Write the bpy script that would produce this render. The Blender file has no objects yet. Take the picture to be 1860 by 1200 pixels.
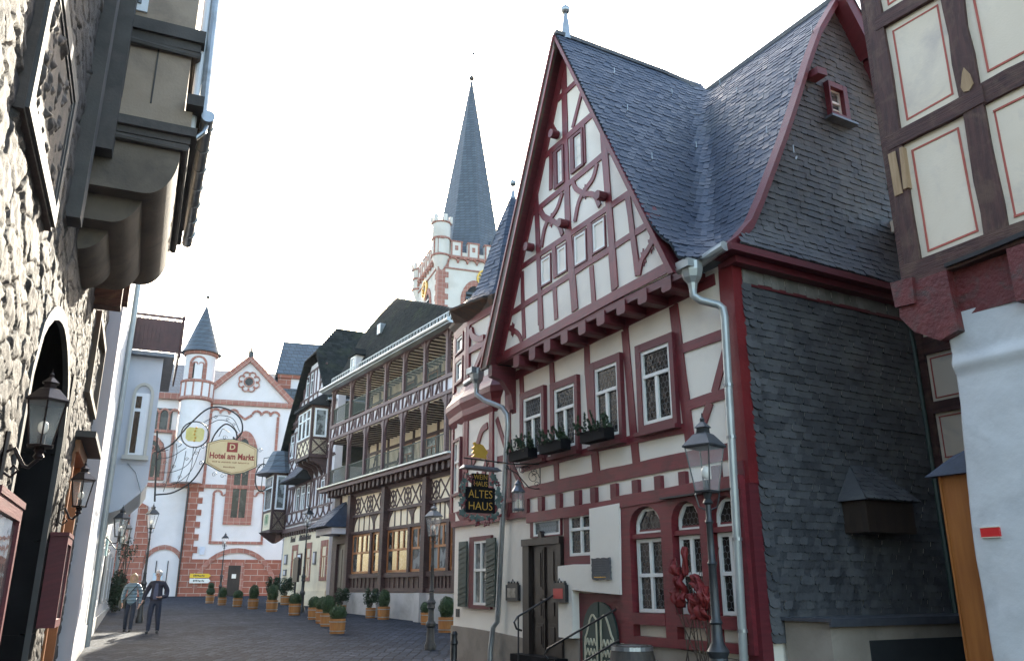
import bpy, bmesh, math, random
import numpy as np
from mathutils import Vector, Matrix, noise
from mathutils.geometry import tessellate_polygon
RN=random.Random(11)
SC=bpy.context.scene; COL=SC.collection
rad=math.radians
def gz(y): return max(0.0,.0205*(y-10))
class Fr:
    """vertical plane frame: a runs along it, z is up, o is outward"""
    def __init__(s,O,az,side=1):
        t=rad(az); s.e=(math.sin(t),math.cos(t)); s.n=(s.e[1]*side,-s.e[0]*side); s.O=O
    def __call__(s,a,z,o=0): return Vector((s.O[0]+s.e[0]*a+s.n[0]*o, s.O[1]+s.e[1]*a+s.n[1]*o, z))
    def sh(s,o,a=0):
        f=object.__new__(Fr); f.e=s.e; f.n=s.n; p=s(a,0,o); f.O=(p.x,p.y); return f
    def n3(s): return Vector((s.n[0],s.n[1],0))
def wl(o):
    v=Vector((0,0,0))
    while o: v=v+o.location; o=o.parent
    return v
def tag(o,label=None,cat=None,group=None,kind=None):
    if label: o['label']=label
    if cat: o['category']=cat
    if group: o['group']=group
    if kind: o['kind']=kind
    return o
def thing(name,loc,label,cat,group=None,rz=0):
    o=bpy.data.objects.new(name,None); COL.objects.link(o); o.location=loc; o.rotation_euler=(0,0,rz); o.empty_display_size=.2
    return tag(o,label,cat,group)
_j=[0]
def jit():
    _j[0]=(_j[0]+1)%17; return .0006*_j[0]
class MB:
    def __init__(s): s.v=[]; s.f=[]; s.uv=[]; s.m=[]; s.cm=0
    def vert(s,p,uv=None): s.v.append(tuple(p)); s.uv.append(uv if uv else (p[0]+p[1],p[2])); return len(s.v)-1
    def face(s,ix): s.f.append(tuple(ix)); s.m.append(s.cm)
    def prism(s,top,bot,uvt=None,uvb=None,caps=(True,True)):
        n=len(top); i=len(s.v)
        for k,p in enumerate(top): s.vert(p,uvt[k] if uvt else None)
        for k,p in enumerate(bot): s.vert(p,uvb[k] if uvb else (uvt[k] if uvt else None))
        for k in range(n):
            l=(k+1)%n; s.face((i+k,i+n+k,i+n+l,i+l))
        if n<=4:
            if caps[0]: s.face(range(i,i+n))
            if caps[1]: s.face([i+2*n-1-k for k in range(n)])
        else:
            T=tessellate_polygon([[Vector(p) for p in top]])
            for t in T:
                if caps[0]: s.face([i+k for k in t])
                if caps[1]: s.face([i+n+k for k in reversed(t)])
    def fpoly(s,fr,pts,o0,o1):
        """polygon of (a,z) points given thickness from o0 (back) to o1 (front)"""
        s.prism([fr(a,z,o1) for a,z in pts],[fr(a,z,o0) for a,z in pts],[(a,z) for a,z in pts],[(a+o1-o0,z+(o1-o0)*.3) for a,z in pts])
    def box(s,fr,a0,a1,z0,z1,o0,o1): s.fpoly(fr,[(a0,z0),(a1,z0),(a1,z1),(a0,z1)],o0,o1)
    def frame4(s,fr,a0,a1,z0,z1,w,o0,o1):
        O=[(a0,z0),(a1,z0),(a1,z1),(a0,z1)]; I=[(a0+w,z0+w),(a1-w,z0+w),(a1-w,z1-w),(a0+w,z1-w)]
        for k in range(4): l=(k+1)%4; s.fpoly(fr,[O[k],O[l],I[l],I[k]],o0,o1)
    def beam(s,fr,a0,z0,a1,z1,w,o0,o1,ext=0,rough=.006):
        d=Vector((a1-a0,z1-z0)); L=d.length
        if L<1e-6: return
        d/=L; nn=Vector((-d.y,d.x)); p0=Vector((a0,z0))-d*ext; L+=2*ext
        k=max(1,int(L/.35)); up=[];lo=[]
        for i in range(k+1):
            q=p0+d*(L*i/k); up.append(q+nn*(w/2+RN.uniform(-rough,rough))); lo.append(q-nn*(w/2+RN.uniform(-rough,rough)))
        o1+=jit(); i0=len(s.v); uo=RN.uniform(0,40)
        for i,(a,b) in enumerate(zip(up,lo)):
            for (q,o,vv) in ((a,o1,w/2),(b,o1,-w/2),(b,o0,-w/2-.1),(a,o0,w/2+.1)): s.vert(fr(q.x,q.y,o),(uo+L*i/k,uo+vv))
        for i in range(k):
            b=i0+4*i
            for c in range(4): s.face((b+c,b+(c+1)%4,b+4+(c+1)%4,b+4+c))
        s.face((i0,i0+3,i0+2,i0+1)); b=i0+4*k; s.face((b,b+1,b+2,b+3))
    def curve(s,fr,pts,w,o0,o1,taper=1,sub=3):
        """smooth band along (a,z) points"""
        P=[Vector(p) for p in pts]; P=[P[0]*2-P[1]]+P+[P[-1]*2-P[-2]]; Q=[]
        for i in range(1,len(P)-2):
            for j in range(sub):
                t=j/sub; a,b,c,d=P[i-1],P[i],P[i+1],P[i+2]
                Q.append(.5*((2*b)+(c-a)*t+(2*a-5*b+4*c-d)*t*t+(3*b-a-3*c+d)*t**3))
        Q.append(P[-2]); o1+=jit(); i0=len(s.v); n=len(Q)
        for i,q in enumerate(Q):
            d=(Q[min(i+1,n-1)]-Q[max(i-1,0)]).normalized(); nn=Vector((-d.y,d.x)); ww=w/2*(1 if taper==1 else taper+(1-taper)*math.sin(math.pi*i/(n-1)))
            for (r,o) in ((q+nn*ww,o1),(q-nn*ww,o1),(q-nn*ww,o0),(q+nn*ww,o0)): s.vert(fr(r.x,r.y,o),(r.x,r.y))
        for i in range(n-1):
            b=i0+4*i
            for c in range(4): s.face((b+c,b+(c+1)%4,b+4+(c+1)%4,b+4+c))
        s.face((i0,i0+3,i0+2,i0+1)); b=i0+4*(n-1); s.face((b,b+1,b+2,b+3))
    def tube(s,pts,r,n=8,cap=True,rr=None):
        P=[Vector(p) for p in pts]; i0=len(s.v); m=len(P); prev=None
        for i,p in enumerate(P):
            d=(P[min(i+1,m-1)]-P[max(i-1,0)]).normalized()
            if prev is None: x=d.orthogonal().normalized()
            else: x=(prev-d*prev.dot(d)).normalized()
            prev=x; y=d.cross(x); q=rr[i] if rr else r
            for k in range(n):
                t=2*math.pi*k/n; s.vert(p+x*(q*math.cos(t))+y*(q*math.sin(t)))
        for i in range(m-1):
            for k in range(n):
                l=(k+1)%n; s.face((i0+i*n+k,i0+i*n+l,i0+(i+1)*n+l,i0+(i+1)*n+k))
        if cap: s.face([i0+n-1-k for k in range(n)]); s.face([i0+(m-1)*n+k for k in range(n)])
    def lathe(s,c,prof,n=16,ph=0,cap=True,sx=1,sy=1):
        """profile of (radius,height) pairs turned about the vertical through c"""
        c=Vector(c); i0=len(s.v); m=len(prof)
        for r,h in prof:
            for k in range(n):
                t=ph+2*math.pi*k/n; s.vert(c+Vector((r*math.cos(t)*sx,r*math.sin(t)*sy,h)),(r*t if r>0 else 0,h))
        for i in range(m-1):
            for k in range(n):
                l=(k+1)%n; s.face((i0+i*n+k,i0+i*n+l,i0+(i+1)*n+l,i0+(i+1)*n+k))
        if cap: s.face([i0+n-1-k for k in range(n)]); s.face([i0+(m-1)*n+k for k in range(n)])
    def ball(s,c,r,n=12,m=8,sz=1):
        s.lathe(c,[(max(r*math.sin(math.pi*i/m),.0005),-r*sz*math.cos(math.pi*i/m)) for i in range(m+1)],n)
    def quad(s,a,b,c,d,uv=None):
        i=len(s.v)
        for k,p in enumerate((a,b,c,d)): s.vert(p,uv[k] if uv else None)
        s.face((i,i+1,i+2,i+3))
    def build(s,name,mat,parent=None,smooth=False):
        me=bpy.data.meshes.new(name); off=wl(parent) if parent else Vector((0,0,0))
        me.from_pydata([(p[0]-off.x,p[1]-off.y,p[2]-off.z) for p in s.v],[],s.f)
        mats=mat if isinstance(mat,(list,tuple)) else [mat]
        for m in mats: me.materials.append(m)
        if len(mats)>1: me.polygons.foreach_set('material_index',s.m)
        uvl=me.uv_layers.new(name='UVMap'); li=np.empty(len(me.loops),dtype=np.int32); me.loops.foreach_get('vertex_index',li)
        uvl.data.foreach_set('uv',np.array(s.uv,dtype=np.float32)[li].ravel())
        if smooth is True: me.polygons.foreach_set('use_smooth',[True]*len(me.polygons))
        me.validate()
        bm=bmesh.new(); bm.from_mesh(me); bmesh.ops.recalc_face_normals(bm,faces=bm.faces); bm.to_mesh(me); bm.free()
        if smooth=='auto': me.set_sharp_from_angle(angle=rad(35)); 
        me.update(); o=bpy.data.objects.new(name,me); COL.objects.link(o)
        if parent: o.parent=parent
        return o
def copy_tree(o,parent=None):
    c=o.copy(); COL.objects.link(c)
    if parent: c.parent=parent
    for ch in list(o.children): copy_tree(ch,c)
    return c
def settle(name):
    pass
# ---------------- slates
SL=[(0,1.35),(1,1.35),(1,.3),(.85,.06),(.5,0),(.15,.1),(0,.38)]
SB=[(0,1.35),(1,1.35),(1,0),(0,0)]
def slates(mb,P,rows,su,shape=SL,th=.014,clip=None,flip=False,ju=.03):
    """rows: list of (v0,v1,u0,u1); P(u,v)->point; lays overlapping slates"""
    for r,(v0,v1,u0,u1) in enumerate(rows):
        n=max(1,int(round((u1-u0)/su))); off=(r%2)*.5+RN.uniform(-.06,.06); dv=v1-v0
        for k in range(-1,n+1):
            a=u0+(k+off)*su; b=a+su
            if b<=u0+.02 or a>=u1-.02: continue
            a=max(a,u0)+RN.uniform(-ju,0)*su; b=min(b,u1)
            if clip and not clip((a+b)/2,v0): continue
            c=P((a+b)/2,v0); cu=P((a+b)/2+.05,v0)-c; cv=P((a+b)/2,v0+.05)-c; nn=cu.cross(cv)
            if nn.length<1e-9: continue
            nn.normalize()
            if flip: nn=-nn
            t=th*RN.uniform(.7,1.6); jv=RN.uniform(-.05,.05); tl=RN.uniform(-.003,.003)
            i=len(mb.v); m=len(shape)
            for (x,y) in shape:
                p=P(a+(b-a)*x,v0+dv*(y+jv)); l=t*(1.15-.75*min(y,1.35)/1.35)+tl*(x-.5)
                mb.vert(p+nn*l,(a+(b-a)*x+r*.37,v0+dv*y))
            mb.face(range(i,i+m)); j=len(mb.v)
            for (x,y) in shape[2:]:
                p=P(a+(b-a)*x,v0+dv*(y+jv)); mb.vert(p-nn*.004,(a,v0))
            for q in range(m-3): mb.face((i+2+q,i+3+q,j+q+1,j+q))
# ---------------- foliage
def leaves(mb,c,r,n,size=.05,sz=(1,1,1),shell=.55,rn=RN,lumps=0):
    c=Vector(c)
    for _ in range(n):
        while True:
            d=Vector((rn.uniform(-1,1),rn.uniform(-1,1),rn.uniform(-1,1)))
            if .05<d.length<1: break
        d.normalize(); q=shell+(1-shell)*rn.random()**.5
        if lumps: q*=1+lumps*noise.noise(d*2.3+c)
        p=c+Vector((d.x*r*sz[0]*q,d.y*r*sz[1]*q,d.z*r*sz[2]*q))
        u=Vector((rn.uniform(-1,1),rn.uniform(-1,1),rn.uniform(-1,1))).normalized(); w=(d+Vector((rn.uniform(-1,1),rn.uniform(-1,1),rn.uniform(-1,1)))*.9).normalized()
        x=u.cross(w).normalized()*size*rn.uniform(.5,1.2)*.5; y=w.cross(x).normalized()*size*rn.uniform(.7,1.3)
        i=len(mb.v)
        for k,v in enumerate((p-y*.5,p+x,p+y*.5,p-x)): mb.vert(v,(rn.random()*.0+c.x+d.x,p.z))
        mb.face((i,i+1,i+2,i+3))
# ---------------- text
def text(mb_name,s,fr,a,z,o,size,mat,parent,align='CENTER',ext=.006,sx=1,rot=0,shear=0,bold=0):
    cu=bpy.data.curves.new(mb_name,'FONT'); cu.body=s; cu.size=size; cu.align_x=align; cu.align_y='CENTER'; cu.extrude=ext; cu.shear=shear; cu.offset=bold; cu.resolution_u=3; cu.space_line=.95
    tmp=bpy.data.objects.new('tmp',cu); COL.objects.link(tmp)
    dg=bpy.context.evaluated_depsgraph_get(); me=bpy.data.meshes.new_from_object(tmp.evaluated_get(dg)); bpy.data.objects.remove(tmp); bpy.data.curves.remove(cu)
    me.name=mb_name; e=Vector((fr.e[0],fr.e[1],0)); up=Vector((0,0,1)); p=fr(a,z,o)
    M=Matrix(((e.x*sx,0,fr.n[0],p.x),(e.y*sx,0,fr.n[1],p.y),(0,1,0,p.z),(0,0,0,1)))@Matrix.Rotation(rot,4,'Z')
    me.transform(M); off=wl(parent); me.transform(Matrix.Translation(-off))
    if M.to_3x3().determinant()<0: me.flip_normals()
    me.materials.clear(); me.materials.append(mat); o=bpy.data.objects.new(mb_name,me); COL.objects.link(o); o.parent=parent
    return o
# ---------------- materials
def nt(m): 
    m.use_nodes=True; t=m.node_tree; t.nodes.clear(); return t
def N(t,ty,**k):
    n=t.nodes.new(ty)
    for a,b in k.items(): setattr(n,a,b)
    return n
def L(t,a,b): t.links.new(a,b)
def base(name):
    m=bpy.data.materials.new(name); t=nt(m); b=N(t,'ShaderNodeBsdfPrincipled'); o=N(t,'ShaderNodeOutputMaterial'); L(t,b.outputs[0],o.inputs[0]); return m,t,b
def noise_n(t,vec,scale,detail=5,rough=.55,dist=0):
    n=N(t,'ShaderNodeTexNoise'); n.inputs['Scale'].default_value=scale; n.inputs['Detail'].default_value=detail; n.inputs['Roughness'].default_value=rough; n.inputs['Distortion'].default_value=dist
    if vec: L(t,vec,n.inputs['Vector'])
    return n
def ramp(t,fac,stops):
    r=N(t,'ShaderNodeValToRGB'); e=r.color_ramp.elements
    while len(e)<len(stops): e.new(.5)
    for i,(p,c) in enumerate(stops): e[i].position=p; e[i].color=(*c,1) if len(c)==3 else c
    L(t,fac,r.inputs[0]); return r
def mix(t,f,a,b,mode='MIX'):
    m=N(t,'ShaderNodeMix',data_type='RGBA',blend_type=mode)
    for s,v in ((0,f),(6,a),(7,b)):
        if hasattr(v,'links') or hasattr(v,'is_linked'): L(t,v,m.inputs[s])
        elif s==0: m.inputs[0].default_value=v
        else: m.inputs[s].default_value=(*v,1)
    return m.outputs[2]
def M(name,c1,c2,scale=3,rough=.7,bump=.2,bscale=30,stretch=(1,1,1),spec=.5,metal=0,dirt=None,dscale=.7,coord='Object',bdist=.01,rvar=0,coat=0):
    m,t,b=base(name); tc=N(t,'ShaderNodeTexCoord'); mp=N(t,'ShaderNodeMapping'); mp.inputs['Scale'].default_value=stretch; L(t,tc.outputs[coord],mp.inputs[0]); v=mp.outputs[0]
    n=noise_n(t,v,scale); r=ramp(t,n.outputs[0],[(.3,c1),(.7,c2)]); col=r.outputs[0]
    if dirt:
        d=noise_n(t,tc.outputs[coord],dscale,8,.65,.6); rr=ramp(t,d.outputs[0],[(.5,(0,0,0)),(.72,(1,1,1))]); col=mix(t,rr.outputs[0],col,dirt)
    L(t,col,b.inputs['Base Color']); b.inputs['Roughness'].default_value=rough; b.inputs['Metallic'].default_value=metal; b.inputs['Specular IOR Level'].default_value=spec; b.inputs['Coat Weight'].default_value=coat
    if rvar:
        mr=N(t,'ShaderNodeMapRange'); mr.inputs['To Min'].default_value=rough-rvar; mr.inputs['To Max'].default_value=rough+rvar; L(t,n.outputs[0],mr.inputs[0]); L(t,mr.outputs[0],b.inputs['Roughness'])
    if bump:
        n2=noise_n(t,v,bscale,6,.6); bp=N(t,'ShaderNodeBump'); bp.inputs['Strength'].default_value=bump; bp.inputs['Distance'].default_value=bdist; L(t,n2.outputs[0],bp.inputs['Height']); L(t,bp.outputs[0],b.inputs['Normal'])
    return m
def slate_mat(name,c1,c2,rough=.42,lich=None,sc=6,spec=.4):
    m,t,b=base(name); uv=N(t,'ShaderNodeUVMap'); g=N(t,'ShaderNodeNewGeometry'); tc=N(t,'ShaderNodeTexCoord')
    r=ramp(t,g.outputs['Random Per Island'],[(0,c1),(.5,tuple((a+b_)/2 for a,b_ in zip(c1,c2))),(1,c2)]); col=r.outputs[0]
    n=noise_n(t,tc.outputs['Object'],sc,6,.6); col=mix(t,.55,col,ramp(t,n.outputs[0],[(.3,(.3,.3,.3)),(.7,(1,1,1))]).outputs[0],'MULTIPLY')
    if lich:
        d=noise_n(t,tc.outputs['Object'],.9,9,.7,.5); col=mix(t,ramp(t,d.outputs[0],[(.52,(0,0,0)),(.7,(.8,.8,.8))]).outputs[0],col,lich)
    L(t,col,b.inputs['Base Color']); mr=N(t,'ShaderNodeMapRange'); mr.inputs['To Min'].default_value=rough-.06; mr.inputs['To Max'].default_value=rough+.14; L(t,g.outputs['Random Per Island'],mr.inputs[0]); L(t,mr.outputs[0],b.inputs['Roughness']); b.inputs['Specular IOR Level'].default_value=spec
    n2=noise_n(t,tc.outputs['Object'],22,5,.6); bp=N(t,'ShaderNodeBump'); bp.inputs['Strength'].default_value=.5; bp.inputs['Distance'].default_value=.012; L(t,n2.outputs[0],bp.inputs['Height']); L(t,bp.outputs[0],b.inputs['Normal'])
    return m
def brick_mat(name,c1,c2,mortar,w,h,ms=.02,rough=.8,bump=.6,coord='UV',off=.5,dirt=None):
    m,t,b=base(name); tc=N(t,'ShaderNodeTexCoord'); br=N(t,'ShaderNodeTexBrick',offset=off); nn=noise_n(t,tc.outputs['UV' if coord=='UV' else 'Object'],1.5,3); 
    br.inputs['Scale'].default_value=1; br.inputs['Brick Width'].default_value=w; br.inputs['Row Height'].default_value=h; br.inputs['Mortar Size'].default_value=ms; br.inputs['Mortar Smooth'].default_value=.2
    br.inputs['Color1'].default_value=(*c1,1); br.inputs['Color2'].default_value=(*c2,1); br.inputs['Mortar'].default_value=(*mortar,1); L(t,tc.outputs[coord],br.inputs['Vector'])
    n=noise_n(t,tc.outputs['Object'],4,8,.65); col=mix(t,.45,br.outputs[0],ramp(t,n.outputs[0],[(.3,(.5,.5,.5)),(.7,(1,1,1))]).outputs[0],'MULTIPLY')
    if dirt:
        d=noise_n(t,tc.outputs['Object'],.5,8,.65,.6); col=mix(t,ramp(t,d.outputs[0],[(.5,(0,0,0)),(.75,(.8,.8,.8))]).outputs[0],col,dirt)
    L(t,col,b.inputs['Base Color']); b.inputs['Roughness'].default_value=rough
    n2=noise_n(t,tc.outputs['Object'],25,5,.6); ad=N(t,'ShaderNodeMath',operation='MULTIPLY_ADD'); ad.inputs[1].default_value=-1.2; L(t,br.outputs['Fac'],ad.inputs[0]); L(t,n2.outputs[0],ad.inputs[2])
    bp=N(t,'ShaderNodeBump'); bp.inputs['Strength'].default_value=bump; bp.inputs['Distance'].default_value=.015; L(t,ad.outputs[0],bp.inputs['Height']); L(t,bp.outputs[0],b.inputs['Normal'])
    return m
def glass_mat(name,c=(.012,.014,.016),c2=(.05,.04,.035),rough=.06,bump=.25,bs=9,spec=.6):
    m,t,b=base(name); tc=N(t,'ShaderNodeTexCoord'); n=noise_n(t,tc.outputs['Object'],2.2,3); oi=N(t,'ShaderNodeObjectInfo'); mm=N(t,'ShaderNodeMath',operation='MULTIPLY_ADD'); L(t,oi.outputs['Random'],mm.inputs[0]); mm.inputs[1].default_value=.3; L(t,n.outputs[0],mm.inputs[2]); L(t,ramp(t,mm.outputs[0],[(.5,c),(.58,c2),(.72,tuple(x*.6 for x in c2)),(.8,tuple(min(.5,x*2.2+.01) for x in c2))]).outputs[0],b.inputs['Base Color'])
    b.inputs['Roughness'].default_value=rough; b.inputs['Specular IOR Level'].default_value=spec; b.inputs['Coat Weight'].default_value=.12; b.inputs['Coat Roughness'].default_value=.03
    n2=noise_n(t,tc.outputs['Object'],bs,2); bp=N(t,'ShaderNodeBump'); bp.inputs['Strength'].default_value=bump; bp.inputs['Distance'].default_value=.02; L(t,n2.outputs[0],bp.inputs['Height']); L(t,bp.outputs[0],b.inputs['Normal']); L(t,bp.outputs[0],b.inputs['Coat Normal'])
    return m
def thin_glass(name):
    m,t,b=base(name); b.inputs['Base Color'].default_value=(.9,.95,.95,1); b.inputs['Roughness'].default_value=.04; b.inputs['Alpha'].default_value=.13; b.inputs['Specular IOR Level'].default_value=.6; return m
plaster=M('plaster_old_house',(.80,.735,.635),(.85,.79,.69),1.2,.85,.25,55,dirt=(.68,.62,.54),dscale=.45,bdist=.006)
plaster_w=M('plaster_white',(.58,.57,.57),(.66,.65,.65),1.5,.85,.35,14,dirt=(.6,.58,.55),dscale=.8)
plaster_b=M('plaster_bluish',(.50,.52,.56),(.57,.59,.63),.9,.85,.15,30,dirt=(.6,.62,.66),dscale=.3)
plaster_y=M('plaster_cream',(.78,.66,.47),(.84,.72,.53),1.2,.85,.2,40,dirt=(.62,.5,.36),dscale=.5)
plaster_p=M('plaster_panel_pink',(.66,.55,.42),(.72,.61,.48),1.5,.85,.25,40,dirt=(.5,.42,.36),dscale=1.1)
plaster_h=M('plaster_pale',(.60,.56,.57),(.68,.64,.65),1.0,.85,.15,40,dirt=(.62,.58,.58),dscale=.5)
plaster_r=M('plaster_rough_bluish',(.47,.47,.47),(.55,.55,.55),2.2,.9,.35,14,dirt=(.38,.38,.385),dscale=1.4,bdist=.015)
board_c=M('ceiling_boards',(.80,.72,.58),(.86,.78,.64),2,.8,.1)
plinth_m=M('plinth_render',(.24,.20,.16),(.32,.27,.22),2,.9,.5,18,dirt=(.18,.155,.13),dscale=1.2)
plinth_g=M('plinth_grey',(.40,.38,.36),(.48,.46,.44),1.5,.9,.4,20,dirt=(.3,.29,.27),dscale=.8)
WK=dict(stretch=(1.2,14,1),coord='UV')
red=M('timber_oxblood',(.125,.014,.020),(.205,.025,.032),1.6,.45,.7,6,spec=.5,dirt=(.085,.014,.018),dscale=2.2,rvar=.1,bdist=.006,**WK)
redd=M('timber_dark_red',(.09,.012,.017),(.15,.019,.026),1.6,.5,.6,6,rvar=.1,bdist=.006,**WK)
redb=M('board_bright_red',(.14,.011,.014),(.19,.017,.02),3,.4,.4,20)
brown=M('timber_brown',(.04,.02,.018),(.085,.042,.037),1.6,.6,.7,6,dirt=(.03,.016,.014),dscale=1.5,bdist=.006,**WK)
brownl=M('timber_mauve',(.075,.042,.042),(.14,.078,.076),1.6,.6,.7,6,bdist=.006,**WK)
oldw=M('timber_weathered',(.035,.013,.011),(.095,.038,.03),1.4,.75,1.0,5,dirt=(.12,.07,.045),dscale=3.5,bdist=.015,**WK)
oldr=M('timber_peeling_red',(.09,.012,.012),(.15,.022,.02),4,.6,.9,16,dirt=(.05,.04,.035),dscale=4,bdist=.03)
rawwood=M('raw_wood',(.30,.19,.10),(.42,.28,.16),5,.85,.9,22,(6,6,.6))
orangewood=M('varnished_wood',(.26,.085,.02),(.38,.14,.035),3,.4,.3,16,(5,5,.5))
white=M('white_paint',(.70,.69,.64),(.78,.77,.72),3,.45,.1,30)
bluewhite=M('white_paint_cool',(.74,.76,.78),(.8,.82,.84),3,.5,.1,30)
winwood=M('window_wood',(.28,.10,.03),(.36,.14,.045),4,.45,.2,20)
slate=slate_mat('slate_blue',(.032,.045,.074),(.054,.072,.110),.45,lich=(.07,.078,.085))
slate_w=slate_mat('slate_wall',(.060,.063,.070),(.120,.122,.128),.55,lich=(.15,.148,.14),sc=2.5)
slate_far=slate_mat('slate_roof_dark',(.012,.016,.017),(.03,.036,.037),.9,lich=(.035,.045,.028),spec=.04)
slate_sp=brick_mat('slate_spire',(.06,.078,.10),(.088,.112,.138),(.03,.035,.04),.6,.35,.03,.5,.4)
slate_light=slate_mat('slate_pale_row',(.20,.185,.16),(.30,.28,.25),.6)
under=M('roof_underlay',(.015,.016,.018),(.02,.022,.024),4,.9,.1)
lead=M('lead_flashing',(.10,.11,.13),(.16,.17,.19),4,.4,.2,20,metal=.6)
zinc=M('zinc_gutter',(.30,.32,.33),(.40,.42,.43),4,.38,.15,20,metal=.75,dirt=(.2,.21,.2),dscale=2,rvar=.08)
zincb=M('zinc_painted_pipe',(.34,.36,.35),(.42,.44,.425),4,.35,.1,20,metal=.3)
iron=M('black_iron',(.012,.012,.013),(.025,.025,.027),6,.38,.2,40,spec=.5)
ironbr=M('bronze_brown_iron',(.022,.015,.016),(.04,.027,.026),6,.32,.2,40,metal=.5)
greypaint=M('grey_cast_iron',(.018,.02,.022),(.04,.043,.046),6,.4,.2,40)
gold=M('gold_leaf',(.55,.32,.05),(.7,.42,.08),6,.35,.2,30,metal=.6)
glass=glass_mat('window_glass',(.006,.007,.009),(.022,.019,.017),.1,.3,9,.22)
glassb=glass_mat('window_glass_sky_reflection',(.09,.13,.20),(.20,.27,.38),.06,.2,5)  # blue of the reflected sky painted into the base colour
glassl=glass_mat('window_glass_pale',(.03,.035,.04),(.12,.13,.13),.05,.15,4)
glassc=glass_mat('window_glass_curtain_reflection',(.012,.014,.015),(.10,.105,.10),.05,.1,1.6)  # grey of curtains and of pale reflections, both painted into the base colour
leadcame=M('lead_came',(.075,.08,.085),(.12,.125,.13),6,.5,.1,30)
tglass=thin_glass('lantern_glass')
green_s=M('green_shutter',(.022,.045,.038),(.035,.062,.052),4,.45,.25,30)
doorw=M('dark_door_wood',(.010,.006,.005),(.02,.012,.010),3,.4,.3,20,(4,4,.5))
stone_p=M('sandstone_panel',(.34,.26,.19),(.42,.33,.25),1.6,.88,.5,30,dirt=(.24,.19,.15),dscale=1.3)
stone_s=M('sandstone_smooth',(.14,.112,.086),(.22,.175,.135),1.6,.88,.6,30,dirt=(.10,.085,.07),dscale=1.3)
stone_d=M('stone_dark_moulding',(.06,.054,.05),(.11,.10,.09),2,.85,.5,30,dirt=(.12,.10,.09),dscale=1.6)
relief_m=M('stone_relief',(.07,.055,.046),(.12,.095,.08),4,.85,.5,35,dirt=(.16,.12,.10),dscale=2.5)
trim_g=M('stone_grey_trim',(.07,.067,.063),(.10,.094,.09),2,.8,.4,30)
blackst=M('black_basalt',(.005,.005,.006),(.010,.010,.012),3,.65,.3,40,spec=.08)
redstone=brick_mat('red_sandstone_blocks',(.30,.095,.06),(.38,.135,.09),(.5,.38,.32),.95,.42,.022,.85,.5,dirt=(.22,.07,.045))
redstrip=brick_mat('red_sandstone_trim',(.34,.135,.10),(.42,.18,.135),(.48,.34,.28),.45,.45,.018,.85,.5,off=0)
church_w=M('church_render',(.66,.62,.62),(.73,.69,.69),.6,.88,.15,20,dirt=(.60,.55,.53),dscale=.25)
tower_w=M('tower_render',(.60,.56,.50),(.68,.64,.58),.6,.88,.15,20,dirt=(.5,.46,.40),dscale=.3)
tubwood=M('tub_pine',(.30,.12,.03),(.42,.18,.05),5,.55,.25,20,(5,5,.6))
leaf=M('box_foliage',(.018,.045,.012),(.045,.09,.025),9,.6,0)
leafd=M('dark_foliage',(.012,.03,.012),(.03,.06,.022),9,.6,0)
twig=M('twig_bark',(.06,.04,.03),(.10,.07,.05),9,.8,.2)
skin=M('skin',(.52,.29,.21),(.58,.34,.25),9,.55,.05)
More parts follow.
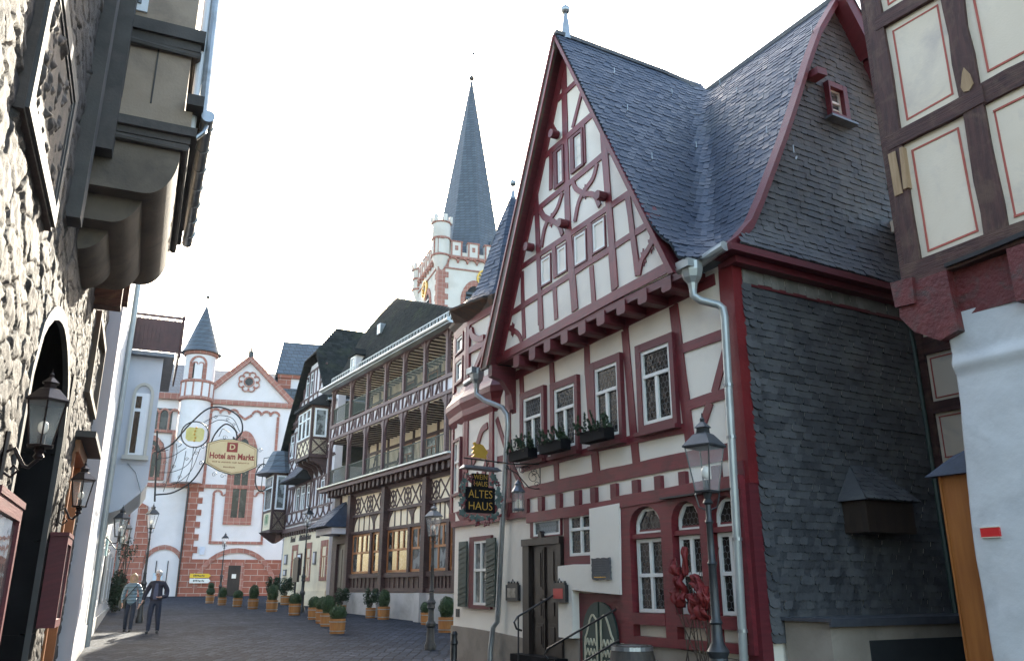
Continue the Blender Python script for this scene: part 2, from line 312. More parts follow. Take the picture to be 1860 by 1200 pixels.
DT={
 'og_rail':[(2.662,5.967,8.205,6.115,0.2),(3.014,6.764,7.842,6.958,0.13),(3.459,7.603,6.46,7.657,0.13),(6.461,7.655,7.393,7.679,0.13),(3.941,8.565,6.881,8.7,0.14),(4.364,9.576,6.429,9.633,0.14),(4.784,10.563,5.833,10.586,0.13)],
 'og_post':[(5.329,11.243,5.339,9.621,0.2),(5.339,9.621,5.364,7.765,0.2),(5.364,7.765,5.521,6.163,0.22),(4.247,9.266,4.408,6.114,0.16),(6.518,9.222,6.696,6.19,0.19),(7.127,7.63,7.286,6.227,0.15),(4.828,9.567,4.807,8.781,0.12),(5.926,9.573,5.939,8.789,0.12),(5.914,10.26,5.59,9.69,0.1),(4.777,10.309,5.077,9.794,0.1),(3.73,6.77,3.771,6.116,0.13),(4.339,6.787,4.345,6.236,0.15),(4.869,6.787,4.909,6.181,0.14),(6.04,6.803,6.083,6.133,0.14),(6.611,6.838,6.655,6.172,0.15),(7.217,6.856,7.289,6.226,0.15),(3.711,7.5,3.73,6.802,0.13),(4.872,7.642,4.906,6.971,0.14),(6.018,7.59,6.031,6.906,0.15)],
 'og_curve':[[(5.56,8.62),(5.646,8.427),(5.912,8.215),(6.2,8.063),(6.345,7.79)],[(6.315,8.609),(6.187,8.39),(5.945,8.276),(5.726,8.127),(5.589,7.809)],[(4.416,8.545),(4.54,8.352),(4.791,8.17)],[(5.203,8.546),(5.03,8.307),(4.791,8.19)],[(4.402,8.516),(4.568,8.29),(4.842,8.125),(5.063,7.941),(5.177,7.711)],[(4.735,8.232),(4.563,8.061),(4.443,7.739)],[(7.868,6.824),(7.725,6.662),(7.544,6.523),(7.401,6.42),(7.307,6.207)],[(3.014,6.738),(3.175,6.514),(3.455,6.341),(3.605,6.207),(3.711,6.008)]],
 'og_win':[(5.034,5.263,8.735,9.479),(5.609,5.9,8.784,9.494)],
 'og_lat':[(4.409,4.763,6.942,7.506),(4.986,5.3,6.973,7.513),(5.542,5.922,6.946,7.542),(6.113,6.479,6.987,7.559)],
 'og_peg':[(5.111,9.776),(6.529,7.872),(5.338,7.846),(4.157,7.829)],
 'og_joist':[(3.483,5.725),(4.056,5.739),(4.617,5.748),(5.171,5.763),(5.72,5.784),(6.275,5.792),(6.82,5.818),(7.368,5.83),(7.94,5.847)],
 'of_beam':[(2.436,5.675,8.492,5.832,0.2),(7.674,4.991,8.626,4.982,0.17),(7.714,4.125,8.656,4.154,0.17),(5.429,3.311,7.622,3.328,0.3),(7.622,3.328,8.78,3.33,0.3),(2.343,3.275,5.429,3.311,0.3),(8.62,4.781,8.325,4.199,0.15),(8.218,4.076,7.871,3.512,0.15),(5.352,3.841,7.651,3.815,0.16),(5.41,3.812,5.442,3.394,0.16),(2.944,3.791,5.365,3.813,0.15),(2.373,5.549,2.424,3.274,0.22),(2.936,5.622,2.966,5.202,0.16),(4.072,5.616,4.099,5.187,0.16),(5.237,5.653,5.233,5.146,0.17),(5.233,5.146,5.388,3.343,0.17),(6.397,5.736,6.313,5.654,0.18),(6.345,5.645,6.491,3.416,0.2),(7.572,5.707,7.761,3.518,0.22),(8.777,5.794,8.92,3.01,0.3),(1.906,4.946,2.354,4.178,0.14),(2.354,4.178,2.983,3.379,0.14),(4.171,3.771,4.194,3.338,0.16),(1.963,4.086,2.968,4.084,0.15)],
 'of_sur':[(2.96,3.885,3.824,5.264),(4.084,5.002,3.816,5.22),(5.385,6.271,3.814,5.309),(6.654,7.585,3.843,5.299)],
 'of_joist':[(2.486,3.015),(3.15,3.075),(3.687,3.073),(4.291,3.054),(4.892,3.062),(5.369,3.067),(5.936,3.103),(6.5,3.107),(7.044,3.108),(7.593,3.094),(8.277,3.084),(8.732,3.082)],
 'og_top':[(3.314,2.869,6.287,2.909,0.25),(5.884,2.951,8.741,2.99,0.25)],
 'gw':[(0.798,1.801,1.167,2.631)],
 'gw_frame':[(1.017,1.671,1.284,2.528)],
 'shut':[(0.396,0.766,1.244,2.543),(1.647,2.022,1.262,2.553)],
 'gt':[(3.495,4.354,2.482,2.793),(4.614,5.358,2.117,2.79)],
 'gd':[(3.141,4.337,0.565,2.46),(3.396,4.242,0.589,2.346)],
 'pier':[[(5.386,2.866),(6.243,2.871),(6.113,1.504),(5.512,1.531),(4.811,1.561),(4.821,0.867),(4.282,0.854),(4.299,2.011),(5.329,2.003)]],
 'green':[[(5.49,1.469),(5.967,1.026),(5.966,0.753),(4.913,0.715),(4.93,1.071)]],
 'menu':[(2.412,2.859,1.381,1.667),(4.292,4.727,1.378,1.66)],
 'plaque':[(5.454,5.947,1.733,2.056),(0.147,0.293,1.033,1.192)],
 'rail':[(4.762,1.0,5.665,1.376,0),(4.883,1.117,4.873,0.52,0)],
 'arch':[[(6.523,2.385),(6.536,2.545),(6.739,2.737),(6.924,2.746),(7.059,2.645),(7.138,2.539),(7.132,2.381)],[(7.383,2.393),(7.414,2.543),(7.616,2.744),(7.779,2.741),(7.926,2.613),(7.952,2.506),(7.95,2.391)],[(8.166,2.409),(8.195,2.541),(8.398,2.76),(8.557,2.756),(8.695,2.594),(8.716,2.493),(8.707,2.391)]],
 'arlow':[(6.505,7.113,1.276,2.289),(7.365,7.904,1.276,2.297),(8.163,8.664,1.29,2.303)],
 'wp':[(6.3,7.03,0.94,1.092),(7.192,7.81,0.954,1.091),(8.149,8.62,0.953,1.091)],
 'misc':[(6.266,2.858),(6.173,1.519),(6.305,1.221),(8.624,1.28),(6.045,0.794),(7.818,0.802),(7.287,2.839),(8.685,2.875),(6.368,2.358)],
 'sw':[(2.397,2.886,9.0,9.601)],
 'h_postg':[(2.36,5.594),(2.605,1.568),(6.212,5.577),(6.355,1.451),(10.125,5.555),(10.167,1.437)],
 'h_rail':[(0.708,6.032,12.38,5.988,0),(2.789,4.621,5.988,4.693,0),(2.882,4.0,6.068,3.987,0),(2.522,2.097,12.367,2.093,0),(2.059,1.468,12.282,1.41,0),(6.626,4.678,10.077,4.68,0),(6.703,3.951,10.129,3.897,0)],
 'h_win':[(3.214,4.709,2.232,3.862),(5.046,6.057,2.212,3.853),(6.979,8.463,2.211,3.808),(8.87,9.962,2.19,3.796),(10.915,12.37,2.169,3.808)],
 'h_gal':[(-0.668,6.182,12.326,6.122,0),(-0.113,9.105,12.202,9.147,0),(-0.229,8.54,12.228,8.514,0),(0.165,6.288,12.325,6.151,0),(0.246,7.028,12.294,6.896,0),(-1.573,11.085,11.733,11.297,0),(-0.066,10.079,12.049,9.848,0),(0.072,9.271,12.207,9.026,0)],
 'h_gpost':[(-0.16,8.144),(2.333,7.802),(4.373,7.732),(6.394,7.78),(8.25,7.759),(10.158,7.706),(12.082,7.626)],
 'h_gpost2':[(-0.066,10.079),(2.295,10.036),(4.354,10.015),(6.362,9.972),(8.242,9.99),(10.252,9.88),(12.049,9.848)],
 'm_pts':[(-9.586,4.676),(-0.587,4.672),(-9.743,5.81),(-0.75,5.422),(-12.127,11.233),(-4.01,11.386),(-1.059,11.121),(-12.189,4.814),(-13.109,4.862),(-14.717,8.665),(-10.318,8.281)],
 'm_win':[(-9.822,-8.916,9.134,10.642),(-6.534,-5.759,9.048,10.554),(-7.52,-6.827,5.793,7.22),(-6.497,-5.609,5.78,7.258),(-5.285,-4.674,5.815,7.173),(-2.625,-1.929,5.691,7.178),(-1.498,-0.843,5.679,7.158),(-9.061,-8.273,12.515,12.936),(-8.06,-7.345,12.464,12.834)],
 'm_gw':[(-7.604,-6.339,2.09,4.038),(-4.792,-3.618,2.066,4.015),(-1.938,-0.732,2.095,3.92)],
 'm_misc':[(-8.099,-7.101,4.178,4.547),(-6.292,-3.867,4.122,4.509),(-2.947,-2.278,4.069,4.428),(-9.079,-8.36,2.928,3.49),(-9.081,-8.385,2.286,2.657),(-6.247,-5.321,2.292,3.45),(-3.124,-2.625,2.81,3.474)],
 'c_pts':[(-0.434,1.0),(5.718,1.137),(0.974,3.69),(1.079,2.666)],
 'c_frame':[[(0.862,4.776),(0.685,6.504),(0.603,8.315),(0.929,8.671),(1.216,8.388),(1.345,8.662)],[(4.476,4.722),(4.421,6.587),(4.321,8.374),(3.969,8.746),(3.689,8.3),(3.444,8.675)]],
 'c_win':[[(1.578,10.021),(2.999,10.075)],[(1.534,6.099),(3.564,6.02)],[(2.08,13.098)]],
 'c_lomb':[[(-0.262,9.204),(-0.553,14.456),(-0.056,14.77),(0.508,14.447),(1.011,14.763),(1.585,14.367),(2.215,14.835),(3.089,14.166),(3.916,14.863),(4.636,14.47),(4.827,10.493)]],
 'c_rose':[(2.364,16.925),(2.977,16.968)],
 'c_ped':[(-1.181,15.415),(2.331,18.806),(5.382,15.536),(-1.151,15.132),(5.273,15.163)],
 'c_arch':[[(0.322,2.713),(0.682,3.584),(1.438,4.108),(2.448,4.224),(3.497,4.027),(4.382,3.409),(4.973,2.581),(5.303,1.754)],[(-3.413,3.145),(-2.953,4.16),(-2.298,4.423),(-1.677,4.175),(-1.262,3.567)]],
 'c_door':[(2.242,3.107,1.042,3.219)],
 'c_sign':[(-0.351,1.075,2.332,2.616),(-0.342,1.087,1.963,2.281),(-2.847,-2.22,2.147,2.627),(0.112,0.464,3.941,4.508)],
 'c_left':[(-1.304,8.899),(-3.307,8.779),(-1.027,1.052),(-4.946,1.649),(-4.924,6.689),(-3.718,7.238),(-3.525,4.052)],
 'c_tur':[(-2.614,18.862),(0.001,18.848),(-2.297,17.79),(-0.045,17.958),(-2.496,16.619),(-0.18,16.634),(-2.532,15.188),(-1.144,22.74),(-1.298,23.569),(2.317,18.955),(-1.916,18.55),(-0.549,17.628)],
 't_pts':[(-6.509,29.675),(-6.564,34.729),(-4.544,38.072),(-4.294,34.035),(1.059,34.705),(-3.905,39.304),(1.987,37.999),(-0.893,55.44),(-0.803,58.973),(-3.631,34.082),(-3.774,29.567),(1.247,29.315)],
 't_win':[(-1.324,32.105),(-2.064,29.394),(-0.35,29.498),(0.133,33.057)],
 'l_dia':[[(6.285,5.906),(5.964,4.832),(7.849,4.832),(8.215,6.133),(6.304,6.022)]],
 'l_arch':[[(13.926,0.71),(8.743,3.413),(8.763,3.849),(9.434,4.271),(10.309,4.666),(11.637,4.78),(14.214,2.923),(13.926,0.71)],[(6.198,4.085),(6.89,4.132),(8.172,4.208),(8.912,4.229)]],
 'l_menu':[(6.674,7.729,1.095,2.173),(10.327,12.686,1.146,2.186)],
 'l_pts':[(14.669,4.9),(17.948,7.055),(21.981,6.326),(15.815,5.77),(20.042,7.977)],
 'r_beam':[(0.096,8.65,-0.063,4.971,0.0),(0.085,6.703,1.621,6.751,0),(-0.085,4.945,1.313,5.073,0),(0.2,8.292,0.953,8.08,0),(1.068,7.961,1.02,5.097,0)],
 'r_panel':[[(0.201,8.171),(0.914,8.051),(0.897,6.769),(0.189,6.777)],[(0.327,6.507),(0.897,6.491),(0.904,5.11),(0.166,5.093)],[(1.199,7.867),(1.866,7.774),(1.688,6.809),(1.174,6.817)],[(1.167,6.514),(1.628,6.484),(1.379,5.137),(1.17,5.13)],[(0.204,8.574),(0.202,8.432),(0.428,8.395)]],
 'r_line':[[(0.28,8.059),(0.859,8.033),(0.83,6.859),(0.273,6.843)],[(0.313,6.424),(0.822,6.428),(0.847,5.211),(0.232,5.185)],[(1.271,7.817),(1.849,7.682),(1.704,6.898),(1.268,6.915)],[(1.244,6.438),(1.617,6.426),(1.39,5.193),(1.24,5.209)]],
 'r_misc':[(0.355,2.176),(0.55,2.081),(0.202,3.661),(0.468,4.264),(0.161,0.976)],
}
# ---------------- shared window builder
def hexnet(mb,fr,a0,a1,z0,z1,o,s=.085,w=.008,ok=None):
    dx=s; dz=s*.866*1.12; r=0; z=z0
    def seg(p,q):
        if not(a0<=min(p[0],q[0]) and max(p[0],q[0])<=a1 and z0<=min(p[1],q[1]) and max(p[1],q[1])<=z1): return
        if ok and not ok((p[0]+q[0])/2,(p[1]+q[1])/2): return
        d=Vector((q[0]-p[0],q[1]-p[1])); n=Vector((-d.y,d.x)).normalized()*w/2; i=len(mb.v)
        for c in ((p[0]+n.x,p[1]+n.y),(p[0]-n.x,p[1]-n.y),(q[0]-n.x,q[1]-n.y),(q[0]+n.x,q[1]+n.y)): mb.vert(fr(c[0],c[1],o),c)
        mb.face((i,i+1,i+2,i+3))
    while z<z1+dz:
        a=a0+(dx/2 if r%2 else 0)-dx/2
        while a<a1+dx:
            t=dz*.33
            seg((a,z-t),(a,z+t)); seg((a,z+t),(a+dx/2,z+2*t)); seg((a+dx/2,z+2*t),(a+dx,z+t))
            a+=dx
        z+=dz; r+=1
def window(parent,fr,a0,a1,z0,z1,o=0,cols=2,rows=(.34,),fw=.055,net=.085,gm=None,fm=None,sur=None,sm=None,so=.09,sill=None,topcols=1,name='window',label=None,grid=0):
    """casement window standing proud of the wall plane o; frame mesh with pane, lead net and surround below it"""
    f=MB(); gm=gm or glass; fm=fm or white
    f.box(fr,a0,a0+fw,z0,z1,o,o+.05); f.box(fr,a1-fw,a1,z0,z1,o,o+.05); f.box(fr,a0+fw,a1-fw,z1-fw,z1,o,o+.049); f.box(fr,a0+fw,a1-fw,z0,z0+fw,o,o+.051)
    zt=[z1-(z1-z0)*r for r in rows]
    for z in zt: f.box(fr,a0+fw,a1-fw,z-fw*.5,z+fw*.5,o,o+.062)
    lev=[z0]+sorted(zt)+[z1]
    for i in range(len(lev)-1):
        top=(i==len(lev)-2 and len(lev)>2); c=topcols if top else cols
        for k in range(1,c):
            a=a0+(a1-a0)*k/c; f.box(fr,a-fw*.55,a+fw*.55,lev[i]+fw*.5,lev[i+1]-fw*.5,o,o+.055)
        if grid and not top:
            for g in range(1,grid): z=lev[i]+(lev[i+1]-lev[i])*g/grid; f.box(fr,a0+fw,a1-fw,z-.012,z+.012,o,o+.04)
    w=f.build(name,fm,parent)
    if label: w['label']=label
    g=MB(); g.box(fr,a0+fw*.8,a1-fw*.8,z0+fw*.8,z1-fw*.8,o+.002,o+.018); g.build('pane',gm,w)
    if net:
        n=MB(); hexnet(n,fr,a0+fw,a1-fw,z0+fw,z1-fw,o+.023,net); n.build('lead_net',leadcame,w)
    if sur:
        l,r,b,t=sur; s=MB(); sm=sm or redd
        s.box(fr,a0-l,a0,z0-b,z1+t,o-.02,o+so); s.box(fr,a1,a1+r,z0-b,z1+t,o-.02,o+so+.002); s.box(fr,a0,a1,z1,z1+t,o-.02,o+so-.002); s.box(fr,a0,a1,z0-b,z0,o-.02,o+so+.004)
        if sill: s.box(fr,a0-l-.03,a1+r+.03,z0-b-.03,z0-b+.03,o-.02,o+so+.07)
        s.build('surround',sm,w)
    return w
# ---------------- the old timber house
OHf=Fr((-1.24,18.5),150.7); W=8.82
C2=OHf(W,0,0); OSf=Fr((C2.x,C2.y),60.7)
house=thing('timber_house',OHf(0,gz(18.5),0),'tall oxblood half-timbered wine house with steep slate gables, turret and cream plaster','house')
OG=OHf.sh(.42)
# walls
w=MB()
w.box(OHf,0,W-.02,-.4,6.0,-.35,0)
w.box(OSf,.36,5.9,-.4,6.15,-.35,-.03)
w.build('wall',plaster,house)
w=MB(); bk=OHf.sh(-5.9); w.box(bk,0,W,-.4,6.1,-.0,.2); w.box(Fr(OHf.O,60.7),.35,5.9,-.4,6.1,.0,.3); w.build('rear_wall',plaster,house)
w=MB(); w.fpoly(OG,[(2.78,6.0),(8.25,6.0),(5.42,11.62)],-.25,0); w.build('gable_wall',plaster,house)
w=MB(); w.box(OHf,2.75,8.3,5.86,5.98,.0,.42); w.build('jetty_soffit',redd,house)
# ground floor plinth
w=MB(); w.fpoly(OHf,[(-.02,-.4),(3.1,-.4),(3.1,.74),(2.0,.80),(.9,.84),(-.02,.86)],0,.05); w.fpoly(OHf,[(4.3,-.4),(4.83,-.4),(4.83,.8),(4.3,.85)],0,.05)
w.fpoly(OHf,[(6.02,-.4),(8.86,-.4),(8.86,.72),(7.8,.78),(7,.84),(6.02,.82)],0,.09); w.build('plinth',plinth_m,house)
# timbers of the gable
t=MB()
for b in DT['og_rail']: t.beam(OG,max(b[0]-.02,5.42-(11.8-b[1])/2+.16),b[1],min(b[2]+.02,5.42+(11.8-b[3])/2-.13),b[3],b[4]*.85,-.05,.02)
for b in DT['og_post']: t.beam(OG,*b[:4],b[4]*.85,-.05,.018)
for c in DT['og_curve']: t.curve(OG,c,.095,-.03,.022)
for (a,z) in ((5.93,8.24),(4.8,8.15),(7.63,6.6),(3.33,6.42),(7.44,6.46)):
    for s in (-1,1):
        t.fpoly(OG,[(a-.05,z+s*.04),(a+.05,z+s*.04),(a+.06,z+s*.1),(a+.02,z+s*.09),(a,z+s*.15),(a-.02,z+s*.09),(a-.06,z+s*.1)],-.02,.02)
t.beam(OG,2.86,6.02,5.38,11.3,.17,-.05,.04); t.beam(OG,8.16,6.02,5.46,11.3,.15,-.05,.04)
t.build('gable_timbers',red,house)
for i,(a,z) in enumerate(DT['og_peg']):
    p=MB(); c=OG(a,z,.04); n=OG.n3(); p.tube([c,c+n*.16],.085,12); p.build('beam_peg',redd,house)
for a,z in DT['og_joist']:
    j=MB(); j.fpoly(OHf.sh(.0),[(a-.11,z+.12),(a-.11,z-.07),(a-.08,z-.1),(a+.08,z-.1),(a+.11,z-.07),(a+.11,z+.12)],-.05,.44+RN.uniform(-.01,.01)); j.build('joist_end',redd,house)
# first floor timbers
t=MB()
for b in DT['of_beam']:
    a0,z0,a1,z1,ww=b
    if (a0<2.3 and a1<2.3) or a0>8.7: continue
    t.beam(OHf,a0,z0+(.03 if ww==.3 and abs(z1-z0)<.2 else 0),a1,z1+(.03 if ww==.3 and abs(z1-z0)<.2 else 0),ww*(.86 if ww<.29 else .75),-.05,.02)
t.beam(OHf,W-.12,3.0,W-.12,5.9,.2,-.05,.035)
t.build('first_floor_timbers',red,house)
t=MB(); t.box(OSf,-.05,.13,2.9,6.0,-.2,.06); t.build('corner_post',redb,house); t=MB(); t.box(OSf,-.06,.12,.6,2.9,-.2,.05); t.build('corner_post',redd,house)
for a,z in DT['of_joist']:
    j=MB(); z=3.06; h=.22; j.fpoly(OHf,[(a-.075,z+h*.6),(a-.075,z-h*.4),(a-.05,z-h*.6),(a+.05,z-h*.6),(a+.075,z-h*.4),(a+.075,z+h*.6)],-.03,.07); j.build('joist_end',redd,house)
for (a0,a1,z0,z1) in DT['og_win']: window(house,OG,a0+.02,a1-.03,z0+.03,z1-.03,-.04,1,(),.045,0,gm=glassb,sur=(.12,.06,.05,.05),so=.08,grid=3)
for (a0,a1,z0,z1) in DT['og_lat']: window(house,OG,a0+.01,a1-.01,z0+.02,z1-.02,-.03,1,(),.045,.075,gm=glassb,sur=(.025,.025,.03,.025),so=.06)
for i,(a0,a1,z0,z1) in enumerate(DT['of_sur']):
    window(house,OHf,a0+.13,a1-.10,z0+.14,z1-.15,.01,2,(.36,),.055,.085,sur=(.12,.09,.13,.13),so=.07,sill=1)
# ground floor beam
t=MB(); t.beam(OHf,3.2,2.84,6.29,2.86,.18,-.05,.07); t.beam(OHf,6.0,2.88,W-.02,2.92,.18,-.05,.14); t.beam(OHf,-.1,2.93,3.2,2.93,.12,-.05,.05)
# bay of arched windows
t.box(OHf,6.16,6.40,.82,2.86,-.02,.13); t.box(OHf,7.14,7.38,.82,2.86,-.02,.13); t.box(OHf,7.96,8.16,.82,2.86,-.02,.13); t.box(OHf,8.72,8.8,.82,2.86,-.02,.131)
for a0,a1 in ((6.40,7.14),(7.38,7.96),(8.16,8.72)):
    t.box(OHf,a0,a1,1.10,1.26,-.02,.135); t.box(OHf,a0,a1,.82,.94,-.02,.128); t.box(OHf,a0,a1,2.31,2.375,-.02,.10)
    # spandrel over the arch
    am=(a0+a1)/2; r=(a1-a0)/2; n=10; zs=2.44
    pts=[(am+r*math.cos(math.pi*k/n)*1.0, zs+.33*math.sin(math.pi*k/n)**.8) for k in range(n+1)]
    for k in range(n):
        p,q=pts[k],pts[k+1]; t.fpoly(OHf,[(p[0],2.87),(p[0],p[1]),(q[0],q[1]),(q[0],2.87)],-.02,.129)
    t.box(OHf,a0,a1,2.375,2.44,-.02,.03)
t.box(OHf,6.02,6.2,.8,1.5,-.02,.07)
t.build('ground_floor_timbers',red,house)
for a0,a1 in ((6.40,7.14),(7.38,7.96),(8.16,8.72)):
    window(house,OHf,a0+.06,a1-.02,1.27,2.30,.0,2,(.5,),.05,.08,topcols=2)
    am=(a0+a1)/2+.02; f=MB(); hw=(a1-a0)/2-.05; oc=[(am-hw,2.385),(am+hw,2.385),(am+hw,2.52),(am+hw*.45,2.73),(am-hw*.45,2.73),(am-hw,2.52)]
    k=.84; ic=[(am+(x-am)*k,2.55+(z-2.55)*k) for x,z in oc]
    for q in range(6):
        p=(q+1)%6; f.fpoly(OHf,[oc[q],oc[p],ic[p],ic[q]],.0,.05)
    ww=f.build('arched_window',white,house); g=MB(); g.fpoly(OHf,ic,.002,.018); g.build('pane',glass,ww)
    n_=MB(); hexnet(n_,OHf,am-hw*.8,am+hw*.8,2.42,2.70,.022,.08,ok=lambda a,z:abs(a-am)<hw*.84-(max(0,z-2.52))*.9); n_.build('lead_net',leadcame,ww)
for a0,a1,z0,z1 in DT['wp']: pass
t=MB(); t.box(OHf,7.25,8.7,2.82,2.845,.13,.22); t.build('drip_rail',greypaint,house)
# shuttered window
a0,a1,z0,z1=DT['gw_frame'][0]
sw_=window(house,OHf,a0,a1,z0,z1,.0,2,(.46,),.05,0,gm=glassl,sur=(.2,.1,.07,.09),so=.06,topcols=2)
n=MB(); hexnet(n,OHf,a0+.05,a1-.05,z0+.05,z1-.05,.022,.14,.006); n.build('lead_net',leadcame,sw_)
for (b0,b1,y0,y1) in DT['shut']:
    s=MB(); s.box(OHf,b0,b1,y0,y1,.065,.10)
    k=0
    while y0+.04+k*.1<y1-.12: s.beam(OHf,b0+.02,y0+.03+k*.1,b1-.02,y0+.10+k*.1,.012,.1,.108,rough=0); k+=1
    s.build('shutter',green_s,house)
# entrance door
g=MB(); g.box(OHf,3.10,3.32,.5,2.42,-.02,.10); g.box(OHf,4.24,4.40,.5,2.42,-.02,.10); g.box(OHf,3.10,4.40,2.34,2.46,-.02,.13)
g.fpoly(OHf,[(3.68,2.46),(3.82,2.46),(3.80,2.53),(3.75,2.58),(3.70,2.53)],.02,.12)
d=g.build('door_frame',doorw,house)
g=MB(); g.box(OHf,3.32,4.24,.5,2.34,-.02,.02); 
for b0,b1 in ((3.36,3.76),(3.80,4.20)):
    for y0,y1 in ((.62,1.02),(1.1,1.5),(1.58,2.26)):
        g.box(OHf,b0+.06,b1-.06,y0,y1,.02,.035); g.box(OHf,b0+.11,b1-.11,y0+.05,y1-.05,.035,.05)
g.box(OHf,3.765,3.795,.55,2.3,.02,.06); dd=g.build('door',doorw,house)
g=MB(); c=OHf(3.85,1.42,.06); g.tube([c,c+OHf.n3()*.05,OHf(3.95,1.42,.11)],.012); g.build('handle',ironbr,dd)
g=MB(); g.box(OHf,3.0,4.5,-.4,.50,.0,.30); g.box(OHf,2.75,4.75,-.4,.33,.0,.62); g.box(OHf,2.6,4.9,-.4,.16,.0,.95); g.build('door_steps',blackst,house)
a0,a1,z0,z1=3.42,4.32,2.50,2.77
window(house,OHf,a0,a1,z0,z1,.0,1,(),.035,.09,sur=(.12,.02,.02,.03),so=.05,gm=glassl)
a0,a1,z0,z1=DT['gt'][1]
window(house,OHf,a0,a1,z0,z1,.0,2,(.36,),.05,.085,sur=(.16,.06,.14,.04),so=.06,topcols=2)
# thick plaster pier
g=MB(); g.fpoly(OHf,[(5.386,2.84),(6.20,2.86),(6.18,2.2),(6.15,1.51),(5.512,1.54),(4.83,1.58),(4.821,.83),(4.40,.83),(4.405,1.96),(4.9,1.98),(5.38,1.97)],.0,.16); g.build('plaster_pier',plaster,house)
# arched cellar doors
g=MB(); g.box(OHf,4.84,6.04,-.4,1.53,-.02,.03); g.build('cellar_door_board',redd,house)
gw=MB(); cx=5.44
def cel(s,inset):
    r=.47-inset; p=[(cx+s*.02+ (s*inset*.4),-.3),(cx+s*r,-.3),(cx+s*r,.85)]
    for k in range(1,8): 
        t_=k/7*math.pi/2; p.append((cx+s*(r*math.cos(t_)**.9 if k<7 else .02+inset*.4),.85+(.55-inset)*math.sin(t_)))
    return p
for s in (-1,1):
    q=MB(); q.fpoly(OHf,cel(s,0),.03,.07); cd=q.build('cellar_door',green_s,house)
    q=MB(); pts=[(cx+s*(.06),-.2),(cx+s*.06,1.0),(cx+s*.1,1.16),(cx+s*.17,1.2),(cx+s*.24,1.12),(cx+s*.33,.92),(cx+s*.39,.75),(cx+s*.39,-.2)]
    q.curve(OHf,pts,.028,.07,.082)
    z=-.15
    while z<.86:
        P=[(cx+s*(.09+.27*k/6),z+(.10 if k%2 else 0)) for k in range(7)]
        for k in range(6): q.beam(OHf,*P[k],*P[k+1],.022,.07,.08,rough=0)
        z+=.15
    q.build('zigzag_ornament',M('cream_ornament',(.52,.48,.34),(.6,.56,.42),4,.6,.1) if s<0 else bpy.data.materials['cream_ornament'],cd)
# turret
TC=OHf(.8,0,-1.0)
plan=[(.55,.06),(1.85,.06),(2.25,-.3),(2.3,-1.9),(1.4,-2.5),(.3,-2.5),(-.5,-1.9),(-.5,-.12)]
def ring(mb,z0,z1,k0,k1):
    n=len(plan); c=(.9,-1.1); i=len(mb.v)
    for z,k in ((z0,k0),(z1,k1)):
        for a,o in plan: mb.vert(OHf(c[0]+(a-c[0])*k,z,c[1]+(o-c[1])*k))
    for q in range(n): l=(q+1)%n; mb.face((i+q,i+l,i+n+l,i+n+q))
    mb.face([i+n-1-q for q in range(n)]); mb.face([i+n+q for q in range(n)])
g=MB(); ring(g,5.9,7.45,.97,.97); ring(g,3.0,5.35,.99,.99); tu=g.build('turret_wall',plaster,house)
g=MB()
for z0,z1,k0,k1 in ((5.1,5.22,1.0,1.06),(5.22,5.36,1.06,1.07),(5.36,5.5,1.07,1.12),(5.5,5.62,1.12,1.12),(5.62,5.8,1.12,1.03),(5.8,5.95,1.03,1.0),(7.3,7.45,1.0,1.02),(2.95,3.2,.99,1.03)): ring(g,z0+.002,z1,k0,k1)
f1=OHf.sh(.06); F0=OHf(.55,0,.06); F1=OHf(-.5,0,-.12); lf=Fr((F1.x,F1.y),math.degrees(math.atan2(F0.x-F1.x,F0.y-F1.y)))
ll=(F0-F1).length
for f,x0,x1 in ((f1,.55,1.85),(lf,0,ll)):
    for z0,z1 in ((3.2,5.1),(5.95,7.3)):
        g.beam(f,x0+.07,z0,x0+.07,z1,.15,-.12,.02); g.beam(f,x1-.07,z0,x1-.07,z1,.15,-.12,.02)
        zm=z0+(z1-z0)*.56; g.beam(f,x0+.1,zm,x1-.1,zm,.15,-.12,.015)
g.curve(f1,[(.75,7.2),(.85,7.0),(1.15,6.85),(1.4,6.82)],.14,-.12,.02); g.beam(f1,.75,6.0,1.5,6.7,.14,-.12,.018)
g.curve(f1,[(1.6,4.85),(1.35,4.78),(1.15,4.5),(1.0,4.2),(.7,4.1)],.14,-.12,.02); g.beam(f1,1.1,3.3,1.65,4.2,.15,-.12,.018); g.beam(f1,.7,3.3,1.2,3.9,.13,-.12,.016)
g.build('turret_timbers',red,tu)
window(tu,lf,.3,ll-.25,6.15,6.62,-.02,1,(),.05,0,gm=glassl,sur=(.06,.06,.06,.06),so=.07)
window(tu,lf,.3,ll-.25,6.85,7.2,-.02,1,(),.05,0,gm=glassl,sur=(.06,.06,.04,.04),so=.07)
window(tu,lf,.3,ll-.25,3.6,4.75,-.02,1,(.4,),.05,0,gm=glassl,sur=(.06,.06,.06,.06),so=.09)
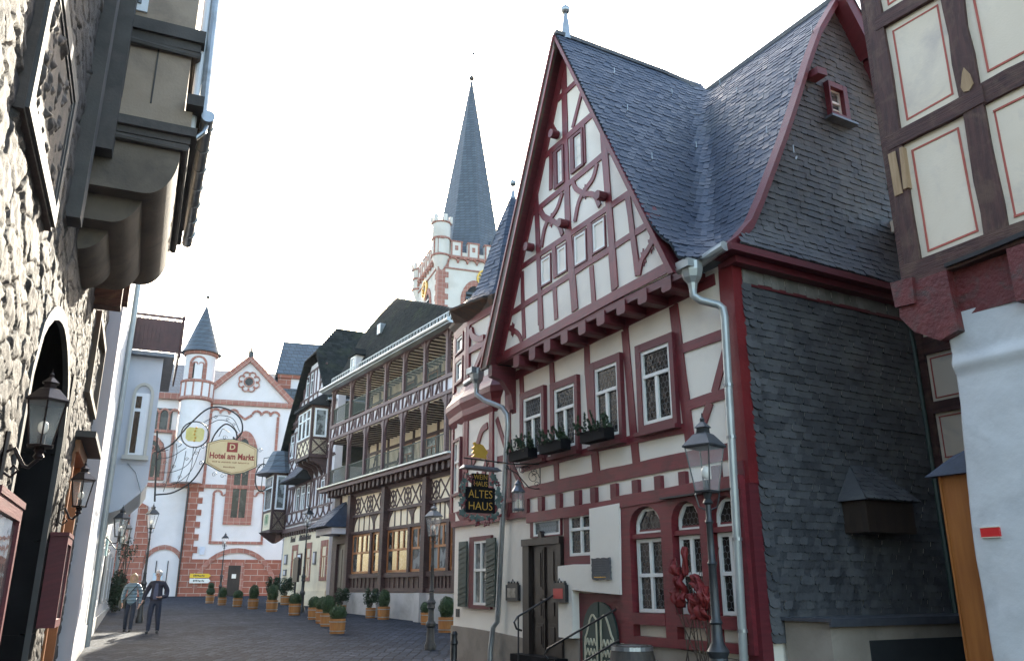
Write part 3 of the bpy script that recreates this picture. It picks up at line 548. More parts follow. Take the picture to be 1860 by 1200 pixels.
# turret roof: eight-sided swept cone
def cone8(mb,c,prof,n=8,ph=.2): mb.lathe(c,prof,n,ph)
g=MB(); ring(g,7.45,7.58,1.0,1.08); ring(g,7.58,7.64,1.08,1.10); g.build('turret_eaves',M('painted_soffit',(.05,.045,.04),(.11,.07,.045),7,.6,.3,30,dirt=(.16,.06,.03),dscale=6),tu)
prof=[(1.56,7.63),(1.26,7.76),(1.0,8.0),(.84,8.35),(.64,9.0),(.36,9.9),(.05,10.72)]
g=MB(); g.lathe((TC.x,TC.y,0),[(r-.03,z-.02) for r,z in prof],8,.35); tr=g.build('turret_roof',under,tu)
g=MB(); g.lathe((TC.x,TC.y,0),[(1.15,7.42),(1.3,7.5),(1.53,7.60),(1.55,7.63)],8,.35); g.build('eaves_cove',bpy.data.materials['painted_soffit'],tu)
g=MB()
def rad_at(z):
    for (r0,z0),(r1,z1) in zip(prof,prof[1:]):
        if z<=z1: return r0+(r1-r0)*(z-z0)/(z1-z0)
    return prof[-1][0]
for k in range(8):
    t0=.35+2*math.pi*k/8; t1=t0+2*math.pi/8; d0=Vector((math.cos(t0),math.sin(t0),0)); d1=Vector((math.cos(t1),math.sin(t1),0))
    def P(u,v,d0=d0,d1=d1):
        r=rad_at(v); w_=r*2*math.sin(math.pi/8); f=u/w_+.5; return Vector((TC.x,TC.y,v))+(d0*(1-f)+d1*f)*r
    rows=[]; z=7.64
    while z<10.6:
        dz=.05 if z<7.95 else .11; hw=rad_at(z)*math.sin(math.pi/8); rows.append((z,z+dz,-hw,hw)); z+=dz
    slates(g,P,rows,.17,SB,th=.012)
g.build('slates',slate,tr)
g=MB(); g.lathe((TC.x,TC.y,0),[(.09,10.55),(.05,10.8),(.022,10.95),(.02,11.02)],10); g.ball((TC.x,TC.y,11.09),.085); g.tube([(TC.x,TC.y,11.1),(TC.x,TC.y,11.3)],.01,6); g.build('finial',zinc,tr)
# ---------------- main roof as one swept surface
sp=[(-.28,6.07),(0,6.28),(.3,6.60),(.52,6.97),(.82,7.54),(1.22,8.31),(1.57,9.03),(1.95,9.85),(2.34,10.62),(2.98,11.56)]
def h2(s):
    if s>2.98: s=5.96-s
    if s<=sp[0][0]: return sp[0][1]+(s-sp[0][0])*.6
    for (s0,z0),(s1,z1) in zip(sp,sp[1:]):
        if s<=s1: return z0+(z1-z0)*(s-s0)/(s1-s0)
    return sp[-1][1]
APX=11.80
def h1(a): 
    d=abs(a-5.42); z=APX-2.0*d
    return z+min(max(0,d-2.35),.6)**2*1.1
def hh(a,s):
    x,y=h1(a),h2(s); k=.55; h=max(k-abs(x-y),0)/k; return max(x,y)+h*h*k*.25
def Pz(u,z):
    lo,hi=-9.9-u*0,12.0
    lo=u-2*9.4; lo,hi=max(lo,-u-1.6*0-1.5),6.2
    # s=(u+d)/2 ; a=(u-d)/2 ; h grows with d
    lo=-12.;hi=12.
    for _ in range(34):
        d=(lo+hi)/2; s=(u+d)/2; a=(u-d)/2
        if s>2.98: v=99
        elif a<5.42: v=99
        else: v=hh(a,s)
        if v<z: lo=d
        else: hi=d
    d=hi; return OHf((u-d)/2,z,-(u+d)/2)
OV=.70
def inv1(z):
    lo,hi=5.42,9.5
    for _ in range(30):
        m=(lo+hi)/2
        if h1(m)>z: lo=m
        else: hi=m
    return lo
def inv2(z):
    lo,hi=-.6,2.98
    for _ in range(30):
        m=(lo+hi)/2
        if h2(m)<z: lo=m
        else: hi=m
    return hi
AE=W+.16
rows=[]; z=6.02; 
while z<11.72:
    u0=inv1(z)-OV; u1=AE+inv2(z) if z<11.5 else inv1(z)+2.98
    if u1>u0+.1: rows.append((z,z+.104,u0,u1))
    z+=.098
g=MB(); nr=len(rows); nc=46; i0=0
zs=[6.0]+[r[0] for r in rows[1:] if r[0]<11.5]+[11.49]
for z in zs:
    u0=inv1(z)-OV+.01; u1=(AE+inv2(z) if z<11.5 else inv1(z)+2.98)-.01
    for c in range(nc+1):
        p=Pz(u0+(u1-u0)*c/nc,z); g.vert(p-Vector((0,0,.02)))
for r in range(len(zs)-1):
    for c in range(nc): b=r*(nc+1)+c; g.face((b,b+1,b+nc+2,b+nc+1))
# far slopes close the volume
def q4(a0,s0,z0,a1,s1,z1,a2,s2,z2,a3,s3,z3): g.quad(OHf(a0,z0,-s0),OHf(a1,z1,-s1),OHf(a2,z2,-s2),OHf(a3,z3,-s3))
q4(5.42,-OV,11.78,5.42,2.98,11.6,2.0,2.98,5.8,2.62,-OV,5.9); q4(-.1,.9,7.7,2.9,.9,7.7,2.9,2.98,11.5,-.1,2.98,11.5); q4(-.1,2.98,11.54,AE,2.98,11.54,AE,6.24,6.07,-.1,6.24,6.07)
q4(5.42,-OV,11.78,5.42,2.98,11.76,5.58,2.98,11.46,5.60,-OV,11.42)
SW=[(0,1.35),(1,1.35),(1,.10),(.8,0),(.25,.05),(0,.3)]
roof=g.build('roof',under,house)
g=MB(); slates(g,Pz,rows,.145,SW,th=.010,ju=.015); g.build('slates',slate,roof)
g=MB(); # ridge caps and snow hooks
for k in range(26): 
    a=OHf(5.42,0,OV-.02-k*.143); z=11.79-.012*max(0,k-18)
    g.box(Fr((a.x,a.y),60.7),0,.16,z-.06,z+.02,-.05,.07)
g.build('ridge_slates',slate_w,roof)
g=MB()
for k in range(44):
    p=OHf(AE-.02-k*.14,0,-2.98); 
    if AE-k*.14<5.6: break
    g.box(Fr((p.x,p.y),150.7),-.15,0,11.49,11.585,-.06,.07)
g.build('ridge_slates',slate_w,roof)
for u,z in ((6.2,10.9),(7.6,10.9),(9.0,11.2),(6.6,9.7),(8.2,9.2),(7.2,8.4),(9.9,8.5),(10.6,9.5),(11.2,10.6),(9.4,10.3),(10.3,7.6)):
    p=Pz(u,z); h=MB(); n=(Pz(u+.05,z)-p).cross(Pz(u,z+.05)-p).normalized(); n=n if n.z>0 else -n
    h.tube([p,p+n*.05,p+n*.05+Vector((0,0,.12))],.009,6); h.tube([p+Vector((0,0,-.03)),p+n*.03+Vector((0,0,-.1))],.012,6); h.build('roof_hook',zinc,roof)
# verge boards
g=MB(); V=OHf.sh(OV-.03)
g.fpoly(V,[(5.42,11.76),(5.42,11.62),(8.30,5.84),(8.40,5.84)],-.04,.03)
g.build('verge_board',redd,roof)
soff=bpy.data.materials['painted_soffit']
g=MB(); g.fpoly(V,[(5.42,11.78),(5.42,11.42),(2.88,6.1),(2.74,5.75),(2.45,5.75)],-.04,.03); vb=g.build('painted_verge_board',soff,roof)
g=MB(); g.beam(V,2.5,5.8,5.42,11.72,.05,.03,.05,rough=0); g.beam(V,2.78,5.8,5.42,11.38,.05,.03,.048,rough=0); g.build('verge_moulding',redb,vb)
g=MB(); g.quad(OHf(5.42,11.70,OV-.04),OHf(2.6,5.85,OV-.04),OHf(2.6,5.85,.38),OHf(5.42,11.7,.38)); g.quad(OHf(5.42,11.66,OV-.04),OHf(8.4,5.9,OV-.04),OHf(8.4,5.9,.38),OHf(5.42,11.66,.38)); g.build('soffit',redd,roof)
g=MB(); c=OHf(5.42,11.8,.42-.0); g.lathe((c.x,c.y,0),[(.10,11.7),(.07,12.05),(.035,12.3),(.03,12.32)],10); g.ball((c.x,c.y,12.40),.095); g.tube([(c.x,c.y,12.45),(c.x,c.y,12.78)],.012,6,rr=[.02,.004]); g.build('finial',zinc,roof)
SD=[(.42,1.35),(1.42,1.35),(1,.08),(.86,0),(.12,.0),(0,.16)]
# side gable in slate
SG=OSf
def gable_half(z):
    return 2.98-inv2(z) 
def Pg(u,z):
    fl=.30*max(0,(6.95-z)/.85)**2; return SG(u,z,.04+fl)
rows=[]; z=6.12
while z<11.35:
    hw=gable_half(z+.06); rows.append((z,z+.108,max(-.25,2.98-hw)+.02,2.98+hw-.02)); z+=.104
g=MB(); zz=6.1; i0=0
pl=[(2.98,11.5)]+[(s,z) for s,z in reversed(sp)][1:]; pr=[(5.96-s,z) for s,z in pl]
g.fpoly(SG,[(s,z) for s,z in pl]+[(s,z) for s,z in reversed(pr)][:-1],-.2,.0)
sgw=g.build('side_gable_wall',under,house)
g=MB(); slates(g,Pg,rows,.135,SD,th=.017); g.build('slates',slate_w,sgw)
def Pl(u,z): return SG(u,z,.012+.03*max(0,(1.2-z)))
rows=[]; z=.95
while z<5.66: rows.append((z,z+.104,.24,5.9)); z+=.1
g=MB(); slates(g,Pl,rows,.135,SD,th=.019); lw=g.build('slate_cladding',slate_w,house)
rows=[]; z=.95; g=MB()
while z<5.66: rows.append((z,z+.122,.10,.30)); z+=.105
slates(g,lambda u,z:SG(u,z,.035),rows,.2,[(0,1.35),(1,1.35),(1,.25),(.75,.0),(.3,.0),(0,.25)],th=.03,ju=0); g.build('edge_slates',slate_w,lw)
g=MB(); slates(g,lambda u,z:SG(u,z,.02),[(5.70,6.02,.15,5.9)],.14,SB,th=.02); g.build('pale_slate_row',slate_light,lw)
g=MB(); g.box(SG,-.3,5.96,6.0,6.10,-.1,.34); g.box(SG,-.1,5.9,5.9,6.0,-.1,.2); g.box(SG,.02,5.9,5.66,5.71,-.1,.05); g.build('eaves_board',redd,house)
# side verge boards following the swept roof edge
g=MB()
for (s0,z0),(s1,z1) in zip(sp,sp[1:]):
    g.fpoly(SG,[(s0,z0+.04),(s0+.02,z0-.10),(s1+.02,z1-.10),(s1,z1+.04)],.02,.19); g.fpoly(SG,[(5.96-s0,z0+.04),(5.96-s0-.16,z0-.2),(5.96-s1-.1,z1-.2),(5.96-s1,z1+.04)],.02,.34)
g.build('side_verge_board',redd,roof)
g=MB()
for (s0,z0),(s1,z1) in zip(sp,sp[1:]): g.quad(SG(5.96-s0,z0+.06,.36),SG(5.96-s1,z1+.06,.36),SG(5.96-s1,z1+.06,-.2),SG(5.96-s0,z0+.06,-.2))
g.build('far_roof_edge',slate,roof)
a0,a1,z0,z1=DT['sw'][0]
window(house,SG,a0+.03,a1-.14,z0+.06,z1-.05,.03,1,(.5,),.04,0,gm=glassl,sur=(.03,.10,.05,.10),so=.13,grid=2)
g=MB(); g.box(SG,a0-.08,a1+.06,z0-.07,z0-.03,.0,.22); g.build('window_sill',lead,house)
g=MB(); g.beam(SG,1.98,9.62,2.2,9.64,.13,0,.3); g.build('hoist_beam',redd,house)
# little slated hood with a wooden box on the side wall
g=MB(); g.fpoly(SG,[(1.68,2.32),(2.66,2.32),(2.66,2.74),(1.68,2.74)],.03,.42); bx=g.build('wall_hatch',M('hatch_wood',(.022,.014,.01),(.04,.024,.016),4,.6,.3,20,(4,4,.5)),house)
def Ph(u,v):
    t_=(v-2.74)/.5; w_=.58*(1-t_*.55); return SG(2.17+u*(w_/.58),v,.5-.45*t_)
g=MB(); rows=[(2.74+.0625*k,2.74+.0625*k+.07,-.58,.58) for k in range(8)]; slates(g,Ph,rows,.16,th=.012)
g.fpoly(SG,[(1.6,2.76),(2.74,2.76),(2.42,3.24),(1.92,3.24)],.02,.05)
g.quad(SG(1.59,2.74,.5),SG(2.75,2.74,.5),SG(2.75,2.74,.02),SG(1.59,2.74,.02)); g.quad(SG(1.59,2.74,.5),SG(1.92,3.24,.05),SG(1.92,3.24,.02),SG(1.59,2.74,.02)); g.quad(SG(2.75,2.74,.5),SG(2.42,3.24,.05),SG(2.42,3.24,.02),SG(2.75,2.74,.02)); g.build('hood',slate_w,bx)
# gutters and downpipes
def pipe(parent,pts,r=.055,name='downpipe',mat=None,clips=True):
    g=MB(); g.tube(pts,r,12)
    o=g.build(name,mat or zinc,parent,smooth='auto')
    if clips:
        a,b=Vector(pts[-2]),Vector(pts[-1]); L_=(b-a).length
        for k in range(1,int(L_/1.6)+1):
            p=a+(b-a)*(k*1.6/L_); h=MB(); d=(b-a).normalized()*.025; h.tube([p-d,p+d],r*1.13,12); h.build('pipe_clip',mat or zinc,o)
    return o
def hopper(parent,p,n,mat):
    g=MB(); g.lathe(p,[(.055,-.2),(.07,-.1),(.13,-.02),(.155,.08),(.16,.2),(.145,.21)],8,.3); g.box(Fr((p[0],p[1]),150.7),-.13,.13,p[2]+.1,p[2]+.22,-.02,.18); return g.build('hopper',mat,parent)
g=MB(); c=[OHf(8.42,6.0,.30),OHf(8.9,6.04,.34),OHf(9.08,6.06,.34)]; g.tube(c,.075,12); g.tube([OHf(8.3,5.93,.52),OHf(8.5,5.97,.5)],.07,12); g.build('gutter',zincb,roof)
hp=hopper(roof,OHf(8.50,5.78,.44),None,zincb)
pipe(house,[OHf(8.50,5.6,.44),OHf(8.50,5.5,.44),OHf(8.57,5.42,.38),OHf(8.72,5.34,.2),OHf(8.76,5.28,.16),OHf(8.77,5.15,.15),OHf(8.66,.75,.18),OHf(8.6,.6,.22)],.055,mat=zincb,clips=False)
for z in (4.2,3.5,2.2,1.1): g=MB(); q=OHf(8.66+.11*(z-.75)/4.4,z,.152+.02*(5.15-z)/4.4); g.tube([q-Vector((0,0,.02)),q+Vector((0,0,.02))],.064,12); g.build('pipe_clip',zinc,house)
hopper(roof,OHf(1.93,5.72,.5),None,zinc); g=MB(); g.tube([OHf(1.2,5.78,.4),OHf(1.85,5.8,.45)],.06,12); g.build('gutter',zinc,roof)
pipe(house,[OHf(1.93,5.55,.5),OHf(1.93,5.4,.5),OHf(2.1,5.25,.4),OHf(2.5,5.05,.2),OHf(2.58,4.9,.14),OHf(2.58,4.7,.13),OHf(2.2,1.0,.13),OHf(2.12,.9,.18),OHf(2.1,.5,.22),OHf(2.08,-.2,.22)],.052,clips=False)
# carved bracket under the verge
g=MB(); 
g.fpoly(Fr(OHf(2.62,0,0).to_2d()[:],60.7),[(-.55,5.85),(.02,5.85),(.02,4.9),(-.06,5.0),(-.12,5.3),(-.3,5.55),(-.55,5.62)],-.08,.08); g.build('carved_bracket',redd,house)
# numerals on the plaster
text('date_numerals','1392',OHf,2.72,4.32,.01,.26,iron,house,ext=.01)
# wall low parapet along the alley
lp=MB(); lp.box(SG,.35,3.8,-.3,1.22,.05,.75); aw=lp.build('alley_wall',plinth_m,None); tag(aw,'low rendered wall with a metal cap below the slate-clad side wall','wall')
lp=MB(); lp.box(SG,.28,3.84,1.222,1.262,.04,.84); lp.box(SG,.28,3.84,1.17,1.223,.80,.84); lp.build('metal_cap',lead,aw)
lp=MB(); lp.box(SG,1.0,3.6,-.2,1.0,.752,.76); lp.build('dark_opening',under,aw)
# ---------------- the gallery hotel
HO=Fr((-8.5,40.4),148)
hotel=thing('gallery_hotel',HO(0,gz(40),0),'long brown half-timbered hotel with two open timber galleries above tall restaurant windows','hotel')
gz_h=.3
g=MB(); g.box(HO,.0,12.9,-.2,6.0,-.4,-.005); g.box(HO,-.6,12.9,6.0,11.0,-1.9,-1.6); g.build('wall',plaster_y,hotel)
g=MB(); g.box(HO,-.6,12.9,-.2,11.0,-9,-8.8); g.box(Fr(HO(12.9,0,0).to_2d()[:],148-90),.05,8.8,-.2,11.0,-.0,.2); g.build('rear_wall',plaster_y,hotel)
g=MB(); g.box(HO,2.0,12.9,-.3,1.43,-.05,.16); 
for a in (2.45,6.28,10.15): g.box(HO,a-.22,a+.22,-.3,1.45,.16,.42)
g.build('plinth',plinth_g,hotel)
t=MB()
for a in (2.45,6.28,10.15,12.7): t.box(HO,a-.16,a+.16,1.45,5.65,-.05,.26)
t.box(HO,2.1,12.9,5.56,6.0,-.05,.10); t.box(HO,2.3,12.9,3.88,4.0,-.05,.12); t.box(HO,2.3,12.9,4.63,4.75,-.05,.10); t.box(HO,2.3,12.9,2.02,2.2,-.05,.16); t.box(HO,2.3,12.9,1.45,1.62,-.05,.15)
t.box(HO,2.61,6.12,1.62,2.02,-.05,.06); t.box(HO,6.44,9.99,1.62,2.02,-.05,.062); t.box(HO,10.31,12.54,1.62,2.02,-.05,.058)
for b0,b1 in ((2.61,6.12),(6.44,9.99),(10.31,12.54)):
    mid={2.61:4.87,6.44:8.66}.get(b0,11.9)
    t.box(HO,mid-.1,mid+.1,2.2,3.88,-.05,.13)
    for k in range(1,8):
        a=b0+(b1-b0)*k/8; t.box(HO,a-.05,a+.05,1.62,2.02,.06,.10)
    for k in range(1,6): a=b0+(b1-b0)*k/6; t.box(HO,a-.035,a+.035,4.0,4.63,-.05,.02)
    # curved brackets
    for c in (b0,mid,b1):
        for s in (-1,1):
            if (c==b0 and s<0) or (c==b1 and s>0): continue
            P=[(c,4.63),(c,4.0)]+[(c+s*(.04+.4*(k/5)**2.6),4.0+.63*k/5) for k in range(6)]
            t.fpoly(HO,P,-.05,.03)
    # frieze of interlaced rings and saltires
    n=5 if b1-b0>3 else 3
    for k in range(n):
        c=b0+(b1-b0)*(k+.5)/n; h=.36; zc=5.13; w_=(b1-b0)/n
        t.beam(HO,c-w_*.5,zc-h,c+w_*.5,zc+h,.06,-.05,.02,rough=.002); t.beam(HO,c-w_*.5,zc+h,c+w_*.5,zc-h,.06,-.05,.022,rough=.002)
        if k%2==0:
            t.curve(HO,[(c+.30*math.cos(q*math.pi/4),zc+.33*math.sin(q*math.pi/4)) for q in range(9)],.055,-.05,.026,sub=2)
            t.box(HO,c-.02,c+.02,zc-.36,zc+.36,-.05,.018)
t.build('ground_floor_timbers',brown,hotel)
for a0,a1 in ((2.66,4.76),(4.98,6.08),(6.49,8.55),(8.77,9.95),(10.36,11.79),(12.0,12.5)):
    window(hotel,HO,a0,a1,2.22,3.87,.0,2 if a1-a0>1.3 else 1,(.48,),.085,0,gm=glassc,fm=winwood,topcols=4 if a1-a0>1.3 else 2)
# jetty with joist ends and zinc edge
g=MB(); g.box(HO,-.7,12.9,6.0,6.16,-1.9,.62); g.build('jetty_beam',brownl,hotel)
g=MB(); g.box(HO,-.75,12.9,6.17,6.23,-1.9,.72); g.build('zinc_edge',zinc,hotel)
for k in range(28):
    a=.3+k*.455; g=MB(); g.fpoly(HO,[(a-.09,6.0),(a-.09,5.76),(a-.05,5.7),(a+.05,5.7),(a+.09,5.76),(a+.09,6.0)],.14,.5); g.build('joist_end',brown,hotel)
# galleries
GF=HO.sh(.45)
posts=[-.1,2.35,4.38,6.38,8.26,10.2,12.12,12.75]
t=MB()
for lv,(z0,z1) in enumerate(((6.23,8.45),(9.2,10.95))):
    for k,a in enumerate(posts):
        t.box(GF,a-.08,a+.08,z0,z1,-.16,.0)
        if lv==0 or 1:
            for s in (-1,1):
                if k==0 and s<0 or k==len(posts)-1 and s>0: continue
                hh_=.75 if lv==0 else .5
                P=[(a+s*.08,z1),(a+s*.08,z1-hh_)]+[(a+s*(.08+.36*(j/4)**2),z1-hh_+hh_*j/4) for j in range(1,5)]
                t.fpoly(GF,P,-.12,-.04)
    t.box(GF,-.2,12.9,z1,z1+.14,-.17,.02)
t.box(GF,-.2,12.9,9.06,9.2,-.17,.03)
# parapet struts of the upper gallery
for k in range(len(posts)-1):
    a0,a1=posts[k],posts[k+1]
    if a1-a0<1: continue
    n=5
    for j in range(n+1):
        a=a0+(a1-a0)*j/n
        if j%2==0 or j==n: t.beam(GF,a,8.6,a,9.07,.06,-.1,.01)
        else: t.beam(GF,a-.1,8.6,a+.12,9.07,.055,-.1,.012)
    for j in range(n): 
        if j%2: 
            a=a0+(a1-a0)*(j+.5)/n; t.beam(GF,a+.1,8.6,a-.1,9.07,.05,-.1,.008)
t.build('gallery_frame',brownl,hotel)
g=MB(); g.box(GF,-.2,12.9,8.6,9.05,-.14,-.06); g.build('gallery_parapet',plaster_h,hotel)
for nm,z in (('gallery_ceiling',8.42),('upper_ceiling',10.97)):
    g=MB(); g.box(HO,-.6,12.9,z,z+.05,-1.6,.36); c=g.build(nm,board_c,hotel)
    g=MB()
    for k in range(30): a=-.3+k*.45; g.box(HO,a-.045,a+.045,z-.05,z,-1.6,.34)
    g.build('ceiling_joists',brown,c)
for z0 in (6.3,9.25):
    for k in range(len(posts)-1):
        a0,a1=posts[k]+.08,posts[k+1]-.08
        if a1-a0<.6: continue
        g=MB(); h=.72 if z0<7 else .78
        g.tube([GF(a0,z0+h,-.08),GF(a1,z0+h,-.08)],.025,6); g.tube([GF(a0,z0+.08,-.08),GF(a1,z0+.08,-.08)],.018,6)
        n=int((a1-a0)/.115)
        for j in range(1,n): a=a0+(a1-a0)*j/n; g.box(GF,a-.011,a+.011,z0+.08,z0+h,-.09,-.07)
        g.build('railing',green_s,hotel)
# back walls of the galleries
bkf=HO.sh(-1.6)
t=MB()
for z0,z1 in ((6.2,8.4),(9.0,10.9)):
    for a in (0,1.1,2.4,3.9,5.2,6.4,7.6,8.8,10.2,11.4,12.6): t.beam(bkf,a,z0,a,z1,.17,-.05,.04)
    t.beam(bkf,-.5,z1-.45,12.9,z1-.45,.14,-.05,.035); t.beam(bkf,-.5,z0+1.0,5.2,z0+1.0,.12,-.05,.03)
    for a in (.1,3.0,9.0): t.beam(bkf,a,z0,a+.9,z1-.5,.13,-.05,.03); 
t.build('gallery_back_timbers',brown,hotel)
for z0 in (6.3,9.15):
    for a0,a1 in ((4.05,5.1),(6.5,7.5),(8.95,10.05),(11.5,12.5)): window(hotel,bkf,a0,a1,z0,z0+1.55,.0,2,(.3,),.07,0,gm=glass,fm=winwood,sur=(.06,.06,.02,.06),sm=brown,so=.06,name='balcony_door')
# furniture glimpses on the galleries
# roof
hr=[(.75,11.06),(.2,11.35),(-.35,12.5),(-1.0,14.1),(-1.6,15.2),(-2.2,16.07)]
hl=[(-.9,11.06),(-.9,12.5),(-.5,14.1),(.35,15.2),(1.14,16.07)]; hq=[(12.95,11.06),(12.95,11.4),(10.3,12.6),(1.16,16.07)]
def itp(T,v):
    for (o0,z0),(o1,z1) in zip(T,T[1:]):
        if v<=z1: return o0+(o1-o0)*(v-z0)/(z1-z0)
    return T[-1][0]
def Phr(u,v): return HO(u,v,itp(hr,v))
rows=[]; z=11.06
while z<16.0: rows.append((z,z+.17,itp(hl,z+.2)+.02,itp(hq,z+.2)-.05)); z+=.155
g=MB(); zs=[11.06,11.35,11.9,12.5,12.6,13.3,14.1,14.7,15.2,15.6,16.07]
for z0,z1 in zip(zs,zs[1:]): g.quad(*[HO(a,z-.02,itp(hr,z)) for a,z in ((itp(hl,z0),z0),(itp(hq,z0),z0),(itp(hq,z1),z1),(itp(hl,z1),z1))])
for T in (hl,hq):
    for z0,z1 in zip(zs,zs[1:]): g.quad(HO(itp(T,z0),z0-.02,itp(hr,z0)),HO(itp(T,z1),z1-.02,itp(hr,z1)),HO(itp(T,z1),z1-.02,-9),HO(itp(T,z0),z0-.02,-9))
rf=g.build('roof',under,hotel)
g=MB(); slates(g,Phr,rows,.27,SW,th=.012); g.build('slates',slate_far,rf)
g=MB(); g.tube([HO(-.9,11.1,.82),HO(12.95,11.1,.82)],.08,10); g.box(HO,-.9,12.95,10.98,11.08,.3,.8); g.build('gutter',zinc,rf)
g=MB()
for z in (11.45,11.68): g.box(HO,-.5,12.9,z,z+.03,.38,.40)
for k in range(46): a=-.5+k*.298; g.box(HO,a-.07,a-.05,11.35,11.72,.38,.40); g.box(HO,a+.03,a+.05,11.45,11.68,.38,.395)
g.build('snow_guard',zinc,rf)
g=MB(); g.box(HO,1.2,1.9,11.5,12.5,-1.5,.1); dm=g.build('dormer',plaster_h,rf); g=MB(); g.fpoly(HO,[(1.0,12.45),(2.1,12.45),(1.55,12.9)],-2.2,.2); g.build('dormer_roof',slate_far,dm); window(rf,HO,1.3,1.8,11.75,12.4,.1,1,(),.06,0,gm=glassl,name='dormer_window')
g=MB(); g.box(HO,2.6,3.0,13.4,13.9,-1.0,-.62); g.build('roof_light',zinc,rf)
# entrance with a small slate hood at the left end
g=MB(); g.box(HO,.9,1.05,.3,3.9,-.05,.2); g.box(HO,2.15,2.29,.3,3.9,-.05,.2); g.box(HO,.2,.9,.3,5.9,-.05,.1); g.box(HO,1.05,2.15,3.55,3.9,-.05,.2); g.build('entrance_frame',brown,hotel)
g=MB(); g.box(HO,1.05,2.15,.4,3.55,-.04,.06)
for q in range(2):
    for z0,z1 in ((.8,1.5),(1.65,3.3)): g.box(HO,1.12+q*.53,1.57+q*.53,z0,z1,.06,.10)
g.build('door',M('grey_brown_door',(.07,.055,.045),(.10,.08,.065),4,.5,.2,20,(4,4,.5)),hotel)
g=MB(); 
def hood(mb,f,a0,a1,z0,z1,oo,mt,par,nm='hood'):
    m=(a0+a1)/2; q=(a1-a0)*.18
    def Ph(u,v): t_=min(1,max(0,(v-z0)/(z1-z0))); w_=(a1-a0)/2*(1-t_**.8*.62); return f(m+u*w_,v,oo*(1-t_))
    rows=[(z0+(z1-z0)*k/8,z0+(z1-z0)*(k+1)/8,-1,1) for k in range(8)]
    b=MB(); b.prism([f(a0,z0,oo),f(a1,z0,oo),f(a1,z0,0),f(a0,z0,0)],[f(m-q,z1,.02),f(m+q,z1,.02),f(m+q,z1,0),f(m-q,z1,0)])
    h=b.build(nm,under,par); b=MB(); slates(b,Ph,rows,.3,th=.014); 
    b.quad(f(a0,z0,oo+.01),f(m-q,z1,.03),f(m-q,z1,0),f(a0-.01,z0,0)); b.quad(f(a1,z0,oo+.01),f(m+q,z1,.03),f(m+q,z1,0),f(a1+.01,z0,0)); b.build('slates',mt,h); return h
hood(g,HO,-.1,2.3,4.25,5.4,1.3,slate,hotel)
g=MB(); g.box(HO,.1,2.2,3.95,4.23,.1,.9); g.build('hood_box',plaster_h,hotel)
# unseen house added to block the sun across the lane, behind the wine house
lf_=Fr((3.2,31.5),148); lh=thing('lane_sun_block_house',lf_(2,.4,0),'plain cream house added across the side lane to block the sun, unseen behind the old wine house','house')
g=MB(); g.box(lf_,-.5,9,-.2,9.5,-9,0); g.build('wall',plaster_y,lh); g=MB(); g.prism([lf_(-.8,9.5,.4),lf_(9.3,9.5,.4),lf_(9.3,9.5,-9.4),lf_(-.8,9.5,-9.4)],[lf_(-.8,13,-4.4),lf_(9.3,13,-4.4),lf_(9.3,13,-4.6),lf_(-.8,13,-4.6)]); g.build('roof',slate_far,lh)
for a in (.8,3,5.2,7.4):
    for z in (1.6,4.6,7.2): window(lh,lf_,a,a+1,z,z+1.5,.0,2,(.34,),.07,0)
# ---------------- middle house, gable to the street
MO=Fr((-8.92,42.4),151)
mid=thing('gabled_hotel',MO(-5,gz(46),0),'narrow mauve half-timbered hotel with a hipped slate gable and oriels','hotel')
g=MB(); g.fpoly(MO,[(-9.7,0),(-.6,0),(-.6,11.6),(-2.3,12.4),(-3.9,14.3),(-6.4,14.3),(-10.6,9.2),(-10.4,4.8),(-9.7,4.8)],-.4,0); g.build('wall',plaster_h,mid)
g=MB(); g.box(MO,-9.65,-.65,0,4.75,0,.012); g.box(MO,-10.0,-.62,.2,1.5,.012,.06); g.build('ground_floor_render',plaster_y,mid)
g=MB(); g.box(Fr(MO(-9.7,0,0).to_2d()[:],61),-.0,9,0,9,-.2,-.0); g.build('rear_wall',plaster_h,mid)
t=MB(); F=MO
t.box(F,-10.3,-.6,4.72,4.95,-.05,.16); t.beam(F,-10.4,5.15,-.6,5.15,0.095,-.05,.08); t.beam(F,-10.3,5.85,-.6,5.78,0.095,-.05,.06); t.beam(F,-10.3,7.35,-.6,7.35,0.102,-.05,.06); t.beam(F,-10.5,8.25,-.6,8.3,0.136,-.05,.09); t.beam(F,-10.3,9.0,-.6,9.0,0.088,-.05,.06); t.beam(F,-10.2,10.65,-.6,10.65,0.095,-.05,.06)
t.beam(F,-9.9,11.25,-1.8,11.3,0.150,-.05,.12); t.beam(F,-8.6,12.4,-2.7,12.4,0.082,-.05,.06); t.beam(F,-7.6,13.9,-4.0,13.9,0.088,-.05,.07)
for a in (-10.2,-9.0,-8.3,-7.6,-5.55,-4.6,-3.9,-3.3,-2.7,-.8,-1.75): t.beam(F,a,5.85,a,7.35,0.102,-.05,.055)
for a in (-10.1,-8.85,-8.1,-7.3,-6.6,-5.7,-1.6,-.75): t.beam(F,a,9.0,a,10.65,0.102,-.05,.055)
for a in (-9.1,-8.1,-7.35,-6.4,-5.5,-4.6,-3.5,-2.6): t.beam(F,a,11.35,a,12.4,0.082,-.05,.055)
for a in (-7.6,-6.2,-5.7,-5.0,-4.3): t.beam(F,a,12.4,a,13.9,0.082,-.05,.05)
for a0,a1 in ((-9.4,-8.9),(-8.2,-8.6),(-3.2,-2.85),(-4.5,-4.1),(-8.9,-8.0)): t.beam(F,a0,5.9,a1,7.3,0.075,-.05,.05); 
for k in range(9):
    a=-9.8+k*1.05; t.curve(F,[(a,5.2),(a+.35,5.45),(a+.4,5.8)],0.061,-.05,.05); t.curve(F,[(a+.95,5.2),(a+.6,5.45),(a+.5,5.8)],0.061,-.05,.052)
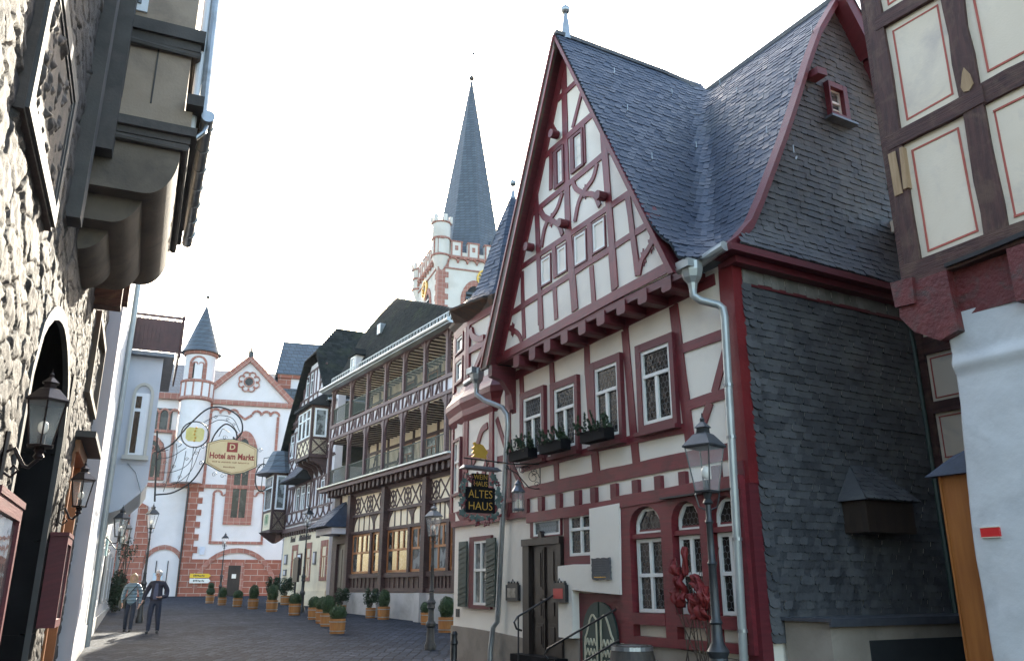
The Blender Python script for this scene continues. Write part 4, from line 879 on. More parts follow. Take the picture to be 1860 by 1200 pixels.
for k in range(8):
    a=-9.6+k*1.1
    if -5.6<a<-2.0: continue
    t.beam(F,a,8.4,a+.8,8.95,0.061,-.05,.05); t.beam(F,a+.8,8.4,a,8.95,0.061,-.05,.052)
for a0,a1,z0,z1 in ((-9.9,-9.1,9.05,10.6),(-6.5,-5.8,9.05,10.6),(-9.2,-8.3,11.4,12.4),(-7.2,-6.5,11.4,12.4),(-4.4,-3.2,12.4,13.8),(-7.6,-7.0,12.5,13.8)): t.beam(F,a0,z0,a1,z1,0.075,-.05,.048)
t.build('timbers',brownl,mid)
for k in range(19): g=MB(); a=-10.1+k*.5; g.fpoly(F,[(a-.08,4.72),(a-.08,4.5),(a+.08,4.5),(a+.08,4.72)],0,.14); g.build('joist_end',brown,mid)
for k in range(17): g=MB(); a=-9.5+k*.5; g.fpoly(F,[(a-.07,11.14),(a-.07,10.95),(a+.07,10.95),(a+.07,11.14)],0,.14); g.build('joist_end',brown,mid)
for (a0,a1,z0,z1) in DT['m_win'][:7]:
    window(mid,F,a0+.04,a1-.04,z0+.04,z1-.04,.0,2 if a1-a0>.8 else 1,(.34,),.07,0,gm=glassl,fm=bluewhite,sur=(.05,.05,.05,.05),sm=brownl,so=.05)
for a0,a1 in ((-7.1,-6.5),(-6.2,-5.6)): window(mid,F,a0,a1,12.45,13.8,.0,1,(.34,),.06,0,gm=glassl,fm=bluewhite,sur=(.05,.05,.05,.05),sm=brownl,so=.05)
for (a0,a1,z0,z1) in DT['m_gw']:
    window(mid,F,a0+.25,a1-.2,2.1,3.7,-.02,2,(.34,),.06,0,gm=glass,fm=winwood,sur=(.22,.22,.12,.26),sm=redstrip,so=.07)
oldt=M('blackletter_paint',(.03,.02,.02),(.05,.03,.03),4,.6,0)
text('lettering','Hotel',F,-7.6,4.28,.02,.42,oldt,mid,ext=.02,bold=.012); text('lettering','Altkölnischer',F,-5.1,4.28,.02,.42,oldt,mid,ext=.02,bold=.012,sx=1.05); text('lettering','Hof',F,-2.6,4.28,.02,.42,oldt,mid,ext=.02,bold=.012)
for nm,(a0,a1,z0,z1) in zip(('notice_board','notice_board','menu_case','notice_board'),[(-9.05,-8.5,2.93,3.49),(-9.05,-8.5,2.29,2.65),(-6.15,-5.4,2.29,3.45),(-3.1,-2.65,2.8,3.45)]):
    g=MB(); g.box(F,a0,a1,z0,z1,.013,.09); o=g.build(nm,brown if nm=='menu_case' else M('slate_board',(.12,.11,.11),(.2,.19,.18),6,.6,0),mid); g=MB(); g.box(F,a0+.07,a1-.07,z0+.07,z1-.07,.09,.10); g.build('notice',bluewhite if nm=='menu_case' else plaster_h,o)
# upper oriel
def oriel(par,f,a0,a1,z0,z1,d,wins,name,hoodz,mt=slate,crest=False):
    g=MB(); g.box(f,a0,a1,z0,z1,.0,d-.02); o=g.build(name,plaster_y,par); t=MB()
    fs=Fr(f(a1,0,0).to_2d()[:],0); fs.e=f.n; fs.n=f.e; 
    t.box(f,a0-.04,a1+.04,z0-.12,z0+.06,0,d+.03); t.box(f,a0-.03,a1+.03,z1-.1,z1+.02,0,d+.02)
    for a in (a0,a1-.12): t.box(f,a,a+.12,z0+.06,z1-.1,0,d+.012)
    zb=z0+(z1-z0)*.34; t.box(f,a0+.12,a1-.12,zb-.06,zb+.06,0,d+.008)
    n=max(1,int((a1-a0)/.8)); w_=(a1-a0-.24)/n
    if not crest:
        for k in range(n):
            a=a0+.12+k*w_; t.beam(f,a,z0+.08,a+w_,zb-.06,.09,d-.03,d+.004,rough=.002); t.beam(f,a+w_,z0+.08,a,zb-.06,.09,d-.03,d+.002,rough=.002)
    t.box(fs,.0,d,zb-.06,zb+.06,-.0,.015)
    t.box(fs,d-.12,d+.01,z0,z1,0,.017); t.box(fs,0,.1,z0,z1,0,.016); t.beam(fs,.1,z0+.1,d-.1,zb-.06,.09,0,.012); t.beam(fs,d-.1,z0+.1,.1,zb-.06,.09,0,.014)
    t.build('timbers',brown,o)
    for k in range(wins):
        a=a0+.16+(a1-a0-.32)*k/wins; window(o,f,a,a+(a1-a0-.32)/wins-.05,zb+.08,z1-.14,d-.02,1,(.34,),.07,0,gm=glassl,fm=bluewhite)
    if d>.5: window(o,fs,.16,d-.16,zb+.08,z1-.14,.0,1,(),.09,0,gm=glassl,fm=bluewhite)
    if hoodz:
        hd=MB(); hd.prism([f(a0-.2,z1,d+.25),f(a1+.2,z1,d+.25),f(a1+.2,z1+.06,0),f(a0-.2,z1+.06,0)],[f(a0-.15,z1+.1,d+.22),f(a1+.15,z1+.1,d+.22),f(a1+.1,hoodz,0),f(a0-.1,hoodz,0)]); h=hd.build('hood',under,o)
        def Q(u,v): tt=(v-z1-.1)/(hoodz-z1-.1); return f((a0+a1)/2+u*((a1-a0)/2+.15-.05*tt),v,(d+.24)*(1-tt)+.02)
        b=MB(); slates(b,Q,[(z1+.1+(hoodz-z1-.1)*k/6,z1+.1+(hoodz-z1-.1)*(k+1)/6,-1,1) for k in range(6)],.16,th=.012); b.build('slates',mt,h)
    return o
oriel(mid,F,-4.6,-1.9,8.35,11.0,1.0,3,'upper_oriel',12.0)
g=MB()
for a in (-4.4,-3.5,-2.6,-2.0): 
    g.fpoly(Fr(F(a,0,0).to_2d()[:],61),[(-.9,8.22),(0.0,8.22),(0,7.2),(-.12,7.45),(-.35,7.85),(-.9,8.05)],-.06,.06)
g.build('oriel_brackets',brown,mid)
# lean-to hood over the lower windows
g=MB(); hd=MB(); hd.prism([F(-7.9,7.4,1.0),F(-4.4,7.4,1.0),F(-4.4,7.4,0),F(-7.9,7.4,0)],[F(-7.8,7.46,1.0),F(-4.5,7.46,1.0),F(-4.7,8.5,0),F(-7.4,8.5,0)]); h=hd.build('window_hood',under,mid)
b=MB(); slates(b,lambda u,v:F(-6.1+u*(1.7-.25*(v-7.46)),v,1.0*(1-(v-7.46)/1.05)+.02),[(7.46+.17*k,7.46+.17*k+.18,-1,1) for k in range(6)],.17,th=.012); b.build('slates',slate,h)
# corner oriel with swept hood
co_=oriel(mid,F,-11.9,-9.7,4.9,8.3,.9,1,'corner_oriel',None,crest=True)
g=MB(); g.box(F,-11.3,-10.3,5.15,5.9,.88,.90); e=g.build('crest_panel',M('crest_cream',(.66,.58,.42),(.72,.64,.48),4,.7,0),co_)
g=MB(); cg=M('crest_green',(.10,.2,.10),(.2,.3,.16),4,.7,0); g.fpoly(F,[(-11.0,5.8),(-10.6,5.8),(-10.58,5.45),(-10.8,5.25),(-11.02,5.45)],.90,.915); g.curve(F,[(-11.15,5.3),(-11.2,5.6),(-11.1,5.82),(-10.8,5.87),(-10.5,5.82),(-10.4,5.6),(-10.45,5.3)],.05,.90,.912); g.build('coat_of_arms',cg,e)
g=MB(); g.lathe(F(-10.8,0,.3),[(1.55,8.3),(1.25,8.5),(.95,8.9),(.7,9.5),(.55,9.75),(.0,9.8)],8,.5); g.build('swept_hood',slate_sp,co_)
g=MB(); g.lathe(F(-10.8,0,.35),[(.1,4.2),(.35,4.35),(.7,4.6),(.95,4.82)],4,.4); g.build('corbel',brown,co_)
# roof of the gabled house
def vx(z): # right and left verge positions
    pass
mr=[(-.9,11.2),(-1.6,11.75),(-2.6,12.9),(-3.9,14.5)]
ml=[(-11.3,9.0),(-10.4,10.0),(-9.2,11.6),(-6.5,14.5)]
def fx_(T,v):
    for (a0,z0),(a1,z1) in zip(T,T[1:]):
        if v<=z1: return a0+(a1-a0)*(v-z0)/(z1-z0)
    return T[-1][0]
RZ=16.4
g=MB()
ov=.45
for T in (mr,ml):
    for (a0,z0),(a1,z1) in zip(T,T[1:]): g.quad(F(a0,z0,ov),F(a1,z1,ov),F(a1,z1,-10),F(a0,z0,-10)); g.quad(F(a0,z0-.22,ov),F(a1,z1-.22,ov),F(a1,z1-.22,-.1),F(a0,z0-.22,-.1)); g.quad(F(a0,z0,ov),F(a1,z1,ov),F(a1,z1-.22,ov),F(a0,z0-.22,ov))
g.quad(F(-3.9,14.5,ov),F(-5.2,RZ,-1.0),F(-5.2,RZ,-10),F(-3.9,14.5,-10)); g.quad(F(-6.5,14.5,ov),F(-5.2,RZ,-1.0),F(-5.2,RZ,-10),F(-6.5,14.5,-10)); g.quad(F(-3.9,14.5,ov),F(-6.5,14.5,ov),F(-5.2,RZ,-1.0),F(-5.2,RZ,-1.0))
rf=g.build('roof',slate_far,mid)
g=MB(); T2=mr+[(-5.2,RZ)]
def Pm(u,v): return F(fx_(T2,v),v,-u)
rows=[]; z=11.2
while z<RZ-.1: rows.append((z,z+.19,-ov+max(0,z-14.5)*.76,8)); z+=.175
slates(g,Pm,rows,.28,th=.016)
slates(g,lambda u,v:F(-5.2+u*(1-(v-14.5)/(RZ-14.5)),v,ov+.02-(v-14.5)*.76),[(14.5+k*.175,14.69+k*.175,-1.3,1.3) for k in range(10)],.28,th=.016); g.build('slates',slate_far,rf)
g=MB(); g.tube([F(-.8,11.2,.5),F(-.8,11.2,-3)],.07,8); 
for z in (11.9,12.15): g.box(F,-2.0+.0,-.9,z-.6,z-.57,.3,.32)
g.build('gutter',zinc,rf)
# ---------------- church
CHf=Fr((-22.8,62),73.6)
ch=thing('church',CHf(2,1.0,0),'white church with red sandstone trim, round stair turret and cross gable','church')
g=MB(); g.fpoly(CHf,[(-1.0,.5),(9,.5),(9,15.2),(5.9,15.2),(2.35,18.7),(-1.25,15.2),(-1.0,15.2)],-8,0); wl_=g.build('wall',church_w,ch)
g=MB(); g.box(CHf,-9,-1.0,.5,12.3,-8,-.3); g.box(CHf,-9,-2.5,12.3,15.4,-8,-.45); g.build('nave_wall',church_w,ch)
r=MB()
r.fpoly(CHf,[(-1.0,.5),(9,.5),(9,3.62),(-.35,3.62),(-.35,5),(-1.0,5)],0,.06)
z=3.62; k=0
while z<15.0:
    r.box(CHf,-1.05,-.38+(.32 if k%2 else 0),z,z+.44,.0,.062+.001*(k%3)); z+=.44; k+=1
r.box(CHf,-1.2,-1.0,.5,15,-.5,.05)
r.build('quoins_and_base',redstone,wl_)
t=MB()
t.box(CHf,-1.1,9,8.72,8.98,0,.16); t.box(CHf,-9,-1.0,8.72,9.0,-.3,-.1); t.box(CHf,-1.3,9,15.05,15.4,0,.22); t.box(CHf,-9,-2.4,15.3,15.75,-.45,-.1)
t.beam(CHf,-1.45,15.1,2.35,18.82,.42,-.3,.25,rough=0); t.beam(CHf,6.15,15.1,2.35,18.82,.42,-.3,.24,rough=0)
def band(pts,w=.2,o=.09,sub=1): t.curve(CHf,pts,w,0,o,sub=sub)
band([(-.12,9),(-.15,14.3)]); band([(4.85,9),(4.8,14.3)])
def arc(cx,cz,r,a0,a1,n=8): return [(cx+r*math.cos(rad(a0+(a1-a0)*k/n)),cz+r*math.sin(rad(a0+(a1-a0)*k/n))) for k in range(n+1)]
for cx in (.2,.85,1.5): band(arc(cx,14.35,.33,180,10),.16)
for cx in (3.2,3.9,4.55): band(arc(cx,14.35,.33,170,0),.16)
band([(1.85,14.35),(2.35,14.0),(2.85,14.35)],.18)
band([(.75,4.85),(.68,8.3)],.17); band([(4.38,4.85),(4.3,8.3)],.17); band([(.66,4.8),(4.46,4.8)],.2)
for cx in (.95,): band(arc(cx,8.25,.3,180,0),.15)
for cx in (4.0,): band(arc(cx,8.25,.3,180,0),.15)
band(arc(1.35,8.35,.15,200,340,4),.1,.08); band(arc(3.6,8.35,.15,200,340,4),.1,.08)
# rosette
for k in range(8):
    q=2*math.pi*(k+.5)/8; cx,cz=2.4+.56*math.cos(q),16.95+.56*math.sin(q); d=math.degrees(q); band(arc(cx,cz,.25,d-115,d+115,8),.10,.10)
band(arc(2.4,16.95,.36,0,360,16),.10,.12)
t.build('stone_trim',redstrip,wl_)
g=MB(); g.fpoly(CHf,arc(2.4,16.95,.34,0,337,15),.0,.03); g.build('rose_window',glass,wl_)
# tall pointed window
g=MB(); 
def pointed(a0,a1,z0,zs,zt,n=6):
    m=(a0+a1)/2; L_=[(a0,z0)]; 
    for k in range(n+1): u=k/n; L_.append((a0+(m-a0)*u**1.4, zs+(zt-zs)*math.sin(u*math.pi/2)))
    R_=[(a1+(m-a1)*u**1.4, zs+(zt-zs)*math.sin(u*math.pi/2)) for u in [k/n for k in range(n,-1,-1)]]
    return L_+R_[1:]+[(a1,z0)]
o_=pointed(1.5,3.5,6.1,11.6,13.1); i_=pointed(2.0,3.0,6.6,11.4,12.5)
for k in range(len(o_)):
    l=(k+1)%len(o_); g.fpoly(CHf,[o_[k],o_[l],i_[l],i_[k]],0,.14)
g.box(CHf,2.46,2.54,6.6,11.6,.02,.10); g.beam(CHf,2.5,11.5,2.15,12.1,.07,.02,.1); g.beam(CHf,2.5,11.5,2.85,12.1,.07,.02,.1)
wd_=g.build('pointed_window',redstrip,wl_); g=MB(); g.fpoly(CHf,i_,.005,.03); g.build('pane',glass,wd_)
# blocked arch and door
g=MB()
ap=arc(2.75,1.55,2.55,0,180,18)
for k in range(18):
    p,q=ap[k],ap[k+1]; f_=1.13; g.fpoly(CHf,[p,q,(2.75+(q[0]-2.75)*f_,1.55+(q[1]-1.55)*f_),(2.75+(p[0]-2.75)*f_,1.55+(p[1]-1.55)*f_)],.06,.11)
g.build('blocked_arch',redstrip,wl_)
g=MB(); g.box(CHf,1.98,2.22,.9,3.3,.05,.12); g.box(CHf,3.08,3.32,.9,3.3,.05,.12); g.box(CHf,1.98,3.32,3.2,3.42,.05,.122); g.build('door_frame',redstrip,wl_)
g=MB(); g.box(CHf,2.22,3.08,.9,3.2,.05,.08); g.box(CHf,2.64,2.66,.9,3.2,.08,.10); dr=g.build('door',doorw,wl_); g=MB(); g.box(CHf,2.5,2.8,2.3,2.6,.101,.11); g.build('notice',white,dr)
g=MB(); g.box(CHf,.11,.46,3.94,4.5,.065,.08); g.build('info_plate',M('pale_plate',(.5,.52,.6),(.6,.62,.7),5,.5,0),wl_)
g=MB(); g.tube([CHf(-1.12,15,.12),CHf(-1.12,1.0,.12)],.06,8); g.build('downpipe',iron,wl_)
# low arch niche left
g=MB(); ap=arc(-2.3,2.9,1.25,0,180,12); ap=[(a,2.9+(z-2.9)*1.12) for a,z in ap]
for k in range(12):
    p,q=ap[k],ap[k+1]; f_=1.22; g.fpoly(CHf,[p,q,(-2.3+(q[0]+2.3)*f_,2.9+(q[1]-2.9)*f_),(-2.3+(p[0]+2.3)*f_,2.9+(p[1]-2.9)*f_)],-.3,-.2)
g.build('niche_arch',redstrip,ch)
g=MB(); g.box(CHf,-2.75,-2.70,1.2,3.5,-.3,-.22); g.box(CHf,-1.98,-1.93,1.2,3.5,-.3,-.22); g.build('iron_bars',iron,ch)
g=MB(); g.box(CHf,-2.85,-2.2,1.9,2.65,-.22,-.18); nb=g.build('poster_board',M('poster_blue',(.45,.6,.68),(.62,.66,.72),3,.5,0),ch)
# red buttresses at far left
g=MB(); g.fpoly(CHf,[(-9,.5),(-3.55,.5),(-3.6,3.4),(-3.45,4.6),(-3.75,7.3),(-4.35,7.6),(-4.4,4.6),(-4.8,4.4),(-4.9,7.2),(-5.8,7.4),(-9,7.4)],-.3,.1); g.build('buttress',redstone,ch)
# gallery windows and big tracery window at left
g=MB(); g.box(CHf,-9,-2.55,12.75,12.95,-.45,-.2); g.box(CHf,-2.75,-2.55,9,12.75,-.3,-.1)
for a in (-5.2,-4.5,-3.8,-3.1): g.box(CHf,a-.07,a+.07,12.95,14.2,-.4,-.25); g.curve(CHf,arc(a+.35,14.2,.32,0,180,6),.14,-.45,-.2,sub=1)
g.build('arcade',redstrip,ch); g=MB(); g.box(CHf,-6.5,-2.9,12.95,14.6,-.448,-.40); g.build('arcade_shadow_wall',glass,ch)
g=MB(); o_=pointed(-5.2,-2.95,9.2,10.9,12.5); i_=pointed(-4.8,-3.25,9.4,10.8,12.1)
for k in range(len(o_)):
    l=(k+1)%len(o_); g.fpoly(CHf,[o_[k],o_[l],i_[l],i_[k]],-.3,-.12)
for a in (-4.4,-4.0,-3.6): g.box(CHf,a-.05,a+.05,9.4,11.3,-.3,-.18)
for a in (-4.3,-3.75): g.curve(CHf,arc(a,11.1,.22,0,180,6),.09,-.3,-.17,sub=1)
g.curve(CHf,arc(-4.03,11.55,.2,0,360,10),.08,-.3,-.16,sub=1)
w_=g.build('tracery_window',redstrip,ch); g=MB(); g.fpoly(CHf,i_,-.29,-.27); g.build('pane',glass,w_)
# round stair turret
tc=CHf(-1.3,0,.1); tp=(tc.x,tc.y,0)
g=MB(); g.lathe(tp,[(1.08,9),(1.08,15.2),(1.2,15.25),(1.2,16.5),(1.12,16.55),(1.12,18.7)],24); tu=g.build('stair_turret',church_w,ch,smooth='auto')
for z0,z1,rr in ((15.1,15.4,1.27),(16.42,16.66,1.28),(18.6,18.95,1.26)): g=MB(); g.lathe(tp,[(rr-.1,z0),(rr,z0+.05),(rr,z1-.05),(rr-.1,z1)],24); g.build('turret_band',redstrip,tu,smooth='auto')
for k in range(12): g=MB(); q=2*math.pi*k/12+.1; d=Vector((math.cos(q),math.sin(q),0)); g.tube([tc+d*1.2+Vector((0,0,15.3)),tc+d*1.2+Vector((0,0,16.5))],.07,6); g.build('turret_rib',redstrip,tu)
TF=CHf.sh(1.16,-1.55)
g=MB(); 
for cx in (-.0,.42): g.curve(TF,arc(cx,17.75,.2,0,180,6),.1,-.2,.05,sub=1); g.box(TF,cx-.25,cx-.15,16.7,17.75,-.2,.05)
g.box(TF,.57,.67,16.7,17.75,-.2,.05); g.curve(TF,arc(.21,17.85,.55,0,180,10),.16,-.3,.06,sub=1); g.box(TF,-.42,-.26,16.7,17.85,-.3,.04); g.box(TF,.68,.84,16.7,17.85,-.3,.04)
g.build('turret_window',redstrip,tu); g=MB(); g.box(TF,-.15,.57,16.7,17.9,-.1,.02); g.build('turret_opening',under,tu)
g=MB(); g.lathe(tp,[(1.5,18.85),(1.35,19.1),(1.2,19.45),(.05,22.8)],24); tr_=g.build('turret_roof',slate_sp,tu,smooth='auto'); g=MB(); g.tube([tc+Vector((0,0,22.7)),tc+Vector((0,0,23.6))],.03,6); g.ball((tp[0],tp[1],23.55),.14); g.build('finial',iron,tr_)
# roofs
g=MB()
g.quad(CHf(2.35,18.9,.1),CHf(6.3,15.0,.1),CHf(6.3,15.0,-9),CHf(2.35,18.9,-9)); g.quad(CHf(2.35,18.9,.1),CHf(-1.6,15.0,.1),CHf(-1.6,15.0,-9),CHf(2.35,18.9,-9)); g.quad(CHf(-9,15.7,-.2),CHf(-1.5,15.7,-.2),CHf(-1.5,19.2,-5),CHf(-9,19.2,-5)); g.quad(CHf(-1.6,17.4,-3),CHf(7.5,17.2,-3),CHf(7.5,19.2,-6),CHf(-1.6,19.2,-6)); g.quad(CHf(-1.6,15.2,-3.0),CHf(7.5,15.2,-3.0),CHf(7.5,17.2,-3),CHf(-1.6,17.4,-3))
g.build('roof',slate_sp,ch)
g=MB(); g.box(CHf,2.15,2.55,18.9,19.4,-.2,.15); g.tube([CHf(2.35,19.4,0),CHf(2.35,19.75,0)],.08,6); g.build('gable_finial',iron,ch)
# transept tower block behind
g=MB(); g.box(CHf,4.6,9,14,18.3,-6,-3.2); tb=g.build('rear_block',church_w,ch); g=MB(); g.box(CHf,4.55,5.6,14,18.3,-3.2,-3.1); g.box(CHf,4.5,9,18.2,18.5,-3.3,-3.0); g.build('rear_block_quoins',redstone,tb); g=MB(); g.prism([CHf(4.3,18.5,-2.9),CHf(9.5,18.5,-2.9),CHf(9.5,18.5,-8),CHf(4.3,18.5,-8)],[CHf(4.75,21.9,-5.2),CHf(9.5,21.9,-5.2),CHf(9.5,21.9,-5.7),CHf(4.75,21.9,-5.7)]); g.build('rear_block_roof',slate_sp,tb)
# ---------------- church tower
s=9.3; TWf=Fr((-7.6,79.4),70); TL=Fr((-7.6,79.4),-20,-1); 
tw=thing('church_tower',TWf(s/2,1.5,-s/2),'tall church tower with battlements, clock faces and a slender slate spire','tower')
ZT=35.2
g=MB(); g.box(TWf,0,s,0,ZT,-s,0); tb=g.build('shaft',tower_w,tw)
g=MB()
for f,sg in ((TWf,1),(TL,1)):
    f2=f; 
    z=10; k=0
    while z<ZT-1.6: g.box(f2,0-.03,.75+(.35 if k%2 else 0),z,z+.6,-.02,.05+.001*(k%3)); z+=.6; k+=1
    g.box(f2,0,s,ZT-2.0,ZT-1.85,0,.1)
    n=9
    for q in range(n): c=s*(q+.5)/n; g.curve(f2,arc(c,ZT-1.25,s/n*.5,0,180,6),.14,0,.22,sub=1)
    g.box(f2,-.1,s+.1,ZT-.75,ZT-.5,0,.24)
    for c in (s*.42,):
        o_=pointed(c-1.45,c+1.45,26,30.3,32.2); i_=pointed(c-1.0,c+1.0,26,30.2,31.6)
        for q in range(len(o_)): l=(q+1)%len(o_); g.fpoly(f2,[o_[q],o_[l],i_[l],i_[q]],0,.12)
g.build('sandstone_trim',redstrip,tb)
for f2 in (TWf,TL):
    c=s*.42; g=MB(); g.fpoly(f2,pointed(c-1.0,c+1.0,26,30.2,31.6),.0,.04); lo=g.build('belfry_opening',under,tb); g=MB()
    for q in range(9): g.box(f2,c-.95,c+.95,26.2+q*.55,26.45+q*.55,.04,.2)
    g.build('louvres',slate_sp,lo)
    g=MB(); g.curve(f2,arc(s*.56,32.5,1.0,0,360,20),.14,.0,.2,sub=1); g.curve(f2,arc(s*.56,32.5,.62,0,360,16),.06,.0,.18,sub=1)
    for q in range(12): x,z=math.cos(q*math.pi/6),math.sin(q*math.pi/6); g.beam(f2,s*.56+.7*x,32.5+.7*z,s*.56+.92*x,32.5+.92*z,.08,.02,.17)
    ck=g.build('clock_face',gold,tb); g=MB(); g.beam(f2,s*.56,32.5,s*.56+.35,32.9,.07,.18,.2); g.beam(f2,s*.56,32.5,s*.56-.1,33.3,.06,.18,.21); g.build('hands',iron,ck)
g=MB(); r2=MB()
for f2 in (TWf,TL,):
    n=5
    for q in range(n+1):
        c=s*q/n; 
        g.box(f2,c-.62,c+.62,ZT-.5,ZT+1.0,-.35,.2); r2.box(f2,c-.68,c+.68,ZT+1.0,ZT+1.15,-.4,.26); r2.box(f2,c-.62,c-.45,ZT-.5,ZT+1.0,.2,.24); r2.box(f2,c+.45,c+.62,ZT-.5,ZT+1.0,.2,.24); r2.box(f2,c-.17,c+.17,ZT+.1,ZT+.6,.2,.23)
g.build('battlements',tower_w,tb); r2.build('battlement_caps',redstrip,tb)
def ctur(p,z0,z1,r):
    g=MB(); g.lathe((p.x,p.y,0),[(.3,z0-1.6),(r,z0),(r,z1)],12); o=g.build('corner_turret',tower_w,tb,smooth='auto')
    for z in (z0,(z0+z1)/2,z1-.1): h=MB(); h.lathe((p.x,p.y,0),[(r,z),(r+.1,z+.02),(r+.1,z+.2),(r,z+.22)],12); h.build('turret_band',redstrip,o)
    for k in range(6): h=MB(); q=2*math.pi*k/6; h.tube([(p.x+(r)*math.cos(q),p.y+(r)*math.sin(q),z1),(p.x+(r)*math.cos(q),p.y+(r)*math.sin(q),z1+.75)],.25,5); h.build('turret_crenel',tower_w,o)
ctur(TWf(.3,0,-.3),ZT-.8,ZT+3.0,.95); ctur(TWf(.2,0,-s+.3),ZT-1.6,ZT+.9,.8); ctur(TWf(s-.2,0,-.2),ZT-.6,ZT+2.2,.9)
sc=TWf(s/2,0,-s/2); g=MB(); g.lathe((sc.x,sc.y,0),[(4.4,ZT),(4.1,ZT+1),(3.65,ZT+3.0),(3.35,ZT+4.6),(.12,59.3)],8,.35); spi=g.build('spire',slate_sp,tw)
g=MB()
for q in range(8):
    t_=.35+2*math.pi*(q+.5)/8
    if q%2: continue
    d=Vector((math.cos(t_),math.sin(t_),0)); f3=Fr((sc.x+d.x*3.6,sc.y+d.y*3.6),90-math.degrees(t_)+90); f3.n=(d.x,d.y); g.prism([f3(-.6,ZT+.8,.25),f3(.6,ZT+.8,.25),f3(0,ZT+2.3,.25)],[f3(-.6,ZT+.8,-1),f3(.6,ZT+.8,-1),f3(0,ZT+2.3,-1.2)])
g.build('spire_gablet',slate_sp,spi)
g=MB(); g.tube([(sc.x,sc.y,59),(sc.x,sc.y,63.4)],.05,6); g.ball((sc.x,sc.y,59.8),.32); g.tube([(sc.x-.6,sc.y,61.6),(sc.x+.6,sc.y+.2,61.6)],.05,6); g.tube([(sc.x-.35,sc.y,62.6),(sc.x+.4,sc.y,62.9)],.05,6); g.ball((sc.x+.2,sc.y,63.2),.16); g.build('cross',iron,spi)
# ---------------- rubble stone house on the left
LW=Fr((0,0),-23.7)      # a runs up the street from under the camera, o is metres to the right of that line
WO=-1.15
st=thing('stone_house',LW(8,0,WO),'rubble stone house with a projecting sandstone oriel on rolled corbels','house')
def stone_wall(a0,a1,z0,z1,hole,cell=(.62,.24),amp=.027,res=.026,seed=3):
    nx=int((a1-a0)/res); nz=int((z1-z0)/res); A,Z=np.meshgrid(np.linspace(a0,a1,nx),np.linspace(z0,z1,nz))
    rg=np.random.default_rng(seed); cw,chh=cell; gx=int((a1-a0)/cw)+6; gz_=int((z1-z0)/chh)+6
    jx=rg.uniform(-.42,.42,(gz_,gx)); jz=rg.uniform(-.38,.38,(gz_,gx)); hh_=rg.uniform(.1,1,(gz_,gx)); tx=rg.uniform(-1,1,(gz_,gx)); tz=rg.uniform(-1,1,(gz_,gx)); cc=rg.uniform(0,1,(gz_,gx))
    U=(A-a0)/cw+2+.12*np.sin(Z*5)+.1*np.sin(A*3.1+Z*2); V=(Z-z0)/chh+2+.15*np.sin(A*4.3)+.1*np.sin(A*11)
    iu=np.floor(U).astype(int); iv=np.floor(V).astype(int); d1=np.full(A.shape,9.); d2=np.full(A.shape,9.); H=np.zeros(A.shape); C=np.zeros(A.shape)
    for dv in (-1,0,1):
        for du in (-1,0,1):
            ci=np.clip(iu+du,0,gx-1); cj=np.clip(iv+dv,0,gz_-1); cx=ci+.5+jx[cj,ci]+.25*(cj%2); cz=cj+.5+jz[cj,ci]
            dx=U-cx; dz=V-cz; d=np.abs(dx)**2+np.abs(dz)**2; h=hh_[cj,ci]+tx[cj,ci]*dx*1.1+tz[cj,ci]*dz*1.1
            cl=d<d1; d2=np.where(cl,d1,np.minimum(d2,d)); H=np.where(cl,h,H); C=np.where(cl,cc[cj,ci],C); d1=np.where(cl,d,d1)
    e=np.sqrt(d2)-np.sqrt(d1); m=np.clip(e/.10,0,1); m=m*m*(3-2*m)
    rn=rg.normal(0,1,A.shape); sm=rn
    for _ in range(3): sm=(sm+np.roll(sm,1,0)+np.roll(sm,-1,0)+np.roll(sm,1,1)+np.roll(sm,-1,1))/5
    O=WO+amp*(m*(.45+.55*H)-.5*(1-m))+.009*sm*m*2+.004*np.floor(2.2*np.sin(A*4+Z*9+H*9)*np.sin(Z*11-A*3))*m*.6
    ok=np.ones((nz-1,nx-1),bool); Ac=(A[:-1,:-1]+A[1:,1:])/2; Zc=(Z[:-1,:-1]+Z[1:,1:])/2; ok&=~hole(Ac,Zc)
    n=LW.n; e_=LW.e; X=A*e_[0]+O*n[0]; Y=A*e_[1]+O*n[1]; v=np.stack([X,Y,Z],-1).reshape(-1,3)
    j,i=np.nonzero(ok); b=j*nx+i; F=np.stack([b,b+1,b+nx+1,b+nx],-1)
    me=bpy.data.meshes.new('rubble_wall'); me.from_pydata(v.tolist(),[],F.tolist()); me.polygons.foreach_set('use_smooth',[True]*len(me.polygons))
    at=me.color_attributes.new('stone','FLOAT_COLOR','POINT'); cv=np.stack([C,m,H,np.ones_like(C)],-1).reshape(-1).astype(np.float32); at.data.foreach_set('color',cv)
    return me
rub,t,b=base('rubble_stone'); at=N(t,'ShaderNodeVertexColor',layer_name='stone'); sp_=N(t,'ShaderNodeSeparateColor'); L(t,at.outputs[0],sp_.inputs[0]); tc=N(t,'ShaderNodeTexCoord')
cr=ramp(t,sp_.outputs[0],[(0,(.035,.027,.025)),(.35,(.10,.082,.073)),(.6,(.06,.052,.047)),(.8,(.125,.10,.084)),(1,(.03,.028,.028))]); nz=noise_n(t,tc.outputs['Object'],14,8,.7)
c_=mix(t,.75,cr.outputs[0],ramp(t,nz.outputs[0],[(.3,(.5,.48,.47)),(.7,(1.15,1.15,1.15))]).outputs[0],'MULTIPLY'); c_=mix(t,sp_.outputs[1],(.075,.072,.068),c_); L(t,c_,b.inputs['Base Color']); b.inputs['Roughness'].default_value=.85
